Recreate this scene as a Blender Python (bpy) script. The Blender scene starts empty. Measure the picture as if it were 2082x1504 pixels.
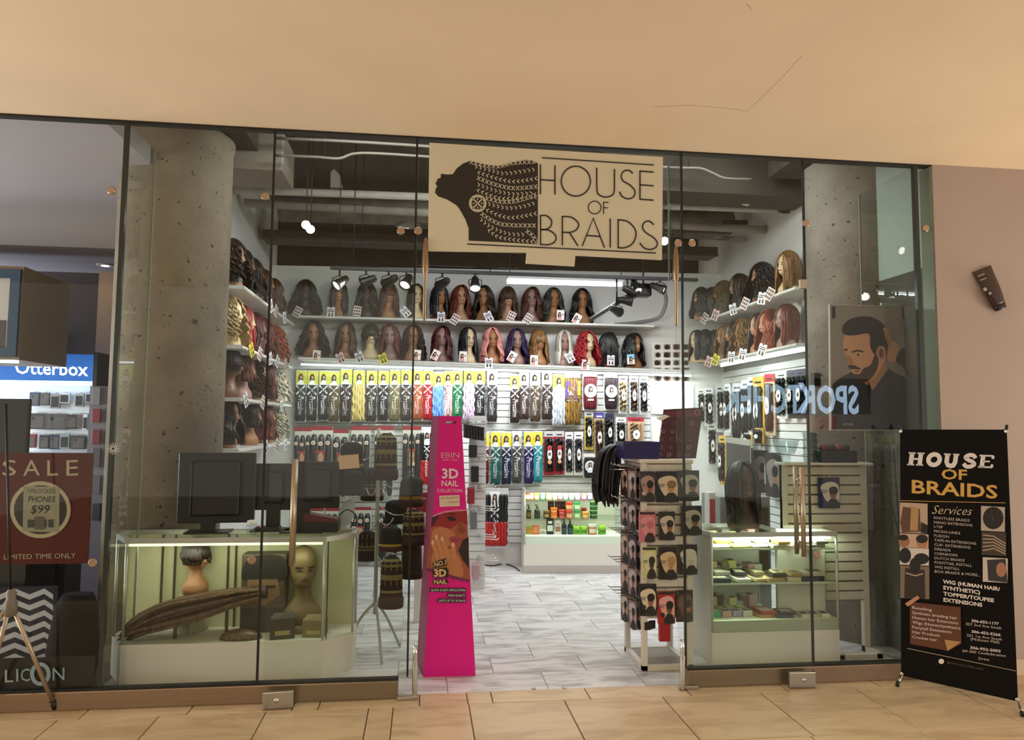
import bpy, math, random
from mathutils import Vector, Matrix
random.seed(7)
C = bpy.context.scene.collection
SC = bpy.context.scene
pi = math.pi
V = Vector

# ---------------- camera, world, lights, exposure ----------------
F_PX, YAW, PIT, ROL, DIST = 1480.0, .12205, .07373, .008296, 4.446
CAM = V((0, -DIST, 1.6))
FW = V((math.sin(YAW)*math.cos(PIT), math.cos(YAW)*math.cos(PIT), math.sin(PIT)))
_r = V((math.cos(YAW), -math.sin(YAW), 0)); _u = _r.cross(FW)
RT = _r*math.cos(ROL) + _u*math.sin(ROL); UP = _u*math.cos(ROL) - _r*math.sin(ROL)
cd = bpy.data.cameras.new('camera'); cam = bpy.data.objects.new('camera', cd); C.objects.link(cam)
cd.sensor_width = 36; cd.lens = F_PX/2082*36; cd.clip_start = .05
_bk = -FW
cam.matrix_world = Matrix(((RT.x, UP.x, _bk.x, CAM.x), (RT.y, UP.y, _bk.y, CAM.y), (RT.z, UP.z, _bk.z, CAM.z), (0, 0, 0, 1)))
SC.camera = cam
SC.view_settings.view_transform = 'Standard'; SC.view_settings.look = 'None'
SC.view_settings.exposure = 0.0; SC.view_settings.gamma = 1; SC.view_settings.use_curve_mapping = False
SC.cycles.use_denoising = True; SC.cycles.max_bounces = 8; SC.cycles.diffuse_bounces = 4
SC.cycles.glossy_bounces = 4; SC.cycles.transmission_bounces = 4; SC.cycles.transparent_max_bounces = 40
SC.cycles.sample_clamp_indirect = 4; SC.cycles.caustics_reflective = False; SC.cycles.caustics_refractive = False

W = bpy.data.worlds.new('mall_ambient'); SC.world = W; W.use_nodes = True
W.node_tree.nodes['Background'].inputs[0].default_value = (1.0, .88, .74, 1)
W.node_tree.nodes['Background'].inputs[1].default_value = .92

def area(name, loc, tgt, sx, sy, power, col=(1, 1, 1), spread=pi):
    l = bpy.data.lights.new(name, 'AREA'); l.shape = 'RECTANGLE'; l.size = sx; l.size_y = sy
    l.energy = power; l.color = col; l.spread = spread
    o = bpy.data.objects.new(name, l); C.objects.link(o); o.location = loc
    o.rotation_euler = (V(tgt)-V(loc)).to_track_quat('-Z', 'Y').to_euler(); return o
def spot(name, loc, tgt, power, ang=70, col=(1, 1, 1), r=.03, blend=.6):
    l = bpy.data.lights.new(name, 'SPOT'); l.energy = power; l.spot_size = math.radians(ang); l.spot_blend = blend
    l.color = col; l.shadow_soft_size = r
    o = bpy.data.objects.new(name, l); C.objects.link(o); o.location = loc
    o.rotation_euler = (V(tgt)-V(loc)).to_track_quat('-Z', 'Y').to_euler(); return o
WARM = (1.0, .87, .68)
# added uplights beyond either side of the frame, brightening the mall ceiling
area('mall_fill_east', (7.6, -1.3, .5), (.8, -1.5, 3.37), 2.2, 1.0, 88, WARM, 1.9)
area('mall_fill_west', (-6.6, -1.5, .5), (-.5, -1.5, 3.37), 2.2, 1.0, 72, WARM, 1.9)
for _x in (-4.2, -1.4, 1.4, 4.2):
    spot('mall_downlight', (_x, -3.3, 3.34), (_x, -2.9, 0), 55, 130, (1, .80, .58), .035, .8)
# shop lights: tube and shelf strips, plus two unseen added fills over the front
COOL = (.93, .98, 1.0)
area('shop_tube_light', (1.40, 2.55, 2.98), (1.40, 2.75, 0), 1.2, .08, 60, COOL)
area('shop_fill_east', (2.0, .62, 3.8), (1.7, 2.4, .8), 1.2, .3, 34, COOL)
area('shop_fill_west', (-.2, .62, 3.8), (0.2, 2.6, .8), 1.2, .3, 34, COOL)
area('back_shelf_strip', (.9, 3.50, 2.19), (.9, 3.85, 1.2), 4.4, .04, 38, COOL)
area('side_shelf_strip', (3.02, 2.4, 2.19), (3.40, 2.4, 1.2), .04, 1.9, 22, COOL)
area('neighbour_fill_rear', (-5.7, 2.4, 1.5), (-2.8, 2.3, 3.0), 1.0, .6, 55, (.84, .88, 1))  # added fill out of frame, brightens the neighbour's lower ceiling
area('neighbour_fill_front', (-5.9, 1.1, 1.9), (-3.2, 1.6, 2.9), 1.4, 1.6, 110, (.84, .87, 1))  # added uplight out of frame for the neighbour's front ceiling

# ---------------- pixel -> place ----------------
def ray(px, py): return FW + RT*((px-1041)/F_PX) - UP*((py-752)/F_PX)
def atY(px, py, y): d = ray(px, py); return CAM + d*((y+DIST)/d.y)
def atX(px, py, x): d = ray(px, py); return CAM + d*(x/d.x)
def atZ(px, py, z): d = ray(px, py); return CAM + d*((z-1.6)/d.z)
class Plane:
    """a real flat surface; local axes e (along), up, n (towards the viewer)"""
    def __init__(s, p0, n, up=(0, 0, 1)):
        s.p = V(p0); s.n = V(n).normalized(); s.up = (V(up)-s.n*V(up).dot(s.n)).normalized(); s.e = s.up.cross(s.n)
    def pt(s, px, py, off=0):
        d = ray(px, py); q = s.p + s.n*off
        return CAM + d*((q-CAM).dot(s.n)/d.dot(s.n))
# the back wall stands about 4 degrees off the glass line
BN = V((-.07, -1, 0)).normalized()
def back(off): return Plane(V((-1.5, 4.10, 0)) + BN*off, BN)

# ---------------- materials ----------------
def lin(h):
    if not isinstance(h, str): return tuple(h)
    h = h.lstrip('#'); r = []
    for i in (0, 2, 4):
        c = int(h[i:i+2], 16)/255; r.append(c/12.92 if c <= .04045 else ((c+.055)/1.055)**2.4)
    return tuple(r)
_M = {}
def mat(h, rough=.55, metal=0.0, emit=0, noise=0, scale=12, bump=0, spec=.5, stretch=None, name=None, coat=0, sheen=0):
    key = (h, rough, metal, emit, noise, scale, bump, spec, stretch, name)
    if key in _M: return _M[key]
    m = bpy.data.materials.new(name or ('m_'+str(h).strip('#'))); m.use_nodes = True
    t = m.node_tree; b = t.nodes['Principled BSDF']; c = lin(h)
    b.inputs['Base Color'].default_value = (*c, 1); b.inputs['Roughness'].default_value = rough
    b.inputs['Metallic'].default_value = metal; b.inputs['Specular IOR Level'].default_value = spec
    if coat: b.inputs['Coat Weight'].default_value = coat; b.inputs['Coat Roughness'].default_value = .1
    if emit: b.inputs['Emission Color'].default_value = (*c, 1); b.inputs['Emission Strength'].default_value = emit
    if noise or bump:
        tc = t.nodes.new('ShaderNodeTexCoord'); n = t.nodes.new('ShaderNodeTexNoise')
        n.inputs['Scale'].default_value = scale; n.inputs['Detail'].default_value = 4
        if stretch:
            mp = t.nodes.new('ShaderNodeMapping'); mp.inputs['Scale'].default_value = stretch
            t.links.new(tc.outputs['Object'], mp.inputs[0]); t.links.new(mp.outputs[0], n.inputs[0])
        else: t.links.new(tc.outputs['Object'], n.inputs[0])
        if noise:
            cr = t.nodes.new('ShaderNodeValToRGB'); cr.color_ramp.elements[0].position = .3; cr.color_ramp.elements[1].position = .7
            cr.color_ramp.elements[0].color = (*[x*(1-noise) for x in c], 1); cr.color_ramp.elements[1].color = (*[min(1, x*(1+noise)) for x in c], 1)
            t.links.new(n.outputs[0], cr.inputs[0]); t.links.new(cr.outputs[0], b.inputs['Base Color'])
        if bump:
            bp = t.nodes.new('ShaderNodeBump'); bp.inputs['Strength'].default_value = bump; bp.inputs['Distance'].default_value = .02
            t.links.new(n.outputs[0], bp.inputs['Height']); t.links.new(bp.outputs[0], b.inputs['Normal'])
    _M[key] = m; return m
def glass_mat(name, tint, f0=1.5, tintmix=1.0, rough=0.0):
    m = bpy.data.materials.new(name); m.use_nodes = True; t = m.node_tree; t.nodes.clear()
    o = t.nodes.new('ShaderNodeOutputMaterial'); tr = t.nodes.new('ShaderNodeBsdfTransparent'); gl = t.nodes.new('ShaderNodeBsdfGlossy')
    mx = t.nodes.new('ShaderNodeMixShader'); fr = t.nodes.new('ShaderNodeFresnel'); fr.inputs[0].default_value = f0
    tr.inputs[0].default_value = (*tint, 1); gl.inputs['Roughness'].default_value = rough
    ge = t.nodes.new('ShaderNodeNewGeometry'); mu = t.nodes.new('ShaderNodeMath'); mu.operation = 'MULTIPLY'; iv = t.nodes.new('ShaderNodeMath'); iv.operation = 'SUBTRACT'; iv.inputs[0].default_value = 1
    t.links.new(ge.outputs['Backfacing'], iv.inputs[1]); t.links.new(fr.outputs[0], mu.inputs[0]); t.links.new(iv.outputs[0], mu.inputs[1])
    t.links.new(mu.outputs[0], mx.inputs[0]); t.links.new(tr.outputs[0], mx.inputs[1]); t.links.new(gl.outputs[0], mx.inputs[2])
    t.links.new(mx.outputs[0], o.inputs[0]); return m
GLASS = glass_mat('shopfront_glass', (.945, .965, .95), 1.43)
CASE_GLASS = glass_mat('showcase_glass', (.96, .99, .95), 1.4)
PLASTIC = glass_mat('clear_plastic', (.80, .84, .84), 1.5, rough=.1)
def hair_mat(h, h2=None):
    """strand streaks along the length, two tones"""
    k = ('hair', h, h2)
    if k in _M: return _M[k]
    c = lin(h); c2 = lin(h2) if h2 else tuple(min(1, x*1.9+.004) for x in c)
    m = bpy.data.materials.new('hair_'+h.strip('#')); m.use_nodes = True; t = m.node_tree; b = t.nodes['Principled BSDF']
    tc = t.nodes.new('ShaderNodeTexCoord'); mp = t.nodes.new('ShaderNodeMapping'); mp.inputs['Scale'].default_value = (55, 55, 5)
    n = t.nodes.new('ShaderNodeTexNoise'); n.inputs['Scale'].default_value = 1.0; n.inputs['Detail'].default_value = 3
    cr = t.nodes.new('ShaderNodeValToRGB'); cr.color_ramp.elements[0].position = .35; cr.color_ramp.elements[1].position = .7
    cr.color_ramp.elements[0].color = (*c, 1); cr.color_ramp.elements[1].color = (*c2, 1)
    t.links.new(tc.outputs['Object'], mp.inputs[0]); t.links.new(mp.outputs[0], n.inputs[0]); t.links.new(n.outputs[0], cr.inputs[0])
    t.links.new(cr.outputs[0], b.inputs['Base Color']); b.inputs['Roughness'].default_value = .38; b.inputs['Specular IOR Level'].default_value = .5
    _M[k] = m; return m

# ---------------- mesh building ----------------
class MB:
    def __init__(s): s.v = []; s.f = []; s.m = []; s.sm = []
    def face(s, idx, mi=0, smooth=False): s.f.append(tuple(idx)); s.m.append(mi); s.sm.append(smooth)
    def poly(s, pts, mi=0):
        i = len(s.v); s.v += [tuple(p) for p in pts]; s.face(range(i, i+len(pts)), mi)
    def box(s, lo, hi, mi=0, M=None):
        x0, y0, z0 = lo; x1, y1, z1 = hi; i = len(s.v)
        P = [(x0, y0, z0), (x1, y0, z0), (x1, y1, z0), (x0, y1, z0), (x0, y0, z1), (x1, y0, z1), (x1, y1, z1), (x0, y1, z1)]
        if M is not None: P = [tuple(M @ V(p)) for p in P]
        s.v += P
        for q in ((3, 2, 1, 0), (4, 5, 6, 7), (0, 1, 5, 4), (1, 2, 6, 5), (2, 3, 7, 6), (3, 0, 4, 7)): s.face([i+k for k in q], mi)
    def bbox(s, lo, hi, b, mi=0):
        """box with chamfered vertical and horizontal edges (octagon section swept along z, capped)"""
        x0, y0, z0 = lo; x1, y1, z1 = hi
        def ring(e, z): return [(x0+b, y0+e, z), (x1-b, y0+e, z), (x1-e, y0+b, z), (x1-e, y1-b, z), (x1-b, y1-e, z), (x0+b, y1-e, z), (x0+e, y1-b, z), (x0+e, y0+b, z)]
        s.loft([ring(b*.7, z0), ring(0, z0+b), ring(0, z1-b), ring(b*.7, z1)], mi, caps=True, smooth=False)
    def loft(s, rings, mi=0, caps=True, smooth=True, closed=True, mfun=None):
        i = len(s.v); n = len(rings[0])
        for r in rings: s.v += [tuple(p) for p in r]
        for a in range(len(rings)-1):
            for b in range(n if closed else n-1):
                c = (b+1) % n
                s.face((i+a*n+b, i+a*n+c, i+(a+1)*n+c, i+(a+1)*n+b), mfun(a, b) if mfun else mi, smooth)
        if caps:
            s.face([i+k for k in range(n)][::-1], mfun(0, 0) if mfun else mi); s.face([i+(len(rings)-1)*n+k for k in range(n)], mfun(len(rings)-2, 0) if mfun else mi)
    def tube(s, path, r, n=8, mi=0, caps=True, flat=1.0):
        path = [V(p) for p in path]; rings = []
        ref = V((0, 0, 1)); d0 = (path[1]-path[0]).normalized()
        if abs(d0.dot(ref)) > .9: ref = V((1, 0, 0))
        for k, p in enumerate(path):
            d = (path[min(k+1, len(path)-1)]-path[max(k-1, 0)])
            if d.length < 1e-9: d = d0.copy()
            d.normalize()
            a = d.cross(ref)
            if a.length < 1e-4: a = d.cross(V((.3, 1, .2)))
            a.normalize(); b = d.cross(a); rr = r[k] if isinstance(r, (list, tuple)) else r
            rings.append([p + a*(math.cos(2*pi*j/n)*rr) + b*(math.sin(2*pi*j/n)*rr*flat) for j in range(n)])
        s.loft(rings, mi, caps)
    def lathe(s, prof, n=20, mi=0, c=(0, 0, 0), sx=1, sy=1, mfun=None, caps=True):
        s.loft([[(c[0]+r*sx*math.cos(2*pi*j/n), c[1]+r*sy*math.sin(2*pi*j/n), c[2]+z) for j in range(n)] for r, z in prof], mi, caps, True, True, mfun)
    def prism(s, pts, depth, mi=0, axis=V((0, 1, 0))):
        """closed outline pts (3d), pushed by depth*axis"""
        i = len(s.v); n = len(pts); a = V(axis)*depth
        s.v += [tuple(p) for p in pts] + [tuple(V(p)+a) for p in pts]
        s.face(range(i, i+n), mi); s.face([i+n+k for k in range(n)][::-1], mi)
        for k in range(n): s.face((i+k, i+n+k, i+n+(k+1) % n, i+(k+1) % n), mi)
    def build(s, name, mats, parent=None, loc=None, rot=None, kind=None):
        me = bpy.data.meshes.new(name); me.from_pydata(s.v, [], s.f)
        if not isinstance(mats, (list, tuple)): mats = [mats]
        for m in mats: me.materials.append(m)
        me.polygons.foreach_set('material_index', s.m); me.polygons.foreach_set('use_smooth', s.sm); me.update()
        return put(me, name, parent, loc, rot, kind)
def put(me, name, parent=None, loc=None, rot=None, kind=None):
    o = bpy.data.objects.new(name, me); C.objects.link(o)
    if parent: o.parent = parent
    if loc is not None: o.location = loc
    if rot is not None: o.rotation_euler = rot if not isinstance(rot, (int, float)) else (0, 0, rot)
    if kind: o['kind'] = kind
    return o
def tag(o, label, cat, group=None, kind=None):
    o['label'] = label; o['category'] = cat
    if group: o['group'] = group
    if kind: o['kind'] = kind
    return o
def thing(name, label, cat, loc=(0, 0, 0), rz=0, group=None):
    o = bpy.data.objects.new(name, None); C.objects.link(o); o.empty_display_size = .05
    o.location = loc; o.rotation_euler = rz if not isinstance(rz, (int, float)) else (0, 0, rz)
    return tag(o, label, cat, group)
def boxo(name, lo, hi, m, parent=None, kind=None, b=0):
    s = MB()
    if b: s.bbox(lo, hi, b)
    else: s.box(lo, hi)
    return s.build(name, m, parent, kind=kind)
def recolor(o, mats):
    """copy keeps the shared mesh, materials go on the object"""
    for k, m in enumerate(mats):
        if m is not None and k < len(o.material_slots): o.material_slots[k].link = 'OBJECT'; o.material_slots[k].material = m
# ---- flat print helpers: pieces of print are laid on a real flat surface, a fraction of a millimetre apart ----
def smooth_poly(pts, n=5):
    out = []; L = len(pts)
    for i in range(L):
        p0, p1, p2, p3 = [V(pts[(i+k) % L]) for k in (-1, 0, 1, 2)]
        for j in range(n):
            t = j/n; out.append(.5*((2*p1)+(-p0+p2)*t+(2*p0-5*p1+4*p2-p3)*t*t+(-p0+3*p1-3*p2+p3)*t**3))
    return out
def spline(pts, n=6):
    out = []; L = len(pts); P = [V(p) for p in pts]
    for i in range(L-1):
        p0, p1, p2, p3 = P[max(i-1, 0)], P[i], P[i+1], P[min(i+2, L-1)]
        for j in range(n):
            t = j/n; out.append(.5*((2*p1)+(-p0+p2)*t+(2*p0-5*p1+4*p2-p3)*t*t+(-p0+3*p1-3*p2+p3)*t**3))
    out.append(P[-1]); return out
def stroke2(pts, w, closed=False):
    """2d ribbon quads around a polyline, mitred"""
    P = [V(p).to_2d() for p in pts]; n = len(P); L, R = [], []
    for i in range(n):
        a = P[(i-1) % n] if (closed or i) else P[i]; b = P[(i+1) % n] if (closed or i < n-1) else P[i]
        d = b-a
        if d.length < 1e-9: d = V((1, 0)).to_2d()
        d.normalize(); nn = V((-d.y, d.x)).to_2d()
        k = 1.0
        if (closed or 0 < i < n-1):
            d1 = (P[i]-a).normalized(); c = abs(nn.dot(V((-d1.y, d1.x)).to_2d())); k = min(1.6, 1/max(c, .3))
        L.append(P[i]+nn*w/2*k); R.append(P[i]-nn*w/2*k)
    q = [(L[i], L[(i+1) % n], R[(i+1) % n], R[i]) for i in range(n if closed else n-1)]
    return q
def ell(cx, cy, rx, ry=None, n=16, a0=0, a1=2*pi):
    ry = rx if ry is None else ry
    full = abs(a1-a0-2*pi) < 1e-6
    return [(cx+rx*math.cos(a0+(a1-a0)*k/(n if full else n-1)), cy+ry*math.sin(a0+(a1-a0)*k/(n if full else n-1))) for k in range(n)]
_TX = {}
def text_me(txt, shear=0, bold=0.0, res=2):
    """unit text mesh data: list of 2d verts (normalised to width 1, height 1), faces, aspect"""
    k = (txt, shear, bold)
    if k in _TX: return _TX[k]
    cu = bpy.data.curves.new('t', 'FONT'); cu.body = txt; cu.shear = shear; cu.offset = bold; cu.resolution_u = res
    o = bpy.data.objects.new('t', cu); C.objects.link(o)
    dg = bpy.context.evaluated_depsgraph_get(); me = bpy.data.meshes.new_from_object(o.evaluated_get(dg))
    vs = [(v.co.x, v.co.y) for v in me.vertices]; fs = [tuple(p.vertices) for p in me.polygons]
    bpy.data.objects.remove(o); bpy.data.curves.remove(cu); bpy.data.meshes.remove(me)
    x0 = min(v[0] for v in vs); x1 = max(v[0] for v in vs); y1 = max(v[1] for v in vs); y0 = min(v[1] for v in vs)
    cap = .70
    _TX[k] = ([((x-x0)/(x1-x0), y/cap) for x, y in vs], fs, (x1-x0)/cap); return _TX[k]
class Print:
    """collects flat print on a plane given either in photo pixels (plane) or in local metres (plane None: x right, z up, facing -y)"""
    def __init__(s, plane=None, base=.0008, step=.0004, cr=None):
        s.pl = plane; s.mb = MB(); s.mats = []; s.k = 0; s.base = base; s.step = step; s.cr = cr
    def _mi(s, m):
        if m not in s.mats: s.mats.append(m)
        return s.mats.index(m)
    def _pt(s, p):
        off = s.base + s.step*s.k
        if s.pl is None: return V((p[0], -off, p[1]))
        x, y = p[0], p[1]
        if s.cr: x, y = s.cr[0]+x/s.cr[2], s.cr[1]+y/s.cr[2]
        return s.pl.pt(x, y, off)
    def lift(s): s.k += 1
    def poly(s, pts, m, lift=True):
        if lift: s.k += 1
        s.mb.poly([s._pt(p) for p in pts], s._mi(m))
    def blob(s, pts, m, n=4): s.poly(smooth_poly([(*p, 0) for p in pts], n), m)
    def rect(s, x0, y0, x1, y1, m, lift=True): s.poly([(x0, y0), (x1, y0), (x1, y1), (x0, y1)], m, lift)
    def stroke(s, pts, w, m, closed=False, lift=False):
        if lift: s.k += 1
        for q in stroke2([(*p[:2], 0) for p in pts], w, closed): s.mb.poly([s._pt(p) for p in q], s._mi(m))
    def text(s, txt, a, b, h, m, shear=0, bold=0.0):
        """baseline from a to b, cap height h (photo pixels or metres)"""
        s.k += 1; vs, fs, _ = text_me(txt, shear, bold)
        A, B = V((a[0], a[1], 0)), V((b[0], b[1], 0))
        d = B-A; u = V((-d.y, d.x, 0)).normalized()*h
        if s.pl is not None: u = -u
        if s.pl is not None and abs(d.x) > abs(d.y): u = V((0, -h, 0))
        i = len(s.mb.v); s.mb.v += [tuple(s._pt(A+d*x+u*y)) for x, y in vs]
        mi = s._mi(m)
        for f in fs: s.mb.face([i+k for k in f], mi)
    def build(s, name, parent=None, loc=None, rot=None): return s.mb.build(name, s.mats, parent, loc, rot)
WHITE = mat('#e8e6e0', .5); BLACK = mat('#0c0b0b', .5); DARK = mat('#171514', .45); INK = mat('#1d1a18', .7)
PAPER = mat('#eeece8', .6); SKIN = mat('#b98b6c', .5); SKIN_D = mat('#6b4530', .5); SKIN_L = mat('#d9c098', .45)
STEEL = mat('#b9b5ae', .28, 1.0); CHROME = mat('#d8d8d6', .12, 1.0); BRONZE = mat('#8d7a66', .35, 1.0)
def woman(pr, cx, cz, h, hair=INK, skin=SKIN, top=PAPER):
    """small printed portrait of a long haired woman, h tall, local metres"""
    pr.poly(ell(cx, cz+h*.60, h*.22, h*.36, 10), hair); pr.rect(cx-h*.22, cz, cx+h*.2, cz+h*.6, hair, False)
    pr.poly([(cx-h*.3, cz), (cx+h*.3, cz), (cx+h*.18, cz+h*.34), (cx-h*.1, cz+h*.38)], top)
    pr.poly(ell(cx+h*.03, cz+h*.62, h*.12, h*.18, 8), skin)
# ================= setting =================
def stone_mat(name, base, vein, scale, stretch, rough, amt=.5, rnd=True):
    m = bpy.data.materials.new(name); m.use_nodes = True; t = m.node_tree; b = t.nodes['Principled BSDF']
    g = t.nodes.new('ShaderNodeNewGeometry'); oi = t.nodes.new('ShaderNodeObjectInfo'); mp = t.nodes.new('ShaderNodeMapping')
    va = t.nodes.new('ShaderNodeVectorMath'); va.operation = 'MULTIPLY_ADD'
    cm = t.nodes.new('ShaderNodeCombineXYZ')
    for k in range(3): t.links.new(oi.outputs['Random'], cm.inputs[k])
    va.inputs[1].default_value = (17, 11, 5) if rnd else (0, 0, 0)
    t.links.new(cm.outputs[0], va.inputs[0]); t.links.new(g.outputs['Position'], va.inputs[2])
    mp.inputs['Scale'].default_value = stretch; mp.inputs['Rotation'].default_value = (0, 0, .5)
    t.links.new(va.outputs[0], mp.inputs[0])
    n = t.nodes.new('ShaderNodeTexNoise'); n.inputs['Scale'].default_value = scale; n.inputs['Detail'].default_value = 7
    n.inputs['Distortion'].default_value = 1.3
    t.links.new(mp.outputs[0], n.inputs[0])
    cr = t.nodes.new('ShaderNodeValToRGB'); cr.color_ramp.elements[0].position = .36; cr.color_ramp.elements[1].position = .56
    c1, c2 = lin(base), lin(vein)
    cr.color_ramp.elements[0].color = (*[a*amt+d*(1-amt) for a, d in zip(c2, c1)], 1); cr.color_ramp.elements[1].color = (*c1, 1)
    t.links.new(n.outputs[0], cr.inputs[0]); t.links.new(cr.outputs[0], b.inputs['Base Color']); b.inputs['Roughness'].default_value = rough
    return m
def concrete(name, base, dark):
    m = bpy.data.materials.new(name); m.use_nodes = True; t = m.node_tree; b = t.nodes['Principled BSDF']
    tc = t.nodes.new('ShaderNodeTexCoord'); n1 = t.nodes.new('ShaderNodeTexNoise'); n1.inputs['Scale'].default_value = 3; n1.inputs['Detail'].default_value = 9
    n2 = t.nodes.new('ShaderNodeTexNoise'); n2.inputs['Scale'].default_value = 26; n2.inputs['Detail'].default_value = 2
    r1 = t.nodes.new('ShaderNodeValToRGB'); r1.color_ramp.elements[0].position = .3; r1.color_ramp.elements[1].position = .75
    r1.color_ramp.elements[0].color = (*[x*.7 for x in lin(base)], 1); r1.color_ramp.elements[1].color = (*[x*1.2 for x in lin(base)], 1)
    r2 = t.nodes.new('ShaderNodeValToRGB'); r2.color_ramp.elements[0].position = .29; r2.color_ramp.elements[1].position = .33
    r2.color_ramp.elements[0].color = (0, 0, 0, 1); mx = t.nodes.new('ShaderNodeMix'); mx.data_type = 'RGBA'
    for n in (n1, n2): t.links.new(tc.outputs['Object'], n.inputs[0])
    t.links.new(n1.outputs[0], r1.inputs[0]); t.links.new(n2.outputs[0], r2.inputs[0]); t.links.new(r2.outputs[0], mx.inputs[0])
    mx.inputs[6].default_value = (*lin(dark), 1); t.links.new(r1.outputs[0], mx.inputs[7]); t.links.new(mx.outputs[2], b.inputs['Base Color'])
    bp = t.nodes.new('ShaderNodeBump'); bp.inputs['Strength'].default_value = .5; bp.inputs['Distance'].default_value = .01
    t.links.new(n2.outputs[0], bp.inputs['Height']); t.links.new(bp.outputs[0], b.inputs['Normal']); b.inputs['Roughness'].default_value = .85
    return m
MALL_TILE = stone_mat('mall_travertine', '#cdb48f', '#a58a66', 2.2, (1, 3.2, 1), .35, .55)
SHOP_TILE = stone_mat('shop_marble_tile', '#d6d3d2', '#7d7a7a', 2.0, (1.2, 4.5, 1), .30, .65)
GROUT = mat('#5d4a35', .8); GROUT2 = mat('#8d8986', .8)
MALL_PAINT = mat('#e6d0b2', .75, noise=.03, scale=1.5); WALL_PAINT = mat('#ad9c93', .8, noise=.03, scale=2)
SHOP_WHITE = mat('#dcdad6', .7, noise=.03, scale=2); SLAB = mat('#4a4239', .9, noise=.25, scale=2.5, bump=.2)
COND = mat('#6a6258', .6); GALV = mat('#b0a89d', .5, .25, noise=.2, scale=5); PIPE_P = mat('#e2dbd0', .6, noise=.12, scale=6); RUBBER = mat('#11110f', .6)

def slabo(name, lo, hi, m, kind='structure'): return boxo(name, lo, hi, m, kind=kind)
# --- mall floor: tiles laid on a grout bed ---
fl = slabo('floor', (-7, -12, -.05), (7, 0.03, -.006), GROUT)
def tile(parent, x0, x1, y0, y1, m, z=0.0, g=.003):
    s = MB(); b = .0025
    s.loft([[(x0+g, y0+g, z-.012), (x1-g, y0+g, z-.012), (x1-g, y1-g, z-.012), (x0+g, y1-g, z-.012)],
            [(x0+g, y0+g, z-b), (x1-g, y0+g, z-b), (x1-g, y1-g, z-b), (x0+g, y1-g, z-b)],
            [(x0+g+b, y0+g+b, z), (x1-g-b, y0+g+b, z), (x1-g-b, y1-g-b, z), (x0+g+b, y1-g-b, z)]], 0, True, False)
    return s.build('tile', m, parent)
def joints(pxs, lo, hi, step):
    xs = sorted(pxs)
    while xs[0] > lo: xs.insert(0, xs[0]-step)
    while xs[-1] < hi: xs.append(xs[-1]+step)
    return xs
rowA = joints([atY(px, 1422, 0).x for px in (176, 390, 596, 646, 853, 950, 998, 1196)], -5, 5, .62)
rowA = joints([atZ(px, py, 0).x for px, py in ((172, 1450), (386, 1443), (596, 1436), (650, 1430), (853, 1420), (950, 1420), (1000, 1418), (1196, 1412))], -5, 5, .61)
rowB = joints([atZ(px, py, 0).x for px, py in ((119, 1462), (320, 1459), (539, 1450), (749, 1443), (799, 1441), (954, 1436), (1150, 1428), (1352, 1422))], -5, 5, .61)
for a, b in zip(rowA, rowA[1:]): tile(fl, a, b, -.155, .03, MALL_TILE)
for a, b in zip(rowB, rowB[1:]): tile(fl, a, b, -.765, -.155, MALL_TILE)
for r in range(3):
    y1 = -.765-.61*r; off = random.random()*.6
    for k in range(-8, 8): tile(fl, k*.61+off, (k+1)*.61+off, y1-.61, y1, MALL_TILE)
# --- shop floor: marble look tiles in running bond ---
fs = slabo('floor', (-1.9, .03, -.05), (3.6, 4.4, -.006), GROUT2)
for r in range(15):
    y0 = .03+r*.305; off = (r % 2)*.305+.18
    for k in range(-4, 6):
        a, b = max(-1.76, k*.61+off), min(3.5, (k+1)*.61+off)
        if b-a > .03 and y0 < 4.2: tile(fs, a, b, y0, y0+.305, SHOP_TILE, g=.0018)
slabo('floor', (-7, .03, -.05), (-1.9, 4.5, -.002), mat('#2b2724', .6))
# --- mall ceiling and the dark reveal over the glass ---
ceil = slabo('ceiling', (-7, -5.6, 3.372), (7, -.012, 3.55), MALL_PAINT)
pr_ = None
slabo('trim_1', (-7, -.012, 3.362), (7, .05, 3.42), RUBBER)
# --- walls ---
slabo('wall_front', (3.395, -.02, 0), (7, .10, 3.372), WALL_PAINT)
slabo('wall_left', (-1.86, 1.0, 0), (-1.76, 4.5, 4.13), SHOP_WHITE)
slabo('wall_right', (3.5, 1.45, 0), (3.6, 4.5, 4.13), SHOP_WHITE)
slabo('wall_right', (3.42, .10, 0), (3.6, 1.45, 2.70), mat('#57524a', .7)); slabo('wall_right', (3.42, .10, 2.70), (3.6, 1.45, 3.75), mat('#b3beb6', .6))  # upper slab coloured pale to imitate a bright reflection in the partition
wb = boxo('wall_back', (-.3, 0, 0), (5.3, .1, 3.40), SHOP_WHITE, kind='structure')
wb.location = (-1.5, 4.10, 0); wb.rotation_euler = (0, 0, math.atan2(-.07, 1))
slabo('wall_back', (-1.86, 4.45, 3.3), (3.6, 4.55, 4.13), SLAB)
slabo('ceiling', (-1.9, .05, 4.13), (3.6, 4.6, 4.3), SLAB)
slabo('trim_2', (-1.76, .06, 3.75), (3.5, .12, 4.13), SLAB)          # bulkhead over the front
slabo('trim_3', (1.55, 1.62, 3.66), (3.5, 2.02, 4.13), SLAB)          # downstand beam toward the east column
boxo('baseboard_right', (3.40, -.032, 0), (7, -.02, .10), mat('#cbb8a4', .6), kind='structure')
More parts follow.
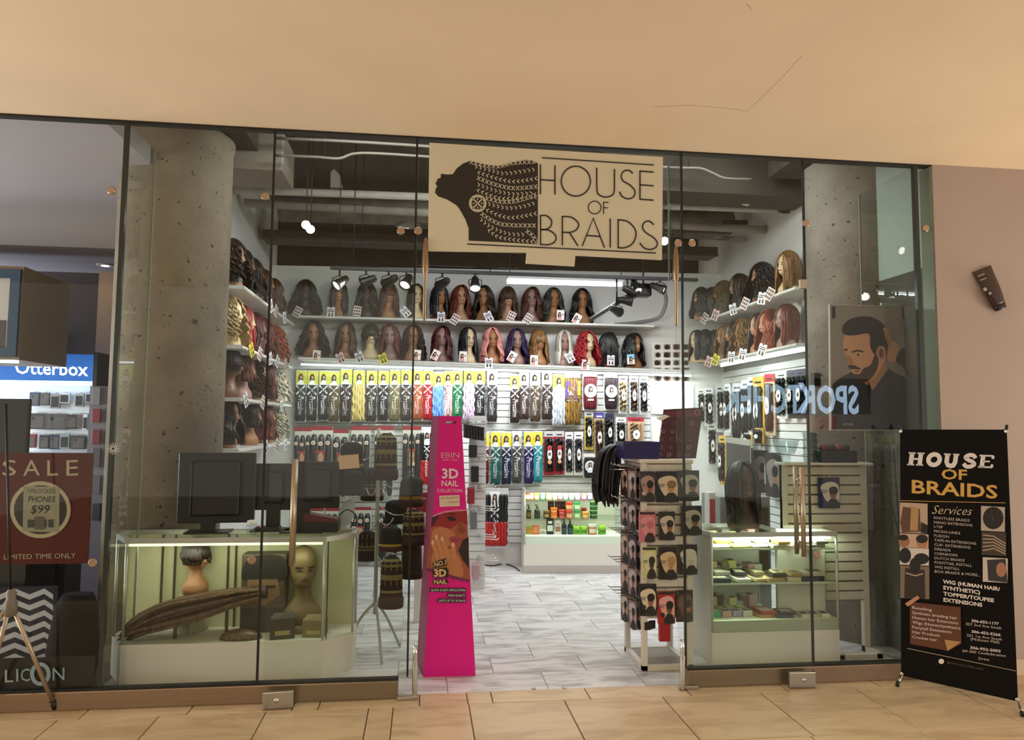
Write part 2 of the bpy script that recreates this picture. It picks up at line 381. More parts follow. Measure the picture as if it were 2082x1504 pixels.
# --- concrete columns ---
CONC = concrete('board_marked_concrete', '#8b7f6c', '#3a332a')
CONC_E = concrete('pale_pitted_concrete', '#91887b', '#433c33')
cW = atY(342, 800, 1.13); cE = atY(1745, 800, 1.0)
for c, nm, m in ((cW, 'column_left', CONC), (cE, 'column_right', CONC_E)):
    s = MB(); r = .385 if nm == 'column_left' else .375
    s.lathe([(r, -.005), (r, 3.62), (r+.012, 3.66), (r+.012, 3.70), (r-.03, 3.72), (r-.05, 3.75)], 48, 0, (0, 0, 0))
    s.build(nm, m, loc=(c.x, c.y, 0), kind='structure')
    slabo('trim_4', (c.x-.5, c.y-.45, 3.76), (c.x+.5, c.y+.45, 4.13), SLAB)
# --- metal base channel under the fixed glass ---
BASE = mat('#9a8672', .34, .85, noise=.06, scale=3, stretch=(1, 30, 30))
for x0, x1 in ((-7, -.112), (1.645, 3.33)):
    s = MB(); s.bbox((x0, -.035, 0), (x1, .035, .100), .004); s.build('trim_5', BASE, kind='structure')
    slabo('trim_6', (x0, -.022, .100), (x1, .022, .112), RUBBER)
# --- fixed glass, one pane each with its dark joint and bolts ---
def pane(n, x0, x1, z0, z1, joint_at=None, y=0):
    s = MB(); s.box((x0, y-.006, z0), (x1, y+.006, z1)); g = s.build('window_%d' % n, GLASS, kind='structure')
    if joint_at is not None: boxo('joint', (joint_at-.006, y-.0075, z0), (joint_at+.006, y+.0075, z1), RUBBER, g)
    return g
def bolt(parent, px, py, yy=-.006, r=.024):
    p = atY(px, py, yy); s = MB()
    s.lathe([(r*.55, -.0), (r*.55, .006), (r, .006), (r, .013), (r*.86, .016)], 18); o = s.build('bolt', mat('#b59c86', .3, .8), parent)
    o.rotation_euler = (pi/2, 0, 0); o.location = p; return o
JX = [-1.765, -.915, -.06, 1.64, 2.475, 3.275]
w1 = pane(1, -7, JX[0]-.007, .112, 3.362)
w2 = pane(2, JX[0]+.007, JX[1]-.006, .112, 3.362, JX[1])
w3 = pane(3, JX[1]+.006, JX[2]-.006, .112, 3.362, JX[2])
w4 = pane(4, JX[2]+.006, JX[3]-.006, 2.565, 3.362)
w5 = pane(5, JX[3]+.006, JX[4]-.006, .112, 3.362, JX[3])
w6 = pane(6, JX[4]+.006, JX[5]-.006, .112, 3.362, JX[4])
w7 = pane(7, JX[5]+.02, 3.39, .112, 3.362)
for g, pts in ((w2, ((228, 388), (190, 1143), (513, 1138))), (w3, ((540, 400), (815, 470))), (w4, ((850, 470), (1378, 495))), (w5, ((1406, 495),)),
               (w6, ((1637, 455), (1660, 1127), (1880, 465)))):
    for p in pts: bolt(g, *p)
# full height edges where the glass partitions meet the front
EDGE = mat('#28302c', .25)
s = MB(); s.box((JX[0]-.012, -.008, .112), (JX[0]+.012, .02, 3.362)); s.build('trim_7', EDGE, kind='structure')
s = MB(); s.box((JX[5]-.010, -.010, .112), (JX[5]+.018, .02, 3.362)); s.build('trim_7', EDGE, kind='structure')
s = MB(); s.box((3.385, -.012, .0), (3.397, .10, 3.362)); s.build('trim_8', mat('#7f8a78', .3), kind='structure')
# glass partitions and stiffening fins that run back into the shop
for n, x, y0, y1, z0, z1 in ((8, JX[0], .022, .45, .0, 3.36), (9, JX[5], .022, .62, .0, 3.36), (10, JX[2], .012, .24, 2.565, 3.36), (11, JX[3], .012, .24, 2.565, 3.36)):
    s = MB(); s.box((x-.006, y0, z0), (x+.006, y1, z1)); g = s.build('window_%d' % n, GLASS, kind='structure')
    boxo('edge', (x-.0065, y1, z0), (x+.0065, y1+.006, z1), mat('#9fa398', .3), g)
# solid end of the party wall behind the west partition
slabo('wall_left', (-1.90, 1.0, 0), (-1.86, 4.5, 3.36), mat('#5d5a52', .7))

# ================= doors =================
def door(n, hinge, free, top, tops):
    h, f = V(hinge), V(free); d = (f-h); L = d.length; ang = math.atan2(d.y, d.x)
    g = boxo('door_%d' % n, (0, -.006, .018), (L, .006, top), GLASS, kind='structure'); g.location = h; g.rotation_euler = (0, 0, ang)
    g['label'] = 'frameless glass door leaf swung open against the fixed glass'
    return g, L
dl, LL = door(1, (0.005, -.05, 0), (-.855, -.125, 0), 2.49, None)
dr, LR = door(2, (1.575, -.05, 0), (2.425, -.105, 0), 2.53, None)
SATIN = mat('#b5a48f', .32, .9); 
def on_door(g, L, dirx, bar_x, z0, z1):
    # coordinates along the leaf from the hinge
    for sgn in (-1, 1):
        s = MB(); s.tube([(bar_x+.012*sgn*0, sgn*.048, z0), (bar_x, sgn*.048, z1)], .0145, 14)
        hd = s.build('door_handle', SATIN, g)
        for z in (z0+.08, z1-.08):
            s = MB(); s.tube([(bar_x, sgn*.006, z), (bar_x, sgn*.048, z)], .008, 10); s.build('standoff', CHROME, hd)
    s = MB(); s.bbox((L-.165, -.016, .004), (L, .016, .095), .003); pf = s.build('patch_fitting', STEEL, g)
    for sgn in (-1, 1):
        s = MB(); s.lathe([(.013, 0), (.013, .006), (.006, .009)], 12); k = s.build('lock_cylinder', CHROME, pf); k.rotation_euler = (pi/2 if sgn < 0 else -pi/2, 0, 0); k.location = (L-.075, sgn*.016, .052)
    s = MB(); s.bbox((0, -.013, .0), (.12, .013, .02), .003); s.build('pivot_shoe', STEEL, g)
on_door(dl, LL, 1, LL-.135, .79, 1.385)
on_door(dr, LR, 1, LR-.075, .80, 1.345)
s = MB(); s.bbox((LR-.045, -.015, 2.475), (LR, .015, 2.535), .003); s.build('patch_fitting', SATIN, dr)
# offset pivots: a slim barrel at head and foot of each leaf
for g, x in ((dl, 0.0), (dr, 0.0)):
    s = MB(); s.lathe([(.006, 0), (.014, .01), (.016, .05), (.016, .20), (.012, .215), (.014, .225), (.012, .30), (.0, .31)], 14); o = s.build('foot_pivot', CHROME, g); o.location = (x+.02, -.022, .0)
    s = MB(); s.lathe([(.004, -.30), (.009, -.29), (.009, -.02), (.018, -.0), (.02, .06), (.016, .16), (.010, .20), (.0, .21)], 14); o = s.build('head_pivot', mat('#9c8264', .35, .9), g); o.location = (x-.0, -.022, 2.52)
# door closer wire stop on the threshold
for px, py in ((1085, 1400), (1147, 1398)):
    s = MB(); s.lathe([(.014, 0), (.014, .003), (.008, .005)], 12)
    tag(s.build('floor_socket', STEEL, loc=atZ(px, py, 0)+V((0, 0, .0002))), 'round steel socket in the doorway floor, %s' % ('nearer the pink display tower' if px < 1100 else 'nearer the packet rack'), 'socket', 'floor sockets in the doorway')

# ================= ceiling services of the shop =================
def pipe(name, pts, r, m, label, cat='pipe', n=12, group='pipes and ducts under the dark slab'):
    s = MB(); s.tube(pts, r, n); return tag(s.build(name, m), label, cat, group)
def pY(pts, y): return [atY(px, py, y) for px, py in pts]
pipe('water_pipe', [(-1.74, 2.36, 3.72), (3.49, 2.30, 3.75)], .036, PIPE_P, 'pale painted water pipe crossing wall to wall, lightest of the pipes')
pipe('water_pipe', [(-1.70, 2.56, 3.66), (3.49, 2.58, 3.62)], .042, GALV, 'dull grey pipe running just below the pale painted water pipe')
pipe('conduit', spline(pY([(560, 281), (700, 287), (880, 298), (1000, 308)], 1.25), 3), .012, COND, 'thin straight conduit highest under the slab')
pipe('conduit', spline(pY([(560, 316), (640, 319), (690, 322), (735, 311), (880, 319), (1000, 327)], 1.3), 4), .011, COND, 'thin conduit with a kink, below the straight conduit')
pipe('conduit', spline(pY([(1340, 339), (1390, 341), (1425, 342), (1450, 352), (1475, 362), (1530, 364)], 1.3), 4), .010, COND, 'thin sagging cable beside the east glass fin')
pipe('conduit', spline(pY([(1340, 393), (1400, 394), (1480, 399), (1512, 414), (1522, 416)], 1.9), 4), .014, PIPE_P, 'conduit that bends down towards the white wall above the wigs')
pipe('sprinkler_pipe', pY([(1470, 452), (1518, 452)], 2.6), .026, DARK, 'short black pipe end above the grey pipe by the white wall')
duct = MB(); duct.tube([(-1.5, 3.2, 3.80), (3.3, 3.0, 3.80)], .13, 18)
tag(duct.build('air_duct', mat('#8f877c', .5, .2, noise=.3, scale=8, bump=.3)), 'long round grey air duct behind the pipes', 'duct', 'pipes and ducts under the dark slab')
s = MB(); s.box((-1.70, 3.35, 3.52), (3.3, 3.62, 3.62)); s.box((-1.70, 3.33, 3.51), (3.3, 3.35, 3.525))
tag(s.build('cable_tray', mat('#4b443c', .6, noise=.2, scale=3)), 'dark flat cable tray over the back wall', 'tray')
for (_px, _py), _yy, _n in (((600, 283), 1.25, 'straight conduit, glass joint side'), ((860, 297), 1.25, 'straight conduit, sign side'), ((660, 321), 1.3, 'kinked conduit, glass joint side'), ((860, 319), 1.3, 'kinked conduit, sign side'), ((1400, 342), 1.3, 'sagging cable'), ((1430, 396), 1.9, 'bent conduit')):
    _p = atY(_px, _py, _yy); _s = MB(); _s.tube([_p-V((0, 0, .01)), (_p.x, _p.y, 4.135)], .004, 6); tag(_s.build('hanger_rod', DARK), 'thin hanger rod of the %s' % _n, 'rod', 'conduit hanger rods')
for _x in (-1.2, .8, 2.8): duct_r = MB(); duct_r.tube([(_x, 3.5, 3.6), (_x, 3.5, 4.135)], .006, 6); tag(duct_r.build('hanger_rod', DARK), 'black rod holding up the dark cable tray, %s' % {-1.2: 'tiered wall end', .8: 'middle', 2.8: 'poster end'}[_x], 'rod')
foil = MB()
rng = random.Random(3); rows = []
for k in range(30):
    x = -.3+k*.13; rows.append([(x, 2.92+rng.uniform(-.01, .01), 3.585+rng.uniform(-.02, .02)), (x, 2.94+rng.uniform(-.02, .02), 3.63+rng.uniform(-.02, .03)), (x, 3.0, 3.66)])
foil.loft(rows, 0, False, False, False)
tag(foil.build('foil_wrap', mat('#d6d6d3', .35, .6)), 'crumpled silver foil strip along the front of the round duct', 'foil')
s = MB(); p, q = atY(449, 265, 1.45), atY(575, 346, 1.45)
s.bbox((p.x, 1.45, q.z), (q.x, 1.95, p.z+.02), .012); s.box((p.x-.002, 1.445, q.z+.30), (q.x+.002, 1.45, q.z+.305))
tag(s.build('ceiling_unit', mat('#8f8678', .55)), 'boxy beige air unit hung beside the concrete column with wigs', 'air unit')
for px, yy, py0, py1, lb in ((695, 2.2, 300, 540, 'nearest the beige air unit'), (740, 2.36, 312, 500, 'nearer the shop sign')):
    a, b = atY(px, py0, yy), atY(px, py1, yy); s = MB(); s.tube([(a.x, yy, 4.13), (a.x, yy, b.z)], .004, 6)
    tag(s.build('hanger_rod', DARK), 'thin black hanger rod dropping from the slab, %s' % lb, 'rod')
a = atY(684, 372, 2.3); s = MB(); s.prism([(a.x-.05, 2.27, 3.76), (a.x+.06, 2.27, 3.76), (a.x+.03, 2.27, 3.88), (a.x-.02, 2.27, 3.93), (a.x-.05, 2.27, 3.9)], .04)
tag(s.build('pipe_bracket', mat('#8d857b', .5)), 'pale wedge bracket standing on the painted water pipe', 'bracket')
s = MB(); a = atX(470, 345, -1.75); s.lathe([(.05, 0), (.055, .03), (.05, .07), (.03, .09)], 12); o = s.build('valve_cap', GALV, loc=(-1.74, 2.3, 3.86)); o.rotation_euler = (0, pi/2, 0)
tag(o, 'grey round valve body on the white side wall above the pipes', 'valve')
s = MB(); s.lathe([(.045, 0), (.05, .05), (.04, .09), (.02, .11)], 12); o = s.build('wall_camera', DARK, loc=(3.495, 2.1, 3.70)); o.rotation_euler = (0, -pi/2, 0)
tag(o, 'small black dome fitting on the white wall beside the pipe end', 'camera')
# ================= neighbouring phone shop (behind the first pane) =================
NB_CEIL = mat('#b6afb4', .8)
slabo('ceiling', (-7, .055, 3.37), (-1.90, 1.90, 3.5), NB_CEIL)
slabo('ceiling', (-7, 1.90, 3.03), (-1.90, 4.5, 3.5), mat('#a9a4a8', .8))
slabo('wall_back', (-7, 3.0, 0), (-1.90, 3.1, 3.03), mat('#4e4441', .7))
slabo('wall_left', (-6.6, .05, 0), (-6.5, 3.0, 3.37), mat('#6a625c', .7))
a = atY(197, 550, 2.85); b = atY(216, 711, 2.85)
slabo('column_left', (a.x, 2.90, 0), (b.x+.04, 3.0, 3.03), mat('#d6b999', .6))
p = atZ(214, 538, 3.03)
t = thing('downlight', 'small glowing downlight in the pale dropped ceiling of the phone shop', 'ceiling light', (p.x, p.y, 3.03))
s = MB(); s.lathe([(.075, -.012), (.075, .0), (.05, .0), (.05, -.008)], 20); s.build('trim_ring', WHITE, t)
s = MB(); s.lathe([(.048, -.010), (.02, -.014)], 16); s.build('lens', mat('#ffd9a0', emit=30), t)
# hanging framed cabinet
y0 = 1.55; A = atY(0, 541, y0); B = atY(38, 735, y0); t = thing('hanging_cabinet', 'tan box cabinet with blue framed display front hung above the kiosk', 'cabinet', (0, 0, 0))
x1 = B.x; zb = atY(38, 731, y0).z; zt = atY(38, 541, y0).z; xb = atY(110, 640, 2.35).x
s = MB(); s.prism([(-4.6, y0, zb), (x1, y0, zb), (x1, y0, zt), (-4.6, y0, zt)], .75); s.build('carcass', mat('#9a8870', .7), t)
s = MB()
for lo, hi in (((-4.2, y0-.03, zt-.10), (x1-.01, y0, zt-.03)), ((-4.2, y0-.03, zb+.02), (x1-.01, y0, zb+.09)), ((x1-.08, y0-.03, zb+.09), (x1-.01, y0, zt-.10))): s.box(lo, hi)
s.build('blue_frame', mat('#2c4a60', .5), t)
s = MB(); s.box((-4.2, y0-.012, zb+.09), (x1-.08, y0-.002, zt-.10)); s.build('picture', mat('#c9c2bb', .5), t)
s = MB(); s.box((-4.2, y0-.016, zb+.09), (x1-.10, y0-.013, zb+.30)); s.build('picture_lower_band', mat('#4d4642', .5), t)
s = MB(); s.box((-4.4, y0+.05, zb-.02), (x1-.05, y0+.10, zb-.001)); s.build('light_bar', mat('#dff0ff', emit=5), t)
# fire strobe
pl = Plane((0, 2.99, 0), (0, -1, 0)); p = pl.pt(121, 696)
t = thing('fire_strobe', 'red and white fire strobe on the dark brown wall', 'strobe', (p.x, 2.985, p.z))
s = MB(); s.bbox((-.055, -.03, -.08), (.06, .015, .08), .006); s.build('housing', WHITE, t)
s = MB(); s.bbox((-.045, -.05, -.07), (.025, -.03, .07), .006); s.build('lens', mat('#8c1d1a', .35), t)
# kiosk with lit header
yk = 2.55; kp = Plane((0, yk, 0), (0, -1, 0))
a = kp.pt(5, 717); b = kp.pt(191, 775); tl = kp.pt(5, 780); br = kp.pt(186, 921)
t = thing('phone_case_kiosk', 'lit white phone case kiosk under a blue header sign', 'kiosk', (0, 0, 0))
s = MB(); s.bbox((a.x-.6, yk, b.z), (b.x, yk+.30, a.z), .01); hd = s.build('header', mat('#1c62b4', .4, emit=.75), t)
pr = Print(Plane((0, yk, 0), (0, -1, 0)), base=.002); pr.text('Otterbox', (31, 759), (179, 764), 27, mat('#eef4fa', emit=1.6), bold=.012); pr.build('lettering', hd)
s = MB(); s.box((a.x-.6, yk+.02, b.z-.035), (b.x-.02, yk+.06, b.z-.002)); s.build('light_strip', mat('#e6f6ff', emit=7), t)
s = MB(); s.box((a.x-.6, yk+.26, br.z), (b.x, yk+.29, b.z)); s.box((a.x-.6, yk+.06, br.z-.02), (b.x, yk+.29, br.z)); s.build('back_panel', mat('#e8eef0', .5), t)
s = MB(); s.box((b.x-.005, yk-.02, 0), (b.x+.03, yk+.30, a.z+.02)); s.build('side_post', mat('#1d1c22', .5), t)
s = MB(); s.box((a.x-.6, yk+.05, 0), (b.x-.005, yk+.29, br.z-.02)); s.build('plinth', DARK, t)
for k in range(5):
    z = b.z-.12-k*.13
    if z > br.z: boxo('slat', (a.x-.6, yk+.252, z), (b.x-.01, yk+.26, z+.11), mat('#f2f6f6', .45), t)
cases = [(71, 811, 18, 26, '#3a3f52', 'slate blue', 'upper'), (92, 811, 17, 24, '#55483c', 'brown boxed', 'upper'), (113, 815, 18, 28, '#8d8075', 'tan', 'upper'), (132, 809, 20, 20, '#c4beb8', 'white carded', 'upper'), (162, 813, 17, 26, '#9d9684', 'cream carded', 'upper'), (181, 808, 12, 20, '#a8a6a8', 'grey', 'upper'),
         (76, 856, 32, 30, '#3a322c', 'brown tablet', 'middle'), (115, 857, 40, 30, '#4a4740', 'large olive tablet', 'middle'), (147, 857, 20, 27, '#24252b', 'black', 'middle'), (163, 856, 11, 26, '#7b5a44', 'copper', 'middle'), (174, 858, 9, 30, '#d7e6e6', 'white', 'middle'),
         (64, 896, 18, 26, '#8e1f27', 'red', 'lower'), (91, 898, 18, 26, '#26262a', 'black', 'lower'), (112, 898, 18, 28, '#2c3450', 'navy', 'lower'), (132, 897, 18, 28, '#8f9c92', 'pale green', 'lower'), (160, 899, 26, 26, '#3a3735', 'wide charcoal', 'lower')]
def case_pack(px, py, w, h, col, nm, row):
    y = yk+.20; p = atY(px, py, y); sc = (y+DIST)/F_PX; W_, H_ = w*sc, h*sc
    t = thing('phone_case', 'packaged phone case in %s on the %s row of the lit kiosk' % (nm, row), 'phone case', p, 0, 'phone cases on the kiosk')
    s = MB(); s.bbox((-W_/2, -.012, -H_/2), (W_/2, .012, H_/2), .004); s.build('shell', mat(col, .4), t)
    pr = Print(); pr.base = .0128; pr.rect(-W_*.36, -H_*.4, W_*.36, H_*.30, mat('#2a2a2e' if sum(lin(col)) > .5 else '#5b5753', .3)); pr.poly(ell(-W_*.18, H_*.18, W_*.1, None, 8), BLACK); pr.build('print', t)
    s = MB(); s.tube([(0, .0, H_/2+.005), (0, .05, H_/2+.01)], .003, 6); s.build('hang_hook', CHROME, t)
for c in cases: case_pack(*c)
# grey end bay with hanging accessories right of the kiosk
for k, (py, h, col, nm) in enumerate(((805, 34, '#8d8a90', 'grey'), (845, 26, '#8e3040', 'crimson'), (888, 28, '#7c2a34', 'dark red'), (930, 36, '#5b5a60', 'dull grey'), (985, 36, '#6a686c', 'smoky'), (1040, 32, '#4b4a4c', 'black'))):
    y = 2.3; p = atY(196, py, y); H_ = h*(y+DIST)/F_PX
    s = MB(); s.bbox((-.035, -.01, -H_/2), (.035, .01, H_/2), .004)
    tag(s.build('accessory_pack', mat(col, .4), loc=p), '%s accessory pack on the narrow end bay beside the kiosk, %s from top' % (nm, ('first', 'second', 'third', 'fourth', 'fifth', 'sixth')[k]), 'package', 'accessory packs on the end bay')
a = atY(187, 785, 2.36); b = atY(207, 1090, 2.36)
s = MB(); s.box((a.x, 2.33, 0), (b.x+.02, 2.40, a.z)); tag(s.build('end_bay', mat('#7f7b84', .6)), 'narrow grey end bay hung with accessory packs', 'display panel')
# dark monitor before the kiosk
y = 1.0; a = atY(-20, 810, y); b = atY(57, 925, y)
t = thing('monitor', 'black monitor in the phone shop in front of the lit kiosk', 'monitor', (b.x-.22, y, 0))
s = MB(); s.bbox((-.30, -.02, b.z), (.22, .02, a.z), .008); s.build('screen_housing', mat('#131318', .4), t)
s = MB(); s.tube([(0, 0, .85), (0, 0, b.z+.02)], .02, 10); s.box((-.12, -.08, .84), (.12, .08, .855)); s.build('stand', DARK, t)
s = MB(); s.box((-5.2, .85, 0), (b.x+.10, 1.4, .84)); tag(s.build('service_counter', mat('#1b1918', .5)), 'black service counter below the phone shop monitor', 'counter')
# sale poster hung just inside the glass
yp = .16; sp = Plane((0, yp, 0), (0, -1, 0)); A = sp.pt(-40, 920); B = sp.pt(178, 1145)
t = thing('sale_poster', 'dark red sale poster offering unlocked phones, hung inside the glass', 'poster', (0, 0, 0))
s = MB(); s.box((A.x, yp, B.z), (B.x, yp+.012, A.z)); s.build('panel', mat('#56241f', .6, spec=.2), t)  # panel and lettering colours muted to imitate the glass veil and dimness
pr = Print(sp, .001); CR = mat('#b3a991', .6, spec=.2)
for ch, x0, x1 in (('S', 5, 33), ('A', 47, 81), ('L', 96, 118), ('E', 135, 159)): pr.text(ch, (x0, 967), (x1, 966), 32, CR)
pr.text('LIMITED TIME ONLY', (8, 1137), (154, 1134), 10, CR)
pr.poly(ell(82, 1036, 62, 58, 30), CR); pr.poly(ell(82, 1036, 54, 50, 30), mat('#2a211c', .6))
pr.poly([(48, 988), (121, 990), (120, 1082), (46, 1080)], mat('#96927e', .6, spec=.2))
pr.text('UNLOCKED', (57, 1002), (112, 1003), 9, INK); pr.text('PHONES', (57, 1020), (112, 1021), 12, INK, shear=.2, bold=.01); pr.text('$99', (62, 1043), (101, 1043), 17, INK, shear=.2)
for x in (56, 64, 84, 98): pr.rect(x, 1056, x+10, 1072, mat('#3a3833', .5))
pr.rect(70, 1050, 90, 1076, mat('#57544a', .5)); pr.build('print', t)
# chevron panel, black bags
t = thing('chevron_panel', 'navy and white zigzag striped panel standing on the phone shop floor', 'panel', (0, 0, 0))
yc = .75; cp = Plane((0, yc, 0), (0, -1, 0)); A = cp.pt(-60, 1195); B = cp.pt(110, 1335)
s = MB(); s.box((A.x, yc, B.z), (B.x, yc+.03, A.z)); s.build('board', mat('#15162a', .6), t)
pr = Print(cp, .001); ST = mat('#c9cbd6', .6)
for k in range(7):
    y = 1196+k*22; pr.lift()
    for x in range(-60, 110, 60):
        x1 = min(x+30, 108); x2 = min(x+60, 108)
        pr.poly([(x, y+12), (x1, y), (x1, y+11), (x, y+23)], ST, False)
        if x2 > x1: pr.poly([(x1, y), (x2, y+12), (x2, y+23), (x1, y+11)], ST, False)
pr.build('zigzag_print', t)
def bag(name, px, py, w, h, d, y, lb, m):
    p = atY(px, py, y); sc = (y+DIST)/F_PX; W_, H_ = w*sc, h*sc; s = MB(); rings = []
    for k in range(9):
        tt = k/8; r = (.86+.14*math.sin(pi*min(1, tt*1.4)))*(1 if tt < .85 else 1-(tt-.85)*2.2)
        rings.append([(W_/2*r*math.copysign(abs(math.cos(a))**.7, math.cos(a))+tt*.02, d/2*r*math.sin(a), tt*H_) for a in [2*pi*j/20 for j in range(20)]])
    s.loft(rings); return tag(s.build(name, m, loc=(p.x, p.y, 0)), lb, 'bag')
bag('black_bag', 145, 1330, 90, 170, .2, .35, 'slouched black bag standing beside the zigzag panel', mat('#0d0c0b', .8, spec=.2))
# lettering on the dark strip at the foot of the glass
t = thing('glass_decal', 'blue grey shop lettering decal low on the first glass pane', 'decal', (0, 0, 0))
gp = Plane((0, -.0065, 0), (0, -1, 0)); s = MB()
A, B = gp.pt(-60, 1330), gp.pt(188, 1400); s.box((A.x, .008, .113), (B.x, .010, gp.pt(60, 1338).z)); s.build('dark_film', mat('#0b0c0d', .35), t)
pr = Print(Plane((0, -.0062, 0), (0, -1, 0)), .0004, .0002); BG = mat('#7d98a2', .5)
pr.text('L', (10, 1387), (27, 1386), 26, mat('#9a9d98', .5)); pr.text('I', (33, 1385), (37, 1385), 26, BG); pr.text('C', (42, 1385), (61, 1384), 26, BG)
pr.stroke(ell(82, 1370, 17, 20, 24), 8, BG, True, True); pr.text('N', (107, 1383), (131, 1382), 26, BG); pr.build('lettering', t)
# tripod stand in the mall before the glass
base = atZ(118, 1440, 0); tip = V((atY(22, 1225, -.25).x, -.25, atY(22, 1225, -.25).z))
t = thing('tripod_stand', 'slim tripod banner stand with pale metal legs before the phone shop glass', 'stand', (tip.x, tip.y, 0))
def rel(p): return V(p)-V((tip.x, tip.y, 0))
ALU = mat('#b7a48e', .35, .7)
f1 = base+V((0, -.03, .012)); f2 = V((tip.x-.36, -.42, .012)); f3 = V((tip.x+.05, -.62, .012)); f3 = V((tip.x-.22, .0-.05, .012))
for f in (f1, f2, f3):
    s = MB(); s.tube([rel(tip), rel(f)], .011, 8); lg = s.build('leg', ALU, t)
    s = MB(); s.tube([rel(f)-(rel(f)-rel(tip)).normalized()*.0, rel(f)+V((0, 0, .0)) + (rel(tip)-rel(f)).normalized()*.05], .017, 10); s.build('rubber_foot', BLACK, lg)
s = MB(); s.lathe([(.02, -.07), (.032, -.06), (.032, .0), (.022, .02), (.026, .05), (.015, .07)], 14, 0, rel(tip)); s.build('hub', mat('#6c655c', .5), t)
s = MB(); s.tube([rel(tip), rel(V((atY(12, 820, -.25).x, -.25, atY(12, 820, -.25).z)))], .007, 8); s.build('pole', BLACK, t)
# ================= wig busts =================
def bust_mesh():
    prof = [(0, .098, .078, .072), (.03, .108, .088, .072), (.065, .104, .082, .067), (.10, .076, .060, .056), (.125, .055, .05, .052), (.15, .048, .045, .052), (.18, .047, .046, .054),
            (.193, .052, .066, .062), (.205, .055, .087, .070), (.218, .060, .090, .08), (.24, .069, .091, .097), (.27, .074, .089, .105), (.30, .077, .091, .108), (.33, .076, .086, .106),
            (.36, .066, .070, .092), (.385, .045, .045, .065), (.398, .015, .015, .024)]
    N = 32; zs = []; z = 0
    while z < .398: zs.append(z); z += .0085 if .195 < z < .31 else .014
    zs.append(.398)
    def at(z):
        for a, b in zip(prof, prof[1:]):
            if a[0] <= z <= b[0]+1e-9:
                t = (z-a[0])/(b[0]-a[0]); t = t*t*(3-2*t)*.5+t*.5
                return [a[k]+(b[k]-a[k])*t for k in (1, 2, 3)]
        return prof[-1][1:]
    s = MB(); rings = []; info = []
    for z in zs:
        hw, f, bk = at(z); r = []
        for j in range(N):
            a = 2*pi*j/N; a = a if a <= pi else a-2*pi          # 0 = front
            x = hw*math.sin(a); y = -f*math.cos(a) if abs(a) < pi/2 else -bk*math.cos(a)
            if .236 < z < .292 and abs(a) < .32: y -= .024*(1-abs(a)/.32)*(1-(z-.236)/.058)**.7
            if abs(z-.278) < .014 and .2 < abs(a) < .75: y += .007
            if abs(z-.226) < .012 and abs(a) < .4: y -= .005
            if abs(z-.207) < .010 and abs(a) < .35: y -= .004
            r.append((x, y, z))
        rings.append(r)
    def mf(a, b):
        z = (zs[a]+zs[a+1])/2; g = 2*pi*(b+.5)/N; g = abs(g if g <= pi else g-2*pi)
        if .219 < z < .233 and g < .35: return 2
        if .270 < z < .284 and .25 < g < .68: return 1
        if .293 < z < .301 and .22 < g < .75: return 1
        return 0
    s.loft(rings, 0, True, True, True, mf); return s
_bm = bust_mesh()
def hair_mesh(L, spread, wave=.004, freq=2, curl=0, face=.70, bangs=False, n=46, seed=1, fat=.017, vol=1.0, part=0.0):
    rg = random.Random(seed); s = MB()
    def P(phi, t, k=1.0, ph=0, amp=0, cu=0):
        ts = .42
        if t < ts:
            el = pi/2*(1-t/ts); r = math.cos(el)
            x = .088*vol*k*r*math.sin(phi)+part*(1-r)*.03; y = (-.098 if math.cos(phi) > 0 else -.118)*vol*k*r*math.cos(phi); z = .292+.122*math.sin(el)*(.5+.5*vol)
            v = 0
        else:
            v = (t-ts)/(1-ts); m = 1+(spread-1)*v**.8; x = .088*vol*k*m*math.sin(phi); y = (-.098 if math.cos(phi) > 0 else -.118*(1-.25*v))*vol*k*m*math.cos(phi)
            z = .292-v*(L-.13)
            if math.cos(phi) > .2: y -= .012*v
        w = max(0, t-.2)**.6
        a = 2*pi*freq*t+ph
        tx, ty = math.cos(phi), math.sin(phi)
        ox = amp*w*math.sin(a); orr = amp*w*.8*math.cos(a)*(1 if curl else .5)
        return V((x+tx*ox+math.sin(phi)*orr, y+ty*ox-math.cos(phi)*orr, z))
    # inner shell, open over the face
    A = 22; rows = []
    for r in range(12):
        t = r/11*.985; rows.append([P(face+(2*pi-2*face)*j/(A-1), t, .95) for j in range(A)])
    s.loft(rows, 0, False, True, False)
    for i in range(n):
        phi = face*.93+(2*pi-2*face*.93)*(i+rg.uniform(-.3, .3))/(n-1)
        ph = rg.uniform(0, 6.28) if curl else .5*math.sin(3*phi)+rg.uniform(-.5, .5); le = rg.uniform(.93, 1.0)
        K = 13 if wave < .008 else 20
        path = [P(phi, le*k/(K-1), 1.0+rg.uniform(-.005, .035), ph, wave*rg.uniform(.7, 1.2)) for k in range(K)]
        rad = [fat*(.55 if k == 0 else 1)*(1.0 if k/(K-1) < .72 else 1.0-.8*((k/(K-1)-.72)/.28)) for k in range(K)]
        s.tube(path, rad, 5, 0, True, .55)
    if bangs:
        for i in range(11):
            phi = (i/10-.5)*2*face*1.05
            path = [P(phi, .44*k/6, 1.05) - V((0, 0, .028*(k/6)**3)) for k in range(7)]
            s.tube(path, [fat*.9]*6+[fat*.4], 5, 0, True, .5)
    return s
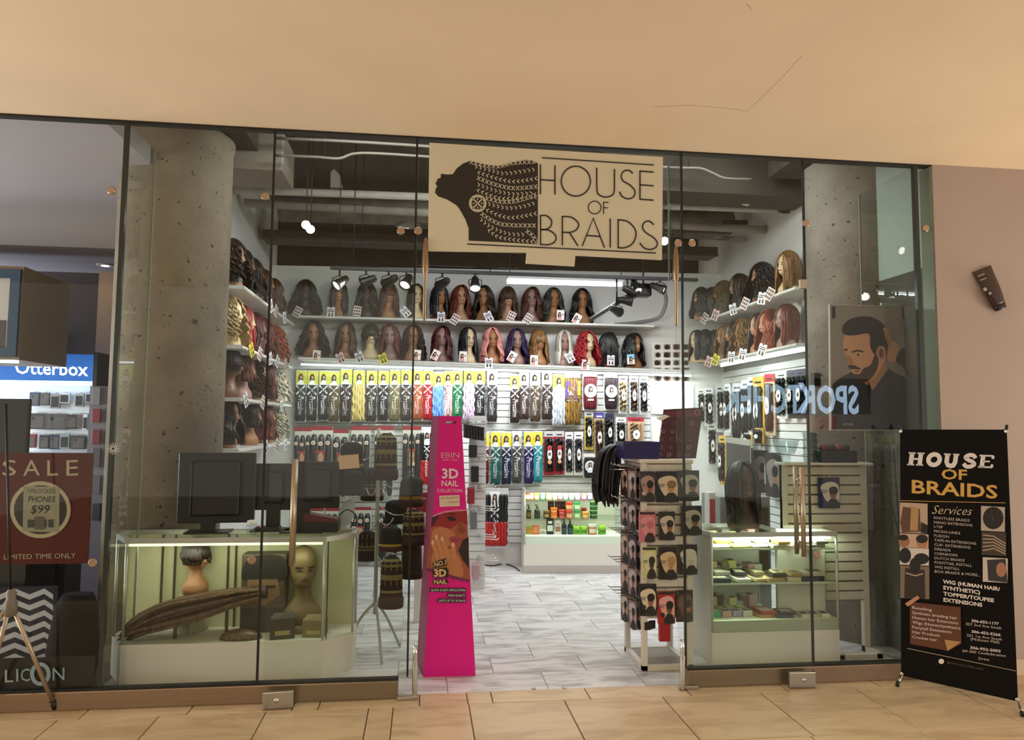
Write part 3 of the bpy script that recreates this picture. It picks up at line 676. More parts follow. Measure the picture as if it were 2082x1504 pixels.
STY = {
 'straight': dict(L=.405, spread=1.12, wave=.003, seed=1), 'long': dict(L=.408, spread=1.08, wave=.004, seed=2), 'wavy': dict(L=.402, spread=1.5, wave=.022, freq=2.6, seed=3, vol=1.06),
 'loose': dict(L=.40, spread=1.36, wave=.018, freq=2.0, seed=4, part=1, vol=1.04), 'curly': dict(L=.395, spread=1.6, wave=.027, freq=4.0, curl=1, seed=5, vol=1.1), 'big': dict(L=.39, spread=1.9, wave=.026, freq=3.2, curl=1, seed=6, vol=1.15),
 'bob': dict(L=.27, spread=1.15, wave=.005, seed=7, face=.55), 'short': dict(L=.205, spread=1.0, wave=.006, seed=8, face=.5, bangs=True), 'bangs': dict(L=.40, spread=1.3, wave=.015, freq=2.2, seed=9, bangs=True),
 'tight': dict(L=.40, spread=1.5, wave=.028, freq=6.5, curl=1, seed=10, n=56, fat=.013, vol=1.12), 'side': dict(L=.40, spread=1.35, wave=.016, freq=2.4, seed=11, face=.8, part=-1, vol=1.05), 'wide': dict(L=.40, spread=1.6, wave=.006, seed=12, vol=1.15)}
_first = {}
def wig(loc, deg, sty, hair, skin, label, group, scale=1.0, lips='#7d3a34'):
    t = thing('wig', label, 'wig', loc, math.radians(deg), group); t.scale = (scale,)*3
    sk = mat(skin, .45); lp = mat(lips, .4)
    if 'bust' not in _first: _first['bust'] = _bm.build('bust', [sk, INK, lp], t)
    else:
        b = _first['bust'].copy(); C.objects.link(b); b.parent = t; recolor(b, [sk, None, lp])
    if sty not in _first: h = _first[sty] = hair_mesh(**STY[sty]).build('hair', hair_mat('#141210'), t); recolor(h, [hair])
    else:
        h = _first[sty].copy(); C.objects.link(h); h.parent = t; recolor(h, [hair])
    return t
# printed hang tags, child of the wig they are tied to
TAGM = {}
def tag_mesh(kind):
    col = {'white': '#eceaf0', 'pink': '#efc9c6', 'yellow': '#e2d82e', 'blue': '#8cc4e2', 'grid': '#efdfe0', 'photo': '#f0e6e2'}[kind]
    w, h = .085, .115; s = MB(); s.box((-w/2, -.001, -h), (w/2, .001, 0), 0); pr = Print(base=.0014)
    mats = [mat(col, .5)]
    if kind in ('white', 'yellow', 'pink'):
        pr.rect(-w*.12, -h*.1, w*.12, 0, INK); pr.rect(-w*.36, -h*.32, w*.36, -h*.22, mat('#6a6470', .5)); pr.rect(-w*.42, -h*.47, w*.42, -h*.39, INK)
        for x in (-.2, .2):
            pr.poly(ell(x*w, -h*.68, w*.11, h*.13, 8), INK); pr.rect(x*w-w*.1, -h*.92, x*w+w*.1, -h*.7, INK); pr.poly(ell(x*w, -h*.67, w*.05, h*.07, 7), SKIN)
    elif kind == 'grid':
        for a in range(3):
            for b in range(3):
                x, z = (-.3+.3*a)*w, (-.2-.3*b)*h; pr.poly(ell(x, z, w*.13, h*.11, 8), mat('#3a1c1a', .5) if (a+b) % 2 else INK); pr.poly(ell(x, z, w*.055, h*.05, 6), SKIN)
    else:
        if kind == 'blue': pr.poly([(-w*.5, -h*.32), (w*.5, -h*.55), (w*.5, -h), (-w*.5, -h)], PAPER)
        woman(pr, -.0 if kind == 'blue' else -w*.12, -h*.95, h*.78, INK if kind == 'blue' else mat('#4a2318', .5), SKIN, mat('#d99a94', .5)); pr.rect(w*.18, -h*.5, w*.42, -h*.42, INK)
    pr.mb.v = s.v+pr.mb.v; n0 = len(s.v)
    f = list(s.f)+[tuple(k+n0 for k in q) for q in pr.mb.f]; mi = list(s.m)+[k+1 for k in pr.mb.m]
    me = bpy.data.meshes.new('hang_tag'); me.from_pydata(pr.mb.v, [], f)
    for m in mats+pr.mats: me.materials.append(m)
    me.polygons.foreach_set('material_index', mi); me.update(); return me
def hang(t, pos, rz, tilt, kind, sc=1.0):
    if kind not in TAGM: TAGM[kind] = tag_mesh(kind)
    o = put(TAGM[kind], 'hang_tag', t); bpy.context.view_layer.update()
    M = Matrix.Translation(pos) @ Matrix.Rotation(math.radians(rz), 4, 'Z') @ Matrix.Rotation(math.radians(tilt), 4, 'Y') @ Matrix.Scale(sc, 4)
    T = Matrix.Translation(t.location) @ Matrix.Rotation(t.rotation_euler.z, 4, 'Z') @ Matrix.Diagonal((*t.scale, 1))
    o.matrix_local = T.inverted() @ M
NUM = ['first', 'second', 'third', 'fourth', 'fifth', 'sixth', 'seventh', 'eighth', 'ninth', 'tenth', 'eleventh', 'twelfth', 'thirteenth', 'fourteenth', 'fifteenth', 'sixteenth', 'seventeenth', 'eighteenth', 'nineteenth', 'twentieth']
# ---- shelves ----
SH = mat('#d9dad4', .35)
def shelf(name, a, b, depth_dir, th, label):
    """board between a and b (front top edge), depth_dir points to the wall"""
    s = MB(); a, b, d = V(a), V(b), V(depth_dir); k = V((0, 0, -th))
    e = .012; f = d.normalized()*e
    s.loft([[a+f+k, a+k*.8, a+k*.2, a+f, a+d, a+d+k], [b+f+k, b+k*.8, b+k*.2, b+f, b+d, b+d+k]], 0, True, False)
    t = s.build(name, SH); return tag(t, label, 'shelf', 'white wig shelves')
F = back(.30)
A1, B1 = F.pt(606, 640), F.pt(1330, 660); A2, B2 = F.pt(606, 725), F.pt(1412, 752)
shelf('wall_shelf', A1, B1, BN*-.30, .028, 'upper white wig shelf on the back wall'); shelf('wall_shelf', A2, B2, BN*-.30, .03, 'lower white wig shelf on the back wall above the hair packs')
ZL = (2.69, 2.21, 1.79, 1.385); ZR = (2.80, 2.31)
for k, z in enumerate(ZL): shelf('wall_shelf', (-1.43, 1.55, z), (-1.43, 3.82, z), (-.328, 0, 0), .03, 'white wig shelf on the four tier side wall, %s from the top' % NUM[k])
for k, z in enumerate(ZR): shelf('wall_shelf', (3.16, 3.45, z), (3.16, 1.40, z), (.338, 0, 0), .03, 'white wig shelf on the two tier side wall, %s one' % ('upper', 'lower')[k])
H = dict(black=hair_mat('#0d0c0d', '#2b2828'), dbrown=hair_mat('#1b1310', '#3b2a20'), brown=hair_mat('#2e1c13', '#5f3f29'), chest=hair_mat('#3c1c12', '#6e3c22'), auburn=hair_mat('#4a1a10', '#84331c'), burg=hair_mat('#33090d', '#6a1a20'),
         copper=hair_mat('#7a2a10', '#b5542a'), honey=hair_mat('#5a3c1d', '#a97c45'), blond=hair_mat('#a88d57', '#e0cc98'), ash=hair_mat('#8f8672', '#cfc8b8'), pink=hair_mat('#d77f7c', '#f0b2a8'), purple=hair_mat('#180f24', '#3f2a63'),
         grey=hair_mat('#262523', '#55534d'), olive=hair_mat('#4a3d29', '#7d6a48'), red=hair_mat('#7d0f18', '#c23a3c'), silver=hair_mat('#b9b4a6', '#e6e1d2'), two=hair_mat('#150f10', '#4a2024'))
CW = dict(black='jet black', dbrown='very dark brown', brown='brown', chest='chestnut', auburn='auburn', burg='burgundy', copper='copper red', honey='honey brown', blond='blonde', ash='ash', pink='pastel pink', purple='dark purple', grey='charcoal grey', olive='olive brown', red='red', silver='platinum', two='black and pink')
SW = dict(straight='straight', long='long straight', wavy='wavy', loose='loosely waved', curly='curly', big='big curly', bob='bob cut', short='short cropped', bangs='fringed', tight='tightly curled', side='side parted', wide='wide brushed')
SKW = {'#b98b6c': 'tan', '#d9c098': 'cream', '#6b4530': 'dark brown', '#9c7a70': 'mauve', '#4a352a': 'dusky', '#a5744e': 'caramel'}
T_, L_, D_, M_, K_, C_ = '#b98b6c', '#d9c098', '#6b4530', '#9c7a70', '#4a352a', '#a5744e'
def row(lst, base_at, group, where, deg0):
    out = []
    for k, (px, sty, col, sk, dg) in enumerate(lst):
        p = base_at(px)
        out.append(wig(p, deg0+dg, sty, H[col], sk, '%s %s wig, %s bust, %s on %s' % (SW[sty], CW[col], SKW[sk], NUM[k], where), group))
    return out
BA = math.degrees(math.atan2(-.07, 1))
bk = back(.15)
def base_top(px): p = bk.pt(px, 645+(px-606)*.0265); q = A1+(B1-A1)*((p.x-A1.x)/(B1.x-A1.x)); return V((p.x, p.y, q.z+.001))
def base_low(px): p = bk.pt(px, 730+(px-606)*.0305); q = A2+(B2-A2)*((p.x-A2.x)/(B2.x-A2.x)); return V((p.x, p.y, q.z+.001))
top = row([(620, 'big', 'dbrown', K_, 10), (688, 'long', 'dbrown', C_, 5), (745, 'wavy', 'dbrown', K_, 0), (790, 'bangs', 'chest', C_, 8), (845, 'straight', 'dbrown', L_, 20), (893, 'straight', 'black', C_, 25), (935, 'loose', 'auburn', T_, 15), (984, 'wavy', 'dbrown', C_, -10),
           (1032, 'bangs', 'brown', T_, 5), (1080, 'loose', 'chest', M_, 0), (1125, 'wavy', 'grey', C_, 5), (1183, 'wavy', 'black', C_, 0)], base_top, 'wigs on the upper back shelf', 'upper back shelf', BA)
low = row([(636, 'big', 'dbrown', C_, 12), (702, 'loose', 'brown', C_, 5), (752, 'short', 'dbrown', L_, 15), (793, 'side', 'auburn', M_, 0), (839, 'tight', 'two', C_, 8), (897, 'loose', 'burg', M_, 5), (951, 'straight', 'black', L_, 25), (1000, 'wavy', 'pink', C_, 5),
           (1050, 'wavy', 'purple', M_, 5), (1095, 'bangs', 'honey', C_, 12), (1147, 'straight', 'silver', M_, 0), (1194, 'curly', 'red', L_, 20), (1240, 'long', 'black', D_, 75), (1288, 'loose', 'black', C_, 30)], base_low, 'wigs on the lower back shelf', 'lower back shelf', BA)
E1 = back(.302)
def tags(lst, wigs, plane, deg):
    for px, py, tilt, kind, w in lst: hang(wigs[w], plane.pt(px, py), deg, tilt, kind, 1.0)
tags([(610, 625, 28, 'grid', 0), (673, 624, 0, 'white', 1), (728, 622, 8, 'grid', 2), (818, 626, -40, 'white', 3), (897, 634, 0, 'white', 5), (930, 640, 30, 'grid', 6), (989, 634, -25, 'white', 7), (1044, 634, 25, 'grid', 8), (1079, 639, 32, 'grid', 9), (1140, 630, 2, 'photo', 10), (1178, 639, 30, 'photo', 11)], top, E1, BA)
tags([(645, 712, 5, 'photo', 0), (688, 718, -25, 'pink', 1), (727, 716, -22, 'white', 2), (775, 719, -22, 'yellow', 3), (849, 711, 5, 'photo', 4), (890, 712, 25, 'photo', 5), (942, 714, 2, 'photo', 6), (994, 727, 0, 'white', 7), (1046, 716, 28, 'photo', 8), (1086, 722, 0, 'photo', 9), (1154, 717, -28, 'white', 10), (1191, 731, 2, 'photo', 11), (1242, 722, 0, 'white', 12), (1282, 720, -3, 'blue', 13)], low, E1, BA)
def sideL(z): return lambda px: V((-1.585, atX(px, 700, -1.585).y, z+.001))
def sideR(z):
    def f(px):
        p = atX(px, 600, 3.33)
        if p.y > 3.50: p = atY(px, 600, 3.50-.0015*(px-1413))
        return V((min(p.x, 3.33), p.y, z+.001))
    return f
l1 = row([(466, 'curly', 'dbrown', T_, -10), (487, 'loose', 'black', C_, 0), (508, 'wavy', 'dbrown', C_, 0), (531, 'long', 'brown', C_, 5), (552, 'wavy', 'brown', C_, 0)], sideL(ZL[0]), 'wigs on the four tier side wall', 'top shelf, four tier wall', 90)
l2 = row([(466, 'tight', 'blond', L_, -15), (492, 'straight', 'red', L_, 0), (516, 'loose', 'burg', M_, 0), (536, 'wavy', 'auburn', M_, 0), (560, 'curly', 'copper', T_, 0)], sideL(ZL[1]), 'wigs on the four tier side wall', 'second shelf, four tier wall', 90)
l3 = row([(468, 'short', 'dbrown', D_, 0), (495, 'bob', 'chest', M_, 0), (521, 'tight', 'brown', L_, 0), (546, 'long', 'burg', M_, 0), (566, 'curly', 'ash', T_, 0)], sideL(ZL[2]), 'wigs on the four tier side wall', 'third shelf, four tier wall', 90)
l4 = row([(466, 'wavy', 'dbrown', C_, -10), (512, 'bob', 'dbrown', C_, 0), (543, 'loose', 'auburn', C_, 0), (566, 'tight', 'ash', L_, 0)], sideL(ZL[3]), 'wigs on the four tier side wall', 'lowest shelf, four tier wall', 90)
for ws, z, pxs in ((l1, ZL[0], (545, 560, 575)), (l2, ZL[1], (508, 530, 548, 566, 580)), (l3, ZL[2], (500, 540, 575)), (l4, ZL[3], (545, 570, 585))):
    for k, px in enumerate(pxs):
        p = atX(px, 700, -1.425); hang(ws[min(k, len(ws)-1)], V((-1.42, p.y, z+.035)), 80, (-30, 25, -15, 30)[k % 4], ('white', 'grid', 'white')[k % 3] if not (ws is l2 and k == 0) else 'yellow')
r1 = row([(1425, 'wavy', 'grey', T_, 10), (1447, 'straight', 'grey', C_, 0), (1470, 'loose', 'olive', C_, 0), (1503, 'straight', 'dbrown', T_, 0), (1549, 'big', 'black', T_, 5), (1603, 'straight', 'honey', L_, 12)], sideR(ZR[0]), 'wigs on the two tier side wall', 'upper shelf, two tier wall', -90)
r2 = row([(1416, 'straight', 'dbrown', L_, 25), (1431, 'loose', 'black', L_, 15), (1454, 'side', 'dbrown', T_, 5), (1475, 'loose', 'honey', T_, 5), (1492, 'long', 'black', C_, 0), (1513, 'curly', 'honey', C_, 0), (1543, 'straight', 'black', T_, 10), (1562, 'loose', 'copper', T_, 8), (1598, 'long', 'auburn', M_, 5)], sideR(ZR[1]), 'wigs on the two tier side wall', 'lower shelf, two tier wall', -90)
for w_ in r1[:2]+r2[:3]: w_.scale = (.84, .84, .9)
for ws, z, lst in ((r1, ZR[0], ((1437, 'grid', 35, 0), (1458, 'pink', 25, 1), (1489, 'white', -10, 2), (1520, 'grid', 30, 3), (1552, 'white', 12, 4), (1572, 'grid', 35, 5))), (r2, ZR[1], ((1443, 'pink', 20, 1), (1458, 'yellow', 30, 2), (1487, 'white', 5, 4), (1511, 'white', 14, 5), (1552, 'white', 20, 7)))):
    for px, kd, tl, w in lst:
        p = atX(px, 650, 3.15); hang(ws[w], V((3.15, p.y, z+.05)), -62, tl, kd, 1.0)
# ================= hair packs on the slatted walls =================
SLAT = mat('#d5d6d4', .45)
def slatwall(nm, pl, x0, x1, z0, z1, pitch=.075, label=None, cat=None):
    """local panel: e axis along, built as one backing with a proud slat per row"""
    M = Matrix(((pl.e.x, -pl.n.x, 0, pl.p.x), (pl.e.y, -pl.n.y, 0, pl.p.y), (0, 0, 1, 0), (0, 0, 0, 1)))
    t = boxo(nm, (x0, .0, z0), (x1, .012, z1), mat('#77736c', .7)); t.matrix_world = M; z = z0+.004; me = None
    if label: tag(t, label, cat)
    while z+pitch-.006 < z1:
        if me is None:
            s = MB(); s.bbox((x0, -.011, 0), (x1, .0, pitch-.009), .003); o = s.build('slat', SLAT, t); me = o.data
        else: o = put(me, 'slat', t)
        o.location = (0, 0, z); z += pitch
    return t
bs = back(.025)
xa = (bs.pt(600, 860)-bs.p).dot(bs.e); xb = (bs.pt(1322, 860)-bs.p).dot(bs.e)
slatwall('slatwall_panel', bs, xa, xb, .25, 2.20, .075, 'white slatwall panel covering the back wall below the wig shelves', 'slatwall')
eR = Plane((3.478, 2.3, 0), (-1, 0, 0))
slatwall('slatwall_panel', eR, -1.35, .93, .35, 2.28, .075, 'white slatwall panel along the two tier side wall', 'slatwall')
CLEAR = mat('#cfd3d2', .2, coat=1, name='poly_bag'); LIME = mat('#b9bd3c', .45); YEL = mat('#d9c21d', .45); XW = mat('#e8e8ea', .4)
GRN = mat('#4f7a3c', .5)
def ridged(s, w, z1, z0, y, bulge, n=9, wave=.0, fr=5, mi=0, seed=1, taper=True):
    """a bundle of hair lying in the bag: several parallel wavy strands, fused side by side"""
    rg = random.Random(seed)
    for i in range(n):
        x = (i/(n-1)-.5)*w*.86; r = w/n*.78; ph = rg.uniform(0, 6)
        K = 14; path = []; rad = []
        for k in range(K):
            t = k/(K-1); path.append((x+wave*math.sin(fr*6.28*t+ph), y-bulge*math.sqrt(max(0, 1-(2*x/w)**2))-wave*.6*math.cos(fr*6.28*t+ph), z1+(z0-z1)*t)); rad.append(r*(1 if not taper or t < .9 else 1-.6*(t-.9)/.1))
        s.tube(path, rad, 5, mi)
PK = {}
def pack_parts(style, w, h):
    """list of (part name, mesh, n recolourable slot) built once per style and size"""
    k = (style, round(w, 2), round(h, 2))
    if k in PK: return PK[k]
    w, h = k[1], k[2]; out = []
    def mesh(mb, name, mats):
        o = mb.build(name, mats); me = o.data; bpy.data.objects.remove(o); out.append((name, me)); return me
    HD = INK
    s = MB(); s.bbox((-w/2, -.012, -h), (w/2, .004, 0), .004)
    bagm = {'circle': WHITE, 'pre': mat('#c8c7b8', .3), 'yel': mat('#d8bf52', .4), 'pur': mat('#cda65f', .4), 'redk': mat('#9c1a24', .4), 'tanr': mat('#c0a282', .4), 'blk': mat('#1a1a1c', .4), 'goldb': mat('#cf9f3f', .4), 'white': WHITE}.get(style, CLEAR)
    mesh(s, 'bag', bagm)
    def pm(pr, name): 
        o = pr.build(name); me = o.data; bpy.data.objects.remove(o); out.append((name, me))
    if style in ('x', 'xp', 'xs'):
        hz = h*.27; pr = Print(base=.014); pr.rect(-w/2, -hz, w/2, -.01, LIME if style == 'x' else mat('#a9b09a', .5) if style == 'xs' else YEL); pr.rect(-w/2, -hz*.42, w/2, -.01, mat('#d2cc4e', .45) if style != 'xs' else mat('#c8ccc4', .4)); woman(pr, -w*.05, -hz, hz*.78, INK); pr.rect(-w*.46, -hz-.006, w*.46, -hz, PAPER); pm(pr, 'header_card')
        s = MB(); ridged(s, w*.9, -hz-.012, -h*.985, -.014, .014, 7, .0025, 3); mesh(s, 'hair', hair_mat('#141210'))
        pr = Print(base=.036); b = w*.40; zt = -hz-.02; pr.stroke([(-b, zt), (b, zt-b*2)], w*.14, XW); pr.stroke([(b, zt), (-b, zt-b*2)], w*.11, XW, lift=True)
        pr.text('-Pression', (-w*.20, zt-b*2.0), (-w*.20, -h*.86), w*.52, XW, shear=.15, bold=.01); pm(pr, 'lettering')
    elif style == 'plain':
        hz = h*.27; pr = Print(base=.014); pr.rect(-w/2, -hz, w/2, -.01, LIME); pr.rect(-w/2, -hz*.42, w/2, -.01, mat('#d2cc4e', .45)); woman(pr, 0, -hz, hz*.78, INK); pm(pr, 'header_card')
        s = MB(); ridged(s, w*.95, -hz-.005, -h*.99, -.012, .02, 5, .009, 4); mesh(s, 'hair', hair_mat('#141210'))
    elif style == 'pre':
        pr = Print(base=.0125); pr.rect(-w/2, -h*.06, w/2, 0, mat('#8d2630', .5)); pm(pr, 'header_card')
        s = MB(); n = 3 if w > .17 else 2
        for i in range(n):
            x = (i-(n-1)/2)*w/n; s.tube([(x, -.022, -h*.12), (x, -.03, -h*.17), (x, -.03, -h*.9), (x, -.02, -h*.98)], [w/n*.25, w/n*.42, w/n*.44, w/n*.3], 8)
        mesh(s, 'hair', hair_mat('#141210'))
        pr = Print(base=.0)
        for i in range(n):
            x = (i-(n-1)/2)*w/n; pr.base = .030+w/n*.43; pr.poly(ell(x, -h*.235-(.01 if i == 1 else 0), w/n*.30, None, 10), PAPER); pr.poly(ell(x, -h*.235-(.01 if i == 1 else 0), w/n*.20, None, 10), mat('#c98a5e', .5))
        pr.rect(-w*.22, -h*.60, w*.22, -h*.35, mat('#4c463a', .5)); pr.rect(-w*.22, -h*.375, w*.22, -h*.345, mat('#a13a30', .5)); pr.poly(ell(w*.03, -h*.44, w*.13, h*.07, 10), SKIN); pr.rect(-w*.1, -h*.60, w*.16, -h*.50, mat('#b08a5c', .5))
        pr.text('3X', (-w*.05, -h*.60), (w*.22, -h*.60), h*.05, XW); pr.text('PRE-STRETCHED', (-w*.06, -h*.63), (-w*.06, -h*.97), w*.18, XW); pm(pr, 'label')
    elif style == 'circle':
        s = MB(); s.loft([[( w*.46*math.copysign(abs(math.cos(a))**.5, math.cos(a)), -.03-.02*kk, -h*.55+h*.42*math.copysign(abs(math.sin(a))**.6, math.sin(a))) for a in [2*pi*j/24 for j in range(24)]] for kk in (-1, .4)] , 0); ridged(s, w*.85, -h*.14, -h*.98, -.03, .02, 7, .002, 3, seed=3); mesh(s, 'hair', hair_mat('#141210'))
        pr = Print(base=.068); pr.poly(ell(0, -h*.50, w*.42, w*.46, 22), PAPER); pr.poly(ell(0, -h*.50, w*.37, w*.41, 22), mat('#aeb7bb', .5)); woman(pr, 0, -h*.50-w*.32, w*.66, INK); pr.rect(-w*.2, -h*.75, w*.2, -h*.71, PAPER); pm(pr, 'round_label')
    elif style in ('twist', 'yel', 'pur', 'blk', 'redk', 'white', 'tanr', 'goldb'):
        hc = {'twist': '#d9d6d0', 'yel': '#d2d4d6', 'pur': '#4b3f8d', 'blk': '#2d3350', 'redk': '#b9b6b6', 'white': '#e2e0e4', 'tanr': '#9c2030', 'goldb': '#c9a048'}[style]
        pr = Print(base=.0125); pr.rect(-w/2, -h*.13, w/2, 0, mat(hc, .45)); pr.rect(-w*.3, -h*.10, w*.3, -h*.07, INK if style != 'pur' else XW); pm(pr, 'header_card')
        s = MB(); ridged(s, w*.62, -h*.16, -h*.93, -.02, .016, 3 if style != 'tanr' else 6, .008, 7); mesh(s, 'hair', hair_mat('#141210'))
        pr = Print(base=.052); pr.poly(ell(0, -h*.52, w*.22, h*.14, 16), PAPER); woman(pr, 0, -h*.60, h*.13, INK)
        if style == 'redk': pr.poly(ell(0, -h*.38, w*.22, w*.26, 12), mat('#b23b3c', .5)); pr.poly(ell(0, -h*.70, w*.2, None, 10), mat('#c9a070', .5))
        pm(pr, 'label')
    elif style == 'gold':
        s = MB(); ridged(s, w*.95, -h*.10, -h*.985, -.012, .02, 6, .008, 5); mesh(s, 'hair', hair_mat('#141210'))
        pr = Print(base=.045); pr.rect(-w*.48, -h*.50, w*.30, -h*.16, mat('#4a3272', .5)); pr.rect(w*.30, -h*.42, w*.48, -h*.16, YEL); pr.poly(ell(-w*.1, -h*.32, w*.24, None, 14), PAPER); woman(pr, -w*.1, -h*.42, h*.2, mat('#6a4a1c', .5)); pr.rect(-w*.48, -h*.54, w*.42, -h*.49, INK); pr.text('Xpression', (-w*.4, -h*.533), (w*.3, -h*.533), h*.022, XW); pm(pr, 'sleeve')
    elif style == 'ombre':
        s = MB(); ridged(s, w*.92, -h*.10, -h*.60, -.016, .014, 8, .003, 2); mesh(s, 'hair', hair_mat('#141210'))
        s = MB(); ridged(s, w*.9, -h*.56, -h*.96, -.016, .014, 8, .006, 3); mesh(s, 'hair_end', hair_mat('#8d1218', '#c9302a'))
        pr = Print(base=.05); pr.rect(-w*.18, -h*.30, w*.18, -h*.05, PAPER); woman(pr, 0, -h*.26, h*.18, INK); b = w*.18; pr.stroke([(-b, -h*.32), (b, -h*.32-b*2)], w*.07, XW); pr.stroke([(b, -h*.32), (-b, -h*.32-b*2)], w*.05, XW); pr.text('-Pression', (-w*.09, -h*.32-b*2), (-w*.09, -h*.82), w*.22, XW, shear=.15); pm(pr, 'lettering')
    PK[k] = out; return out
HOOK = MB(); HOOK.tube([(0, -.012, -.008), (0, .046, -.004), (0, .048, -.02)], .003, 6)
def pack(loc, rz, style, w, h, hair, label, group, cat='hair pack'):
    t = thing('hair_pack', label, cat, loc, rz, group)
    if 'hook' not in PK: PK['hook'] = HOOK.build('peg_hook', CHROME, t).data
    else: put(PK['hook'], 'peg_hook', t)
    for nm, me in pack_parts(style, w, h):
        o = put(me, nm, t)
        if nm == 'hair' and hair: recolor(o, [hair])
    return t
HP = {}
def hp(c, c2=None): return hair_mat(c, c2)
def rack_row(lst, plane, group, where, rz):
    for k, (px, y0, y1, wp, style, hc, nm) in enumerate(lst):
        p = plane.pt(px, y0); q = plane.pt(px, y1); sc = (p-CAM).dot(FW)/F_PX
        pack(p, rz, style, wp*sc, p.z-q.z, hp(*hc) if hc else None, '%s, %s %s' % (nm, NUM[k], where), group)
pk = back(.10); rzb = math.radians(BA)
N1, N2, N3 = ('#0e0e10', '#2a2a2c'), ('#1a1310', '#3a2a20'), ('#3a2c1c', '#6b5434')
X = 'braiding hair pack under lime header'
up = [(614, 752, 858, 21, 'x', N1, 'black '+X), (637, 753, 857, 21, 'x', N1, 'soft black '+X), (660, 753, 855, 20, 'x', N1, 'blue black '+X), (681, 754, 858, 21, 'x', ('#2e2416', '#66532f'), 'mottled brown and black '+X), (705, 750, 859, 24, 'x', N2, 'dark brown '+X), (731, 752, 858, 23, 'plain', ('#a8924c', '#dcc887'), 'wavy blonde '+X), (757, 753, 858, 22, 'x', ('#1c1815', '#453a30'), 'ash brown '+X),
      (781, 753, 857, 21, 'x', N1, 'plain black '+X), (804, 752, 858, 22, 'x', ('#4a4028', '#85764c'), 'dusty olive '+X), (827, 752, 857, 22, 'x', ('#241a16', '#4b3a32'), 'smoky brown '+X), (850, 752, 856, 21, 'x', ('#7c3318', '#b0633a'), 'copper '+X), (871, 752, 855, 20, 'x', ('#7e0f12', '#b3282a'), 'bright red '+X), (892, 757, 860, 21, 'plain', ('#3f6fb4', '#8bb4e4'), 'sky blue '+X), (912, 754, 856, 17, 'xp', ('#6a2c22', '#d9c8c4'), 'rust and white '+X),
      (931, 753, 854, 20, 'x', ('#0c4a28', '#1f7a48'), 'emerald green '+X), (954, 752, 855, 21, 'plain', ('#a893a8', '#d9c8d9'), 'pale lilac '+X), (976, 753, 853, 22, 'x', N1, 'very black '+X), (1001, 752, 858, 22, 'xs', ('#1d1b1b', '#423c3a'), 'charcoal braiding hair pack with a clear pale header')]
rack_row(up, pk, 'hair packs in the upper rack', 'in upper rack', rzb)
up2 = [(1047, 762, 862, 19, 'x', N2, 'narrow black brown '+X), (1066, 755, 855, 19, 'xs', ('#241a16', '#4d3b32'), 'cocoa hair pack with a dull green header'), (1088, 754, 858, 22, 'xs', ('#2e2318', '#5d4a36'), 'taupe hair pack with a dark green header'), (1112, 752, 855, 22, 'xs', ('#1e1410', '#43302a'), 'espresso hair pack with a pinkish clear header'), (1136, 760, 866, 25, 'plain', ('#8f959e', '#d0d4da'), 'silver grey '+X),
       (1164, 758, 866, 31, 'gold', ('#4f3a14', '#947233'), 'golden curly hair pack in a purple sleeve'), (1199, 755, 834, 30, 'circle', ('#3a0a10', '#6a1822'), 'burgundy hair pack with a round picture label'), (1241, 758, 834, 28, 'circle', ('#170f12', '#35242a'), 'dark plum hair pack with a round picture label'), (1266, 764, 842, 17, 'twist', ('#8a744e', '#c4ac80'), 'blonde twist hair pack'), (1288, 764, 842, 18, 'twist', ('#2a1c12', '#5a4028'), 'brown twist hair pack'), (1308, 765, 842, 17, 'twist', N1, 'black twist hair pack')]
rack_row(up2, pk, 'hair packs in the upper rack', 'in upper rack past bare slats', rzb)
pre = 'pre stretched hair pack with capped ends'
m1 = [(617, 868, 1010, 34, 'pre', N1, 'black '+pre), (655, 866, 1010, 44, 'pre', N1, 'widest black '+pre), (694, 872, 1010, 30, 'pre', N1, 'narrow black '+pre), (734, 866, 1010, 40, 'pre', N1, 'black red topped '+pre), (782, 866, 1010, 40, 'pre', N1, 'black '+pre+' behind plaid hat'), (838, 866, 1000, 38, 'pre', N1, 'glossy black '+pre), (869, 868, 990, 30, 'ombre', None, 'black hair pack with white photo card by pink tower')]
rack_row(m1, pk, 'hair packs in the middle rack', 'in middle rack', rzb)
m2 = [(985, 878, 984, 19, 'xp', ('#3a0a0c', '#6d1a1c'), 'wine red '+X), (1008, 877, 986, 20, 'xp', ('#0c3a34', '#1c665c'), 'teal green '+X), (1030, 878, 986, 19, 'xp', ('#0c1226', '#1d2a4a'), 'navy '+X), (1051, 876, 984, 19, 'xs', ('#2a2828', '#5a5654'), 'steel grey hair pack with brown header'), (1075, 877, 985, 19, 'xp', ('#150f3a', '#2f2768'), 'indigo '+X), (1094, 876, 982, 17, 'xp', ('#0f6a76', '#2fa3ab'), 'turquoise '+X),
      (1117, 876, 966, 22, 'redk', N1, 'black hair in red pack beside turquoise one'), (1137, 876, 964, 20, 'redk', N1, 'black hair in red pack beside clear ones'), (1157, 878, 966, 16, 'white', N1, 'black hair pack with small white label'), (1176, 878, 966, 18, 'white', N1, 'black hair pack with tall white label')]
rack_row(m2, pk, 'hair packs in the middle rack', 'in middle rack past pink tower', rzb)
m3 = [(1197, 836, 914, 17, 'yel', N1, 'black hair on a yellow card'), (1218, 838, 936, 20, 'pur', N2, 'brown hair under a purple header'), (1239, 840, 914, 18, 'blk', N1, 'black hair pack with a navy and yellow top'), (1262, 848, 916, 22, 'white', N1, 'black hair pack with dark blue white top'), (1292, 848, 916, 34, 'tanr', ('#8a6a4a', '#b4946c'), 'tan hair pack with a red header'), (1198, 922, 972, 24, 'circle', N1, 'small black pack with a round white badge')]
rack_row(m3, back(.09), 'hair packs near the poster sheet', 'near the poster sheet', rzb)
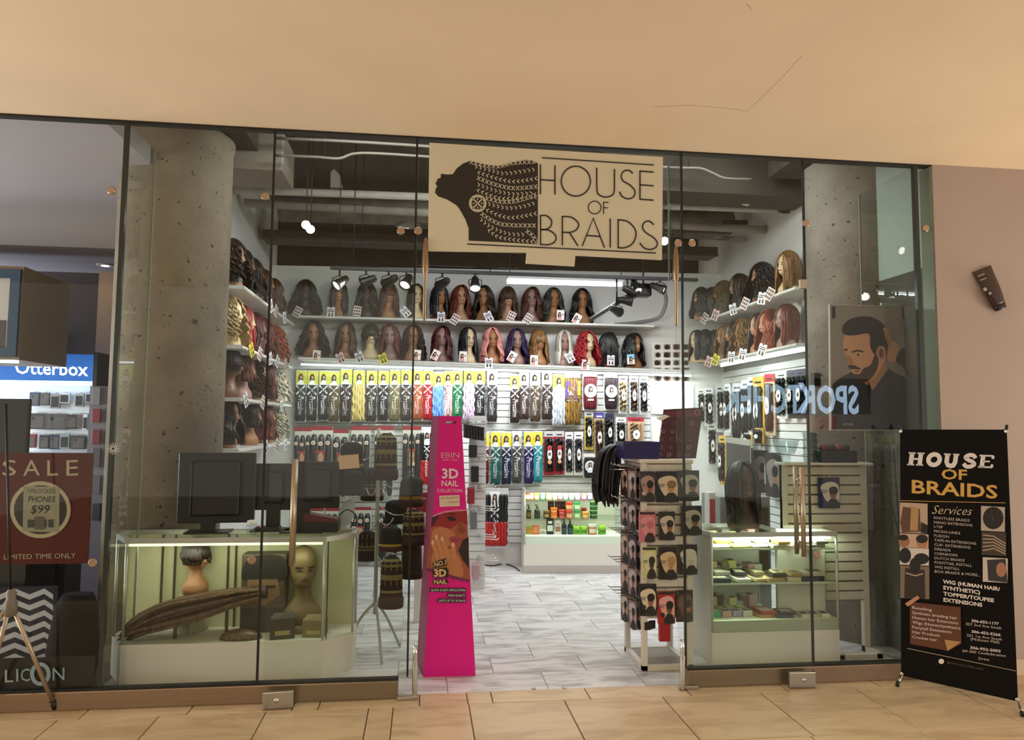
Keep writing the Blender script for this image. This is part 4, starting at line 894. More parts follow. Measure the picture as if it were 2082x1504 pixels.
rack_row([(1006, 992, 1114, 56, 'ombre', N1, 'large black to red hair pack')], pk, 'hair packs in the lower rack', 'in lower rack', rzb)
m4 = [(640, 1032, 1140, 36, 'pre', N1, 'black '+pre), (682, 1032, 1140, 38, 'pre', N1, 'dark '+pre), (735, 1030, 1140, 40, 'pre', N1, 'black '+pre+' behind the mirror'), (790, 1030, 1140, 40, 'pre', N1, 'black '+pre+' behind hats'), (842, 1030, 1140, 36, 'pre', N1, 'black '+pre+' near the pink tower')]
rack_row(m4, pk, 'hair packs in the lower rack', 'in low rack', rzb)
# rails the packs hang from
for (x0, y0), (x1, y1), lb in (((602, 751), (1010, 751), 'upper rack over lime header cards'), ((602, 863), (880, 864), 'middle rack over the capped black strands'), ((1040, 757), (1322, 762), 'upper rack past the bare slats'), ((975, 873), (1188, 874), 'middle rack over red and turquoise packs')):
    q = back(.085); a, b = q.pt(x0, y0), q.pt(x1, y1); s = MB(); s.tube([a, b], .007, 8)
    for k in range(9):
        c = a+(b-a)*(k/8); s.tube([c, c-BN*.046], .004, 6)
    tag(s.build('hang_rail', CHROME), 'chrome hanging rail of the %s' % lb, 'rail')
# ---- side wall packs (facing the room) ----
# small clear brackets carry the packs that have no neighbour rail
def side_pack(px, y0, y1, w, style, hc, nm, k, grp='hair packs on the two tier side wall', off=.06):
    p = atX(px, y0, 3.478-off); q = atX(px, y1, 3.478-off)
    if p.y > 3.58:
        p, q = back(.09).pt(px, y0), back(.09).pt(px, y1); pack(p, rzb, style, w*.8, p.z-q.z, hp(*hc) if hc else None, nm, grp); return
    pack(p, -pi/2+.25, style, w, p.z-q.z, hp(*hc) if hc else None, nm, grp)
SP = [(1424, 790, 862, .10, 'twist', N1, 'narrow black hair pack beside the poster sheet'), (1440, 788, 866, .12, 'white', N1, 'black hair pack with picture oval, side wall by the poster sheet'), (1462, 782, 878, .10, 'twist', N1, 'black braid pack on the side wall with blue top'), (1480, 780, 880, .10, 'twist', N2, 'brown black braid pack between two braid packs'),
      (1500, 778, 900, .16, 'white', ('#1a1514', '#332a28'), 'wide black hair pack with green topped label'), (1516, 772, 890, .12, 'white', N1, 'black hair pack with yellow foot label'), (1530, 766, 884, .12, 'white', N1, 'straight black hair pack with white border'), (1543, 766, 900, .16, 'goldb', N1, 'black hair pack with gold border'), (1566, 760, 886, .14, 'tanr', ('#231614', '#3d2a26'), 'dark brown hair pack with pinkish header'), (1590, 755, 850, .14, 'white', N1, 'black hair pack with round photo top'), (1612, 752, 850, .12, 'blk', N1, 'charcoal hair pack under a green header'), (1630, 750, 850, .12, 'blk', N1, 'charcoal hair pack nearest the glass')]
for k, a in enumerate(SP): side_pack(*a[:6], a[6], k)
for k, (px, y0, y1, st, hc, nm) in enumerate([(1446, 860, 948, 'twist', N2, 'brown braid pack with long white label, lower side rack'), (1470, 885, 985, 'goldb', N2, 'brown pack with gold top, lower side rack'), (1522, 880, 905, 'yel', N1, 'pack with a dark lattice braid and white border'), (1545, 870, 902, 'goldb', N1, 'yellow bordered black hair pack, lower end')]):
    side_pack(px, y0, y1, .12, st, hc, nm, k, 'hair packs in the lower side rack', .10)
# thin packs hung one behind another: edges to the room
for k in range(10):
    px = 1480+k*4.6; p = atX(px, 888+k*.6, 3.30-k*.004)
    t = thing('hair_pack', 'slim dark edge-on hair pack in lower side rack, %s from the brown pack' % NUM[k], 'hair pack', p, 0, 'slim packs hung edge-on')
    s = MB(); s.bbox((-.0045, -.055, -.50), (.0045, .055, 0), .002); s.build('bag', mat('#8b8982', .3), t)
    s = MB(); s.bbox((-.009, -.045, -.47), (.009, .03, -.06), .003); s.build('hair', N1 and hair_mat('#15110f', '#3a302a'), t)
# styles sheet and blank sheets on the back wall
bp = back(.006); t = thing('style_sheet', 'white sheet with a grid of small hairstyle photos on the back wall', 'poster')
def wall_rect(pr, x0, y0, x1, y1, m): pr.poly([(x0, y0), (x1, y0), (x1, y1), (x0, y1)], m)
def flat_panel(name, pl, px, th, m, parent=None):
    s = MB(); f = [pl.pt(*p) for p in px]; s.prism(f, th, 0, -pl.n); return s.build(name, m, parent)
flat_panel('sheet', bp, [(1325, 696), (1403, 698), (1403, 780), (1328, 779)], .004, PAPER, t)
pr = Print(bp, .0006, .0002); rg = random.Random(5); pr.lift()
for a in range(4):
    for b in range(5):
        x, y = 1330+a*19, 699+b*16; pr.rect(x, y, x+15, y+12, mat(('#b3a597', '#8f7d6c', '#cfc6bd', '#a48c76')[rg.randrange(4)], .6), False)
pr.lift()
for a in range(4):
    for b in range(5):
        x, y = 1330+a*19, 699+b*16; q = rg.uniform(-1, 1); pr.poly(ell(x+7.5+q, y+6.5, 5.4+rg.uniform(-1, 1), 5.2, 10), mat(('#14110f', '#2a1d14', '#3d2a1c')[rg.randrange(3)], .6), False)
pr.build('photo_grid', t)
t = thing('blank_sheet', 'large blank white paper curling below the hairstyle photo sheet', 'paper'); b2 = back(.014)
s = MB(); rows = []
for k in range(6):
    y = 781+k*12; rows.append([b2.pt(1328-k*.8, y, 0), b2.pt(1366, y+1, .01*k), b2.pt(1410, y+1, .004*k)])
s.loft(rows, 0, False, True, False); s.build('sheet', mat('#dfdedb', .6), t)
flat_panel('sheet_under', bp, [(1322, 806), (1412, 808), (1412, 827), (1322, 826)], .003, PAPER, t)
# hairline crack in the ceiling paint, frost star sticker on the glass
pr = Print(Plane((0, 0, 3.372), (0, 0, -1), (0, 1, 0)), .0006, .0002); pr.lift(); _cm = mat('#dbc4a5', .8)
pr.stroke([(1330, 218), (1400, 214), (1470, 220), (1520, 226), (1560, 188), (1600, 148), (1632, 112)], 1.6, _cm); pr.stroke([(1518, 8), (1524, 14), (1527, 22)], 2.2, mat('#c4ab8a', .8)); pr.build('hairline_crack', ceil)
pr = Print(Plane((0, -.0078, 0), (0, -1, 0)), .0004, .0002); pr.lift()
for _k in range(12):
    _a = 2*pi*_k/12; pr.stroke([(230+3*math.cos(_a), 912+3*math.sin(_a)), (230+12*math.cos(_a), 912+12*math.sin(_a))], 1.6, mat('#c9cbc6', .5))
pr.build('star_sticker', w2)
# ================= lighting fixtures =================
BULB = mat('#fff6e6', emit=14); TUBE = mat('#f4fbff', emit=9)
a, b = atY(1031, 572, 2.55), atY(1264, 578, 2.55)
t = thing('tube_light', 'bright white tube light hung level before the back wigs', 'light'); s = MB()
s.tube([a, b], .022, 12); s.build('tube', TUBE, t)
s = MB(); s.box((a.x, 2.485, a.z+.02), (b.x, 2.57, b.z+.055)); s.build('batten', mat('#b9bbbb', .5), t)
s = MB(); s.tube([(b.x-.02, 2.495, b.z+.05), (b.x-.02, 2.495, 4.135)], .004, 6); s.tube([(a.x+.02, 2.495, b.z+.05), (a.x+.02, 2.495, 4.135)], .004, 6); s.build('hanger', DARK, t)
for z, y0, lb in ((None, None, ''),):
    pa, pb = back(.16).pt(612, 744), back(.16).pt(1405, 764); s = MB(); s.tube([pa+V((0, 0, .02)), pb+V((0, 0, .0))], .010, 8)
    tag(s.build('led_strip', mat('#f4fbff', emit=3.5)), 'thin white light strip under the lower back wig shelf', 'light strip')
s = MB(); s.tube([(3.30, 3.3, 2.262), (3.30, 1.35, 2.262)], .010, 8); tag(s.build('led_strip', mat('#f4fbff', emit=6)), 'thin white light strip under the lower shelf of the two tier wall', 'light strip')
TY = 2.15; ta, tb = atY(672, 545, TY), atY(1418, 568, TY)
s = MB(); s.box((ta.x, TY-.018, ta.z-.012), (tb.x, TY+.018, ta.z+.018)); 
for x in (ta.x+.2, .6, tb.x-.25): s.tube([(x, TY, ta.z), (x, TY, 4.13)], .005, 6)
tag(s.build('light_track', DARK), 'black ceiling track that carries the spot heads', 'track')
def head(px, py, aim, r, label, lit=True, y=TY, top=None):
    p = atY(px, py, y); d = (V(aim)-p).normalized(); zt = ta.z-.012 if top is None else top
    t = thing('track_spot', label, 'spot light', p, 0, 'track spots in the shop'); q = d.to_track_quat('Z', 'Y').to_matrix().to_4x4()
    s = MB(); s.lathe([(r*.45, -.10), (r*.6, -.09), (r*.75, -.03), (r, .03), (r*1.05, .05), (r*.93, .05), (r*.85, .03)], 16, caps=False); s.lathe([(.0, -.10), (r*.45, -.10)], 16, caps=False)
    o = s.build('can', DARK, t); o.matrix_local = q
    s = MB(); s.lathe([(r*.9, .032), (r*.5, .020), (0.001, .014)], 14, caps=False); o = s.build('lamp', BULB if lit else CHROME, t); o.matrix_local = q
    s = MB(); s.tube([(-r*1.1, 0, 0), (-r*1.15, 0, r*.9), (0, 0, r*1.35), (r*1.15, 0, r*.9), (r*1.1, 0, 0)], .005, 6); s.tube([(0, 0, r*1.35), (0, 0, zt-p.z)], .009, 8); s.build('yoke', DARK, t)
    if lit: return spot('track_spot_light', p+d*.07, aim, 20, 75, (1, .93, .80))
HL = [(690, 576, (-1.5, 1.6, 2.1), 'first, by the brown fringe wigs'), (744, 573, (-1.5, 2.2, 2.4), 'second, before a dark wavy wig'), (790, 574, (-1.45, 2.9, 2.2), 'third, before a fringed wig'), (826, 574, (-1.0, .6, .9), 'fourth, ring shaped glare'),
      (899, 578, (-.9, 3.8, 2.3), 'fifth, just past the door glass'), (966, 580, (.4, .9, 1.0), 'sixth, brightest beside the tube light')]
for px, py, aim, lb in HL: head(px, py, aim, .052, 'black track spot on the shop track, %s' % lb)
for px, py, aim, lb in ((1284, 594, (3.25, 2.4, 2.3), 'upper head of the cluster near the poster sheet'), (1276, 612, (3.2, 1.8, 2.5), 'lower head of the cluster near the poster sheet'), (1254, 632, (3.2, 3.2, 2.3), 'smallest head below the tube light end'), (1294, 586, (2.4, .6, .9), 'angular head nearest the side wall'), (1342, 586, (3.3, 1.5, 2.3), 'lone head on the cable by the glass fin')):
    head(px, py, aim, .045, 'black track spot, %s' % lb)
s = MB(); s.tube([atY(1200, 650, 2.3), atY(1262, 612, 2.2), atY(1300, 590, 2.15)], .02, 10); tag(s.build('boom_arm', mat('#4a4a4b', .5)), 'grey slanting boom arm under the spot cluster', 'arm')
s = MB(); p = atY(1308, 590, 2.3); s.bbox((p.x-.07, 2.25, p.z-.06), (p.x+.07, 2.38, p.z+.06), .01); s.tube([(p.x, 2.3, p.z+.05), (p.x, 2.3, 4.13)], .008, 6); tag(s.build('speaker_box', DARK), 'small black box speaker hung by the spot cluster', 'speaker')
s = MB(); s.tube(spline([atY(1350, 588, 3.3), atY(1354, 615, 3.4), atY(1340, 645, 3.5), atY(1300, 655, 3.7), atY(1250, 660, 3.72)], 5), .022, 10); tag(s.build('flexible_hose', mat('#7d7b78', .5)), 'grey flexible hose looping above the poster sheet', 'hose')
# small bright twin lamps that show against the dark ceiling
for px, py, aim, lb in ((622, 457, (-.6, -2, 1.4), 'upper of the pair above the top wigs'), (631, 466, (-.6, -2, 1.4), 'lower of the pair above the top wigs'), (1351, 490, (1.2, -2, 1.6), 'single lamp beside the shop sign')):
    p = atY(px, py, 1.75); d = (V(aim)-p).normalized(); s = MB(); s.lathe([(.012, -.06), (.03, -.04), (.036, 0), (.03, .004)], 14, 0, mfun=lambda a, b: 1 if a >= 2 else 0)
    o = s.build('ceiling_lamp', [mat('#6b665e', .5), BULB]); o.matrix_world = Matrix.Translation(p) @ d.to_track_quat('Z', 'Y').to_matrix().to_4x4()
    tag(o, 'tiny glowing ceiling lamp, %s' % lb, 'lamp', 'tiny ceiling lamps')
    s = MB(); s.tube([p-d*.05, (p.x-d.x*.05, p.y-d.y*.05, 4.13)], .004, 6); st = s.build('stem', DARK, o); st.matrix_parent_inverse = o.matrix_world.inverted()

# ================= shop sign on the glass over the door =================
SG = Plane((0, -.022, 0), (0, -1, 0)); t = thing('shop_sign', 'large cream sign with braided hair profile and thin capital lettering over the entrance', 'sign')
CREAM = mat('#dcd6bd', .6); LOGO = mat('#2a231c', .6)
s = MB(); s.prism([SG.pt(*p) for p in ((873, 290), (1348, 319), (1346, 528), (1170, 519), (1168, 541), (1069, 535), (1071, 513), (870, 510))], .015, 0, V((0, 1, 0))); s.build('board', CREAM, t)
pr = Print(SG, .0006, .0004, (840, 260, 3.718))
SIL = [(210, 346), (255, 352), (300, 350), (330, 305), (380, 268), (430, 250), (480, 262), (560, 280), (640, 288), (700, 280), (760, 258), (850, 240), (900, 248), (943, 268), (943, 880), (800, 872), (640, 862), (420, 852), (420, 760), (395, 690), (350, 612), (325, 582), (255, 540), (190, 518), (166, 490), (170, 462), (182, 442), (168, 418), (180, 402), (184, 384), (208, 378)]
pr.poly(SIL, LOGO)
pr.lift(); rg = random.Random(2)
ROWS = [[(435, 258), (620, 292), (750, 266), (935, 254)], [(470, 292), (600, 325), (700, 345), (925, 312)], [(490, 335), (620, 378), (760, 405), (938, 380)], [(490, 378), (620, 428), (760, 455), (938, 443)], [(490, 428), (620, 474), (760, 500), (925, 490)], [(485, 470), (640, 528), (760, 532), (938, 522)], [(552, 532), (680, 560), (800, 548), (938, 500)], [(570, 575), (700, 605), (820, 596), (938, 562)], [(555, 618), (660, 665), (760, 678), (938, 645)], [(520, 650), (600, 702), (700, 732), (938, 738)], [(512, 692), (590, 750), (720, 800), (850, 805)], [(570, 770), (640, 822), (760, 845), (930, 862)], [(860, 780), (905, 815), (935, 870)]]
for k, rw in enumerate(ROWS):
    P = [V((*p, 0)) for p in rw]; P = spline(P, 8); acc = 0; last = P[0]; nxt = 6
    for i in range(1, len(P)):
        seg = (P[i]-P[i-1]); L = seg.length; pos = 0
        while acc+L-pos >= nxt:
            pos += nxt-acc if acc < nxt else 0; acc = 0; c = P[i-1]+seg*(min(pos, L)/L); d = seg.normalized(); nn = V((-d.y, d.x, 0)); h = 15; L = L; 
            if k % 3 == 0: prs = [[c-d*h*.8-nn*h, c+d*h*.8+nn*h], [c-d*h*.8+nn*h, c+d*h*.8-nn*h]]
            elif k % 3 == 1: prs = [[c-d*h*.7-nn*h*.9, c+d*h*.5], [c+d*h*.5, c-d*h*.2+nn*h*.9]]
            else: prs = [[c+d*h*.7-nn*h*.9, c-d*h*.4, c+d*h*.7+nn*h*.9]]
            for q in prs: pr.stroke(q, 6.0, CREAM)
            nxt = 34; L2 = L-pos
            if L2 <= 0: break
            seg_left = L2; acc = 0; P_i = c
            # continue from here
            P[i-1] = c; seg = P[i]-c; L = seg.length; pos = 0
            if L < 1e-6: break
        acc += L-pos
pr.poly(ell(488, 570, 66, 66, 28), CREAM); pr.poly(ell(488, 570, 56, 56, 28), LOGO); pr.lift()
pr.stroke(ell(488, 570, 50, 50, 24), 7, CREAM, True)
for q in ([(450, 532), (526, 608)], [(526, 532), (450, 608)]): pr.stroke(q, 9, CREAM)
for q in ([(488, 530), (488, 546)], [(488, 594), (488, 610)], [(450, 570), (464, 570)], [(512, 570), (526, 570)]): pr.stroke(q, 7, CREAM)
pr.lift(); LW = 10.5
def L_(*pts): pr.stroke(list(pts), LW, LOGO)
def Sp(*pts): pr.stroke(spline([(*p, 0) for p in pts], 5), LW, LOGO)
L_((962, 276), (962, 500)); L_((1072, 283), (1072, 503)); L_((962, 391), (1072, 398)); pr.stroke(ell(1230, 402, 110, 113, 40), LW, LOGO, True)
L_((1388, 300), (1388, 450)); Sp((1388, 450), (1400, 500), (1455, 523), (1510, 503), (1522, 455)); L_((1522, 455), (1522, 310))
Sp((1662, 345), (1632, 320), (1592, 328), (1574, 362), (1588, 400), (1640, 432), (1676, 475), (1668, 518), (1628, 536), (1582, 518), (1560, 480))
L_((1715, 322), (1715, 543)); L_((1715, 326), (1818, 334)); L_((1715, 430), (1818, 437)); L_((1715, 539), (1818, 546))
LW = 7.5; pr.stroke(ell(1372, 601, 48, 48, 28), LW, LOGO, True); L_((1440, 557), (1440, 650)); L_((1440, 561), (1478, 563)); L_((1440, 602), (1474, 604)); LW = 10.5
L_((963, 658), (963, 884)); Sp((963, 662), (1010, 664), (1046, 700), (1038, 745), (1000, 767), (963, 768)); Sp((963, 768), (1030, 774), (1078, 815), (1070, 860), (1025, 882), (963, 880))
L_((1128, 666), (1128, 888)); Sp((1128, 669), (1200, 676), (1250, 722), (1235, 768), (1190, 788), (1128, 788)); L_((1182, 790), (1247, 893))
L_((1278, 893), (1362, 682), (1447, 905)); L_((1312, 812), (1412, 820)); L_((1490, 684), (1490, 904))
L_((1550, 690), (1550, 908)); Sp((1550, 694), (1620, 706), (1674, 758), (1684, 815), (1656, 876), (1600, 905), (1550, 905))
Sp((1820, 732), (1785, 704), (1746, 716), (1735, 756), (1765, 795), (1815, 826), (1846, 866), (1834, 902), (1793, 918), (1746, 906), (1714, 868))
pr.stroke([(972, 225), (1820, 280)], 9, LOGO); pr.stroke([(410, 877), (1836, 945)], 9, LOGO); pr.build('lettering_and_logo', t)

# ================= pink display tower =================
PT = Plane((.2, .31, 0), (0, -1, 0)); t = thing('display_tower', 'tall tapering pink cardboard display tower with a nail advert, in the doorway', 'display stand', (0, 0, 0))
PINK = mat('#dd1788', .5, spec=.3); PDK = mat('#8e3b5f', .55)
ft = [PT.pt(893, 845), PT.pt(938, 846), PT.pt(967, 1373), PT.pt(861, 1376)]; z0 = min(ft[2].z, ft[3].z)
ft = [ft[0], ft[1], V((ft[2].x, .31, .0)), V((ft[3].x, .31, .0))]
s = MB(); bk_ = [p+V((-.045, .20 if p.z > .5 else .26, 0)) for p in ft]; i = 0
s.v = [tuple(p) for p in ft]+[tuple(p) for p in bk_]; s.face((0, 1, 2, 3), 0); s.face((7, 6, 5, 4), 1)
for q in range(4): s.face((q, q+4, (q+1) % 4+4, (q+1) % 4), (0, 0, 0, 1)[q] if q != 3 else 1)
s.build('body', [PINK, PDK], t)
pr = Print(PT, .0008, .0003, (680, 840, 2.5075)); TX = mat('#e9cfdc', .5); TX2 = mat('#e8a9c4', .5)
pr.poly([(562, 40), (592, 38), (604, 45), (620, 40), (620, 50), (566, 53)], INK); pr.poly([(568, 41), (594, 40), (604, 48), (566, 52)], mat('#b9b2b4', .4))
pr.poly([(498, 524), (520, 512), (560, 499), (620, 492), (676, 490), (677, 497), (620, 499), (560, 507), (500, 530)], mat('#d583a8', .5))
pr.poly([(498, 530), (560, 507), (620, 499), (677, 497), (688, 858), (600, 835), (470, 790)], mat('#9a5236', .5))
pr.poly([(498, 530), (560, 507), (677, 497), (680, 570), (640, 555), (590, 590), (540, 575), (494, 580)], mat('#8c1b20', .5))
pr.poly([(498, 530), (535, 515), (520, 545), (492, 585)], mat('#3a1512', .5))
pr.blob([(500, 600), (540, 580), (600, 600), (620, 650), (570, 680), (500, 660)], mat('#b5714c', .5))
pr.blob([(640, 560), (668, 590), (660, 612), (628, 606), (630, 585)], mat('#7d3c26', .5))
pr.poly([(570, 528), (596, 524), (622, 538), (612, 550), (584, 546)], mat('#1c0d0b', .4)); pr.poly([(558, 518), (600, 508), (630, 520), (600, 516)], mat('#2a110d', .5))
pr.poly([(655, 645), (684, 630), (687, 790), (655, 750), (632, 700)], mat('#241110', .5))
pr.blob([(586, 634), (618, 626), (648, 638), (640, 664), (612, 672), (590, 652)], mat('#9b4347', .35)); pr.poly([(590, 645), (645, 646), (616, 650)], mat('#431719', .4))
pr.blob([(508, 700), (590, 690), (640, 740), (655, 835), (560, 810), (496, 780)], mat('#b27347', .5))
for a, b, w in (((516, 622), (556, 740), 24), ((546, 632), (584, 740), 22), ((602, 662), (614, 740), 22), ((498, 650), (530, 745), 22)):
    pr.stroke([a, b], w, mat('#bb7d52', .5), False, True); pr.poly(ell(a[0]+3, a[1]+8, 7, 13, 10), mat('#d8ab92', .3))
pr.poly([(470, 788), (600, 828), (688, 850), (688, 862), (600, 842), (470, 802)], mat('#6e1b4f', .5))
pr.text('EBIN', (544, 227), (636, 226), 27, TX2, bold=-.005); pr.text('NEW YORK', (552, 241), (628, 241), 8, TX2)
pr.text('3D', (548, 330), (632, 331), 48, TX, bold=.03); pr.text('NAIL', (546, 370), (632, 372), 28, TX, bold=.02); pr.text('COLLECTION', (523, 402), (652, 403), 17, TX)
pr.poly([(534, 420), (637, 416), (639, 473), (536, 477)], mat('#d8c3ac', .5)); pr.text('As Featured', (542, 438), (630, 434), 12, mat('#6a5348', .5), shear=.2); pr.text('Instagram', (578, 456), (632, 455), 9, mat('#9a3a3a', .5))
YO = mat('#d9b27a', .5)
pr.poly([(500, 762), (568, 738), (574, 776), (506, 790)], INK); pr.text('NO.1', (508, 784), (568, 770), 24, YO, bold=.02)
pr.poly([(500, 795), (572, 785), (582, 800), (578, 838), (502, 838)], INK); pr.text('3D', (507, 832), (570, 831), 36, YO, bold=.04); pr.poly([(502, 846), (578, 846), (578, 872), (502, 872)], INK); pr.text('NAIL', (507, 869), (574, 869), 20, YO, bold=.03)
for x0, y0, tx in ((487, 890, 'QUICK & EASY APPLICATION'), (575, 917, 'HIGH QUALITY'), (526, 944, 'LASTS UP TO 30 DAYS')):
    pr.poly([(x0, y0), (671, y0+1), (671, y0+21), (x0, y0+20)], INK); pr.text(tx, (x0+6, y0+16), (667, y0+17), 11, PAPER)
pr.build('printed_advert', t)

# ================= X banner in the mall =================
b0, b1 = atZ(1832, 1393, 0), atZ(2071, 1441, 0); dv = (b1-b0).normalized(); nb = V((dv.y, -dv.x, 0)); BP = Plane(b0+V((0, 0, .0)), nb)
t = thing('x_banner', 'black portable banner stand with gold and white shop lettering beside the entrance', 'banner', (0, 0, 0)); BK = mat('#0b0807', .65, spec=.15)
cs = [BP.pt(1830, 873), BP.pt(2047, 873), BP.pt(2070, 1426), BP.pt(1832, 1373)]
s = MB(); s.prism(cs, .003, 0, -nb); s.build('sheet', BK, t)
pr = Print(BP, .0008, .0003, (1720, 840, 2.265)); GOLD = mat('#d3a54e', .5); WH = mat('#e3dbd6', .5); GW = mat('#c9bdb4', .5)
def slab(ch, x, y, w, h, m):
    """slab serif capital, slanted"""
    sh = .22; T = lambda u, v: (x+u*w+sh*v*h*.6, y-v*h+u*w*.035); st = w*.30
    def bar(u0, v0, u1, v1, ww=None): pr.stroke([T(u0, v0), T(u1, v1)], ww or st, m)
    if ch == 'H':
        for u in (.2, .8):
            bar(u, 0, u, 1); bar(u-.24, .04, u+.24, .04, h*.12); bar(u-.24, .96, u+.24, .96, h*.12)
        bar(.2, .5, .8, .5, h*.14)
    if ch == 'U':
        pr.stroke([T(.2, 1), T(.2, .35), T(.32, .1), T(.5, .04), T(.68, .1), T(.78, .35), T(.78, 1)], st, m); bar(-.04, .96, .42, .96, h*.12); bar(.58, .96, 1, .96, h*.12)
    if ch == 'O': pr.stroke([T(.5+.38*math.cos(a), .5+.42*math.sin(a)) for a in [2*pi*k/20 for k in range(20)]], st, m, True)
    if ch == 'S': pr.stroke(spline([(*T(*p), 0) for p in ((.86, .72), (.7, .93), (.4, .95), (.18, .76), (.4, .56), (.66, .44), (.82, .25), (.6, .06), (.28, .06), (.1, .28))], 4), st*.9, m)
    if ch == 'E':
        bar(.25, 0, .25, 1); bar(0, .05, .95, .05, h*.13); bar(0, .95, .95, .95, h*.13); bar(.25, .5, .75, .5, h*.12); bar(.92, .05, .92, .28, st*.6); bar(.92, .95, .92, .72, st*.6)
pr.lift()
for ch, x in (('H', 284), ('O', 368), ('U', 447), ('S', 533), ('E', 608)): slab(ch, x, 238+(x-284)*.035, 68, 58, WH)
pr.text('OF', (440, 302), (557, 306), 46, GOLD, bold=.02); pr.text('BRAIDS', (303, 366), (698, 392), 60, GOLD, bold=.02)
pr.stroke([(250, 402), (640, 411), (735, 412)], 2.5, GOLD, False, True)
def photo(x0, y0, x1, y1, m): pr.poly([(x0, y0), (x1, y0+6), (x1, y1+6), (x0, y1)], m)
photo(248, 410, 376, 548, mat('#b9a08c', .5)); pr.poly([(262, 430), (340, 440), (345, 545), (258, 548), (250, 500)], mat('#5b3d26', .5)); pr.poly([(300, 425), (335, 440), (330, 540), (295, 540)], mat('#b08a5c', .5)); pr.poly([(345, 500), (376, 515), (376, 554), (345, 550)], BLACK)
photo(248, 552, 380, 616, mat('#c6a790', .5)); pr.poly(ell(268, 590, 26, 26, 12), mat('#9a6a4c', .5)); pr.poly(ell(350, 595, 26, 30, 12), mat('#b07a58', .5)); pr.poly(ell(350, 578, 28, 20, 12), BLACK); pr.poly(ell(264, 572, 24, 14, 10), BLACK)
photo(248, 618, 382, 696, mat('#d5cdc6', .5)); pr.poly(ell(272, 655, 28, 36, 16), BLACK); pr.poly(ell(347, 670, 36, 26, 16), BLACK)
photo(250, 700, 384, 850, mat('#7a6a5c', .5)); pr.poly([(272, 712), (362, 720), (366, 855), (268, 850)], mat('#2a1c16', .5)); pr.poly(ell(318, 700, 26, 36, 12), mat('#150f0d', .5)); pr.stroke([(275, 735), (320, 748), (355, 738)], 5, mat('#b9a890', .5))
photo(622, 426, 732, 540, mat('#b5a898', .5)); pr.poly(ell(678, 482, 48, 52, 16), mat('#1a1411', .5)); pr.stroke([(670, 440), (680, 500)], 4, GW); pr.stroke([(655, 450), (640, 500)], 3, mat('#6a5c50', .5))
photo(624, 544, 738, 652, mat('#3a2f28', .5)); pr.lift()
for k in range(5): pr.stroke([(630, 560+k*18), (680, 566+k*14), (735, 600+k*12)], 5, mat('#b59c82', .5))
photo(630, 662, 745, 775, mat('#c9bdb0', .5)); pr.poly([(650, 675), (735, 670), (745, 780), (655, 770)], mat('#2b2a33', .5)); pr.poly(ell(715, 720, 24, 34, 12), mat('#a9775a', .5))
pr.text('Services', (396, 462), (582, 470), 40, mat('#d8c6a4', .5), shear=.45, bold=-.012)
for k, (tx, x1) in enumerate((('KNOTLESS BRAIDS', 570), ('NANO EXTENSIONS', 582), ('I-TIP', 446), ('MICRO-LINKS', 526), ('FUSION', 474), ('TAPE-IN EXTENSIONS', 600), ('CLIP- EXTENSIONS', 574), ('DREADS', 482), ('CORNROWS', 514), ('DUTCH BRAIDS', 546), ('PONYTAIL INSTALL', 580), ('WIG INSTALL', 524), ('BOX BRAIDS & MORE...', 618))):
    y = 486+k*20.6; pr.text(tx, (405+k*.3, y), (x1, y+(x1-405)*.085), 12, GW)
for k, (tx, x1) in enumerate((('WIG (HUMAN HAIR/', 710), ('SYNTHETIC)', 618), ('TOPPER/TOUPEE', 682), ('EXTENSIONS', 628))): pr.text(tx, (446+k, 782+k*28), (x1, 782+k*28+(x1-446)*.135), 17, WH, bold=.03)
pr.poly([(294, 868), (528, 892), (532, 1062), (470, 1094), (296, 1062)], mat('#5a2f18', .5)); pr.poly([(272, 876), (330, 838), (340, 852), (284, 890)], mat('#b98a6c', .5)); pr.poly([(454, 1042), (530, 1052), (468, 1094)], mat('#b08a52', .5))
for k, (tx, x1) in enumerate((('Retailing', 395), ('Synthetic braiding hair', 512), ('Human hair Extensions', 516), ('Wigs (Human/synthetic)', 526), ('Ponytail Extensions', 486), ('Hair Products', 432), ('Crochet hair', 420))): pr.text(tx, (306, 900+k*22.5), (x1, 900+k*22.5+(x1-306)*.13), 13, WH)
for k, (tx, x0, x1, m) in enumerate((('306-653-1177', 578, 704, WH), ('357 2nd Ave South', 552, 716, GW), ('306-452-5266', 578, 712, WH), ('201 1st Ave South', 556, 718, GW), ('(Midtown Mall)', 574, 706, GW), ('306-952-2003', 572, 712, WH), ('#4-300 Confederation', 536, 736, GW), ('Drive', 610, 660, GW))):
    y = (960, 975, 1010, 1027, 1044, 1084, 1098, 1134)[k]; pr.text(tx, (x0, y), (x1, y+(x1-x0)*.12), 12, m, bold=.02 if m is WH else 0)
pr.stroke([(282, 1082), (782, 1186)], 2.5, mat('#b9a68c', .5), False, True); pr.poly(ell(439, 1142, 13, 12, 14), WH); pr.text('@HOUSEOFBRAIDS', (462, 1150), (634, 1184), 10, mat('#57493c', .5))
pr.build('printed_artwork', t)
hub = (cs[0]+cs[1]+cs[2]+cs[3])/4-nb*.10
for k, c in enumerate(cs):
    s = MB(); s.tube([hub, c-nb*.012+V((0, 0, .02 if k < 2 else 0))], .006, 8); s.build('cross_pole', BLACK, t)
    s = MB(); s.lathe([(.004, 0), (.011, .002), (.011, .006), (.006, .008)], 12); o = s.build('eyelet', CHROME, t); o.matrix_world = Matrix.Translation(c+nb*.001+(hub-c).normalized()*.012) @ nb.to_track_quat('Z', 'Y').to_matrix().to_4x4()
    if k < 2: s = MB(); s.tube([c-V((0, 0, .01))-nb*.005, c+V((0, 0, .028))-nb*.005], .008, 8); s.build('pole_tip', BLACK, t)
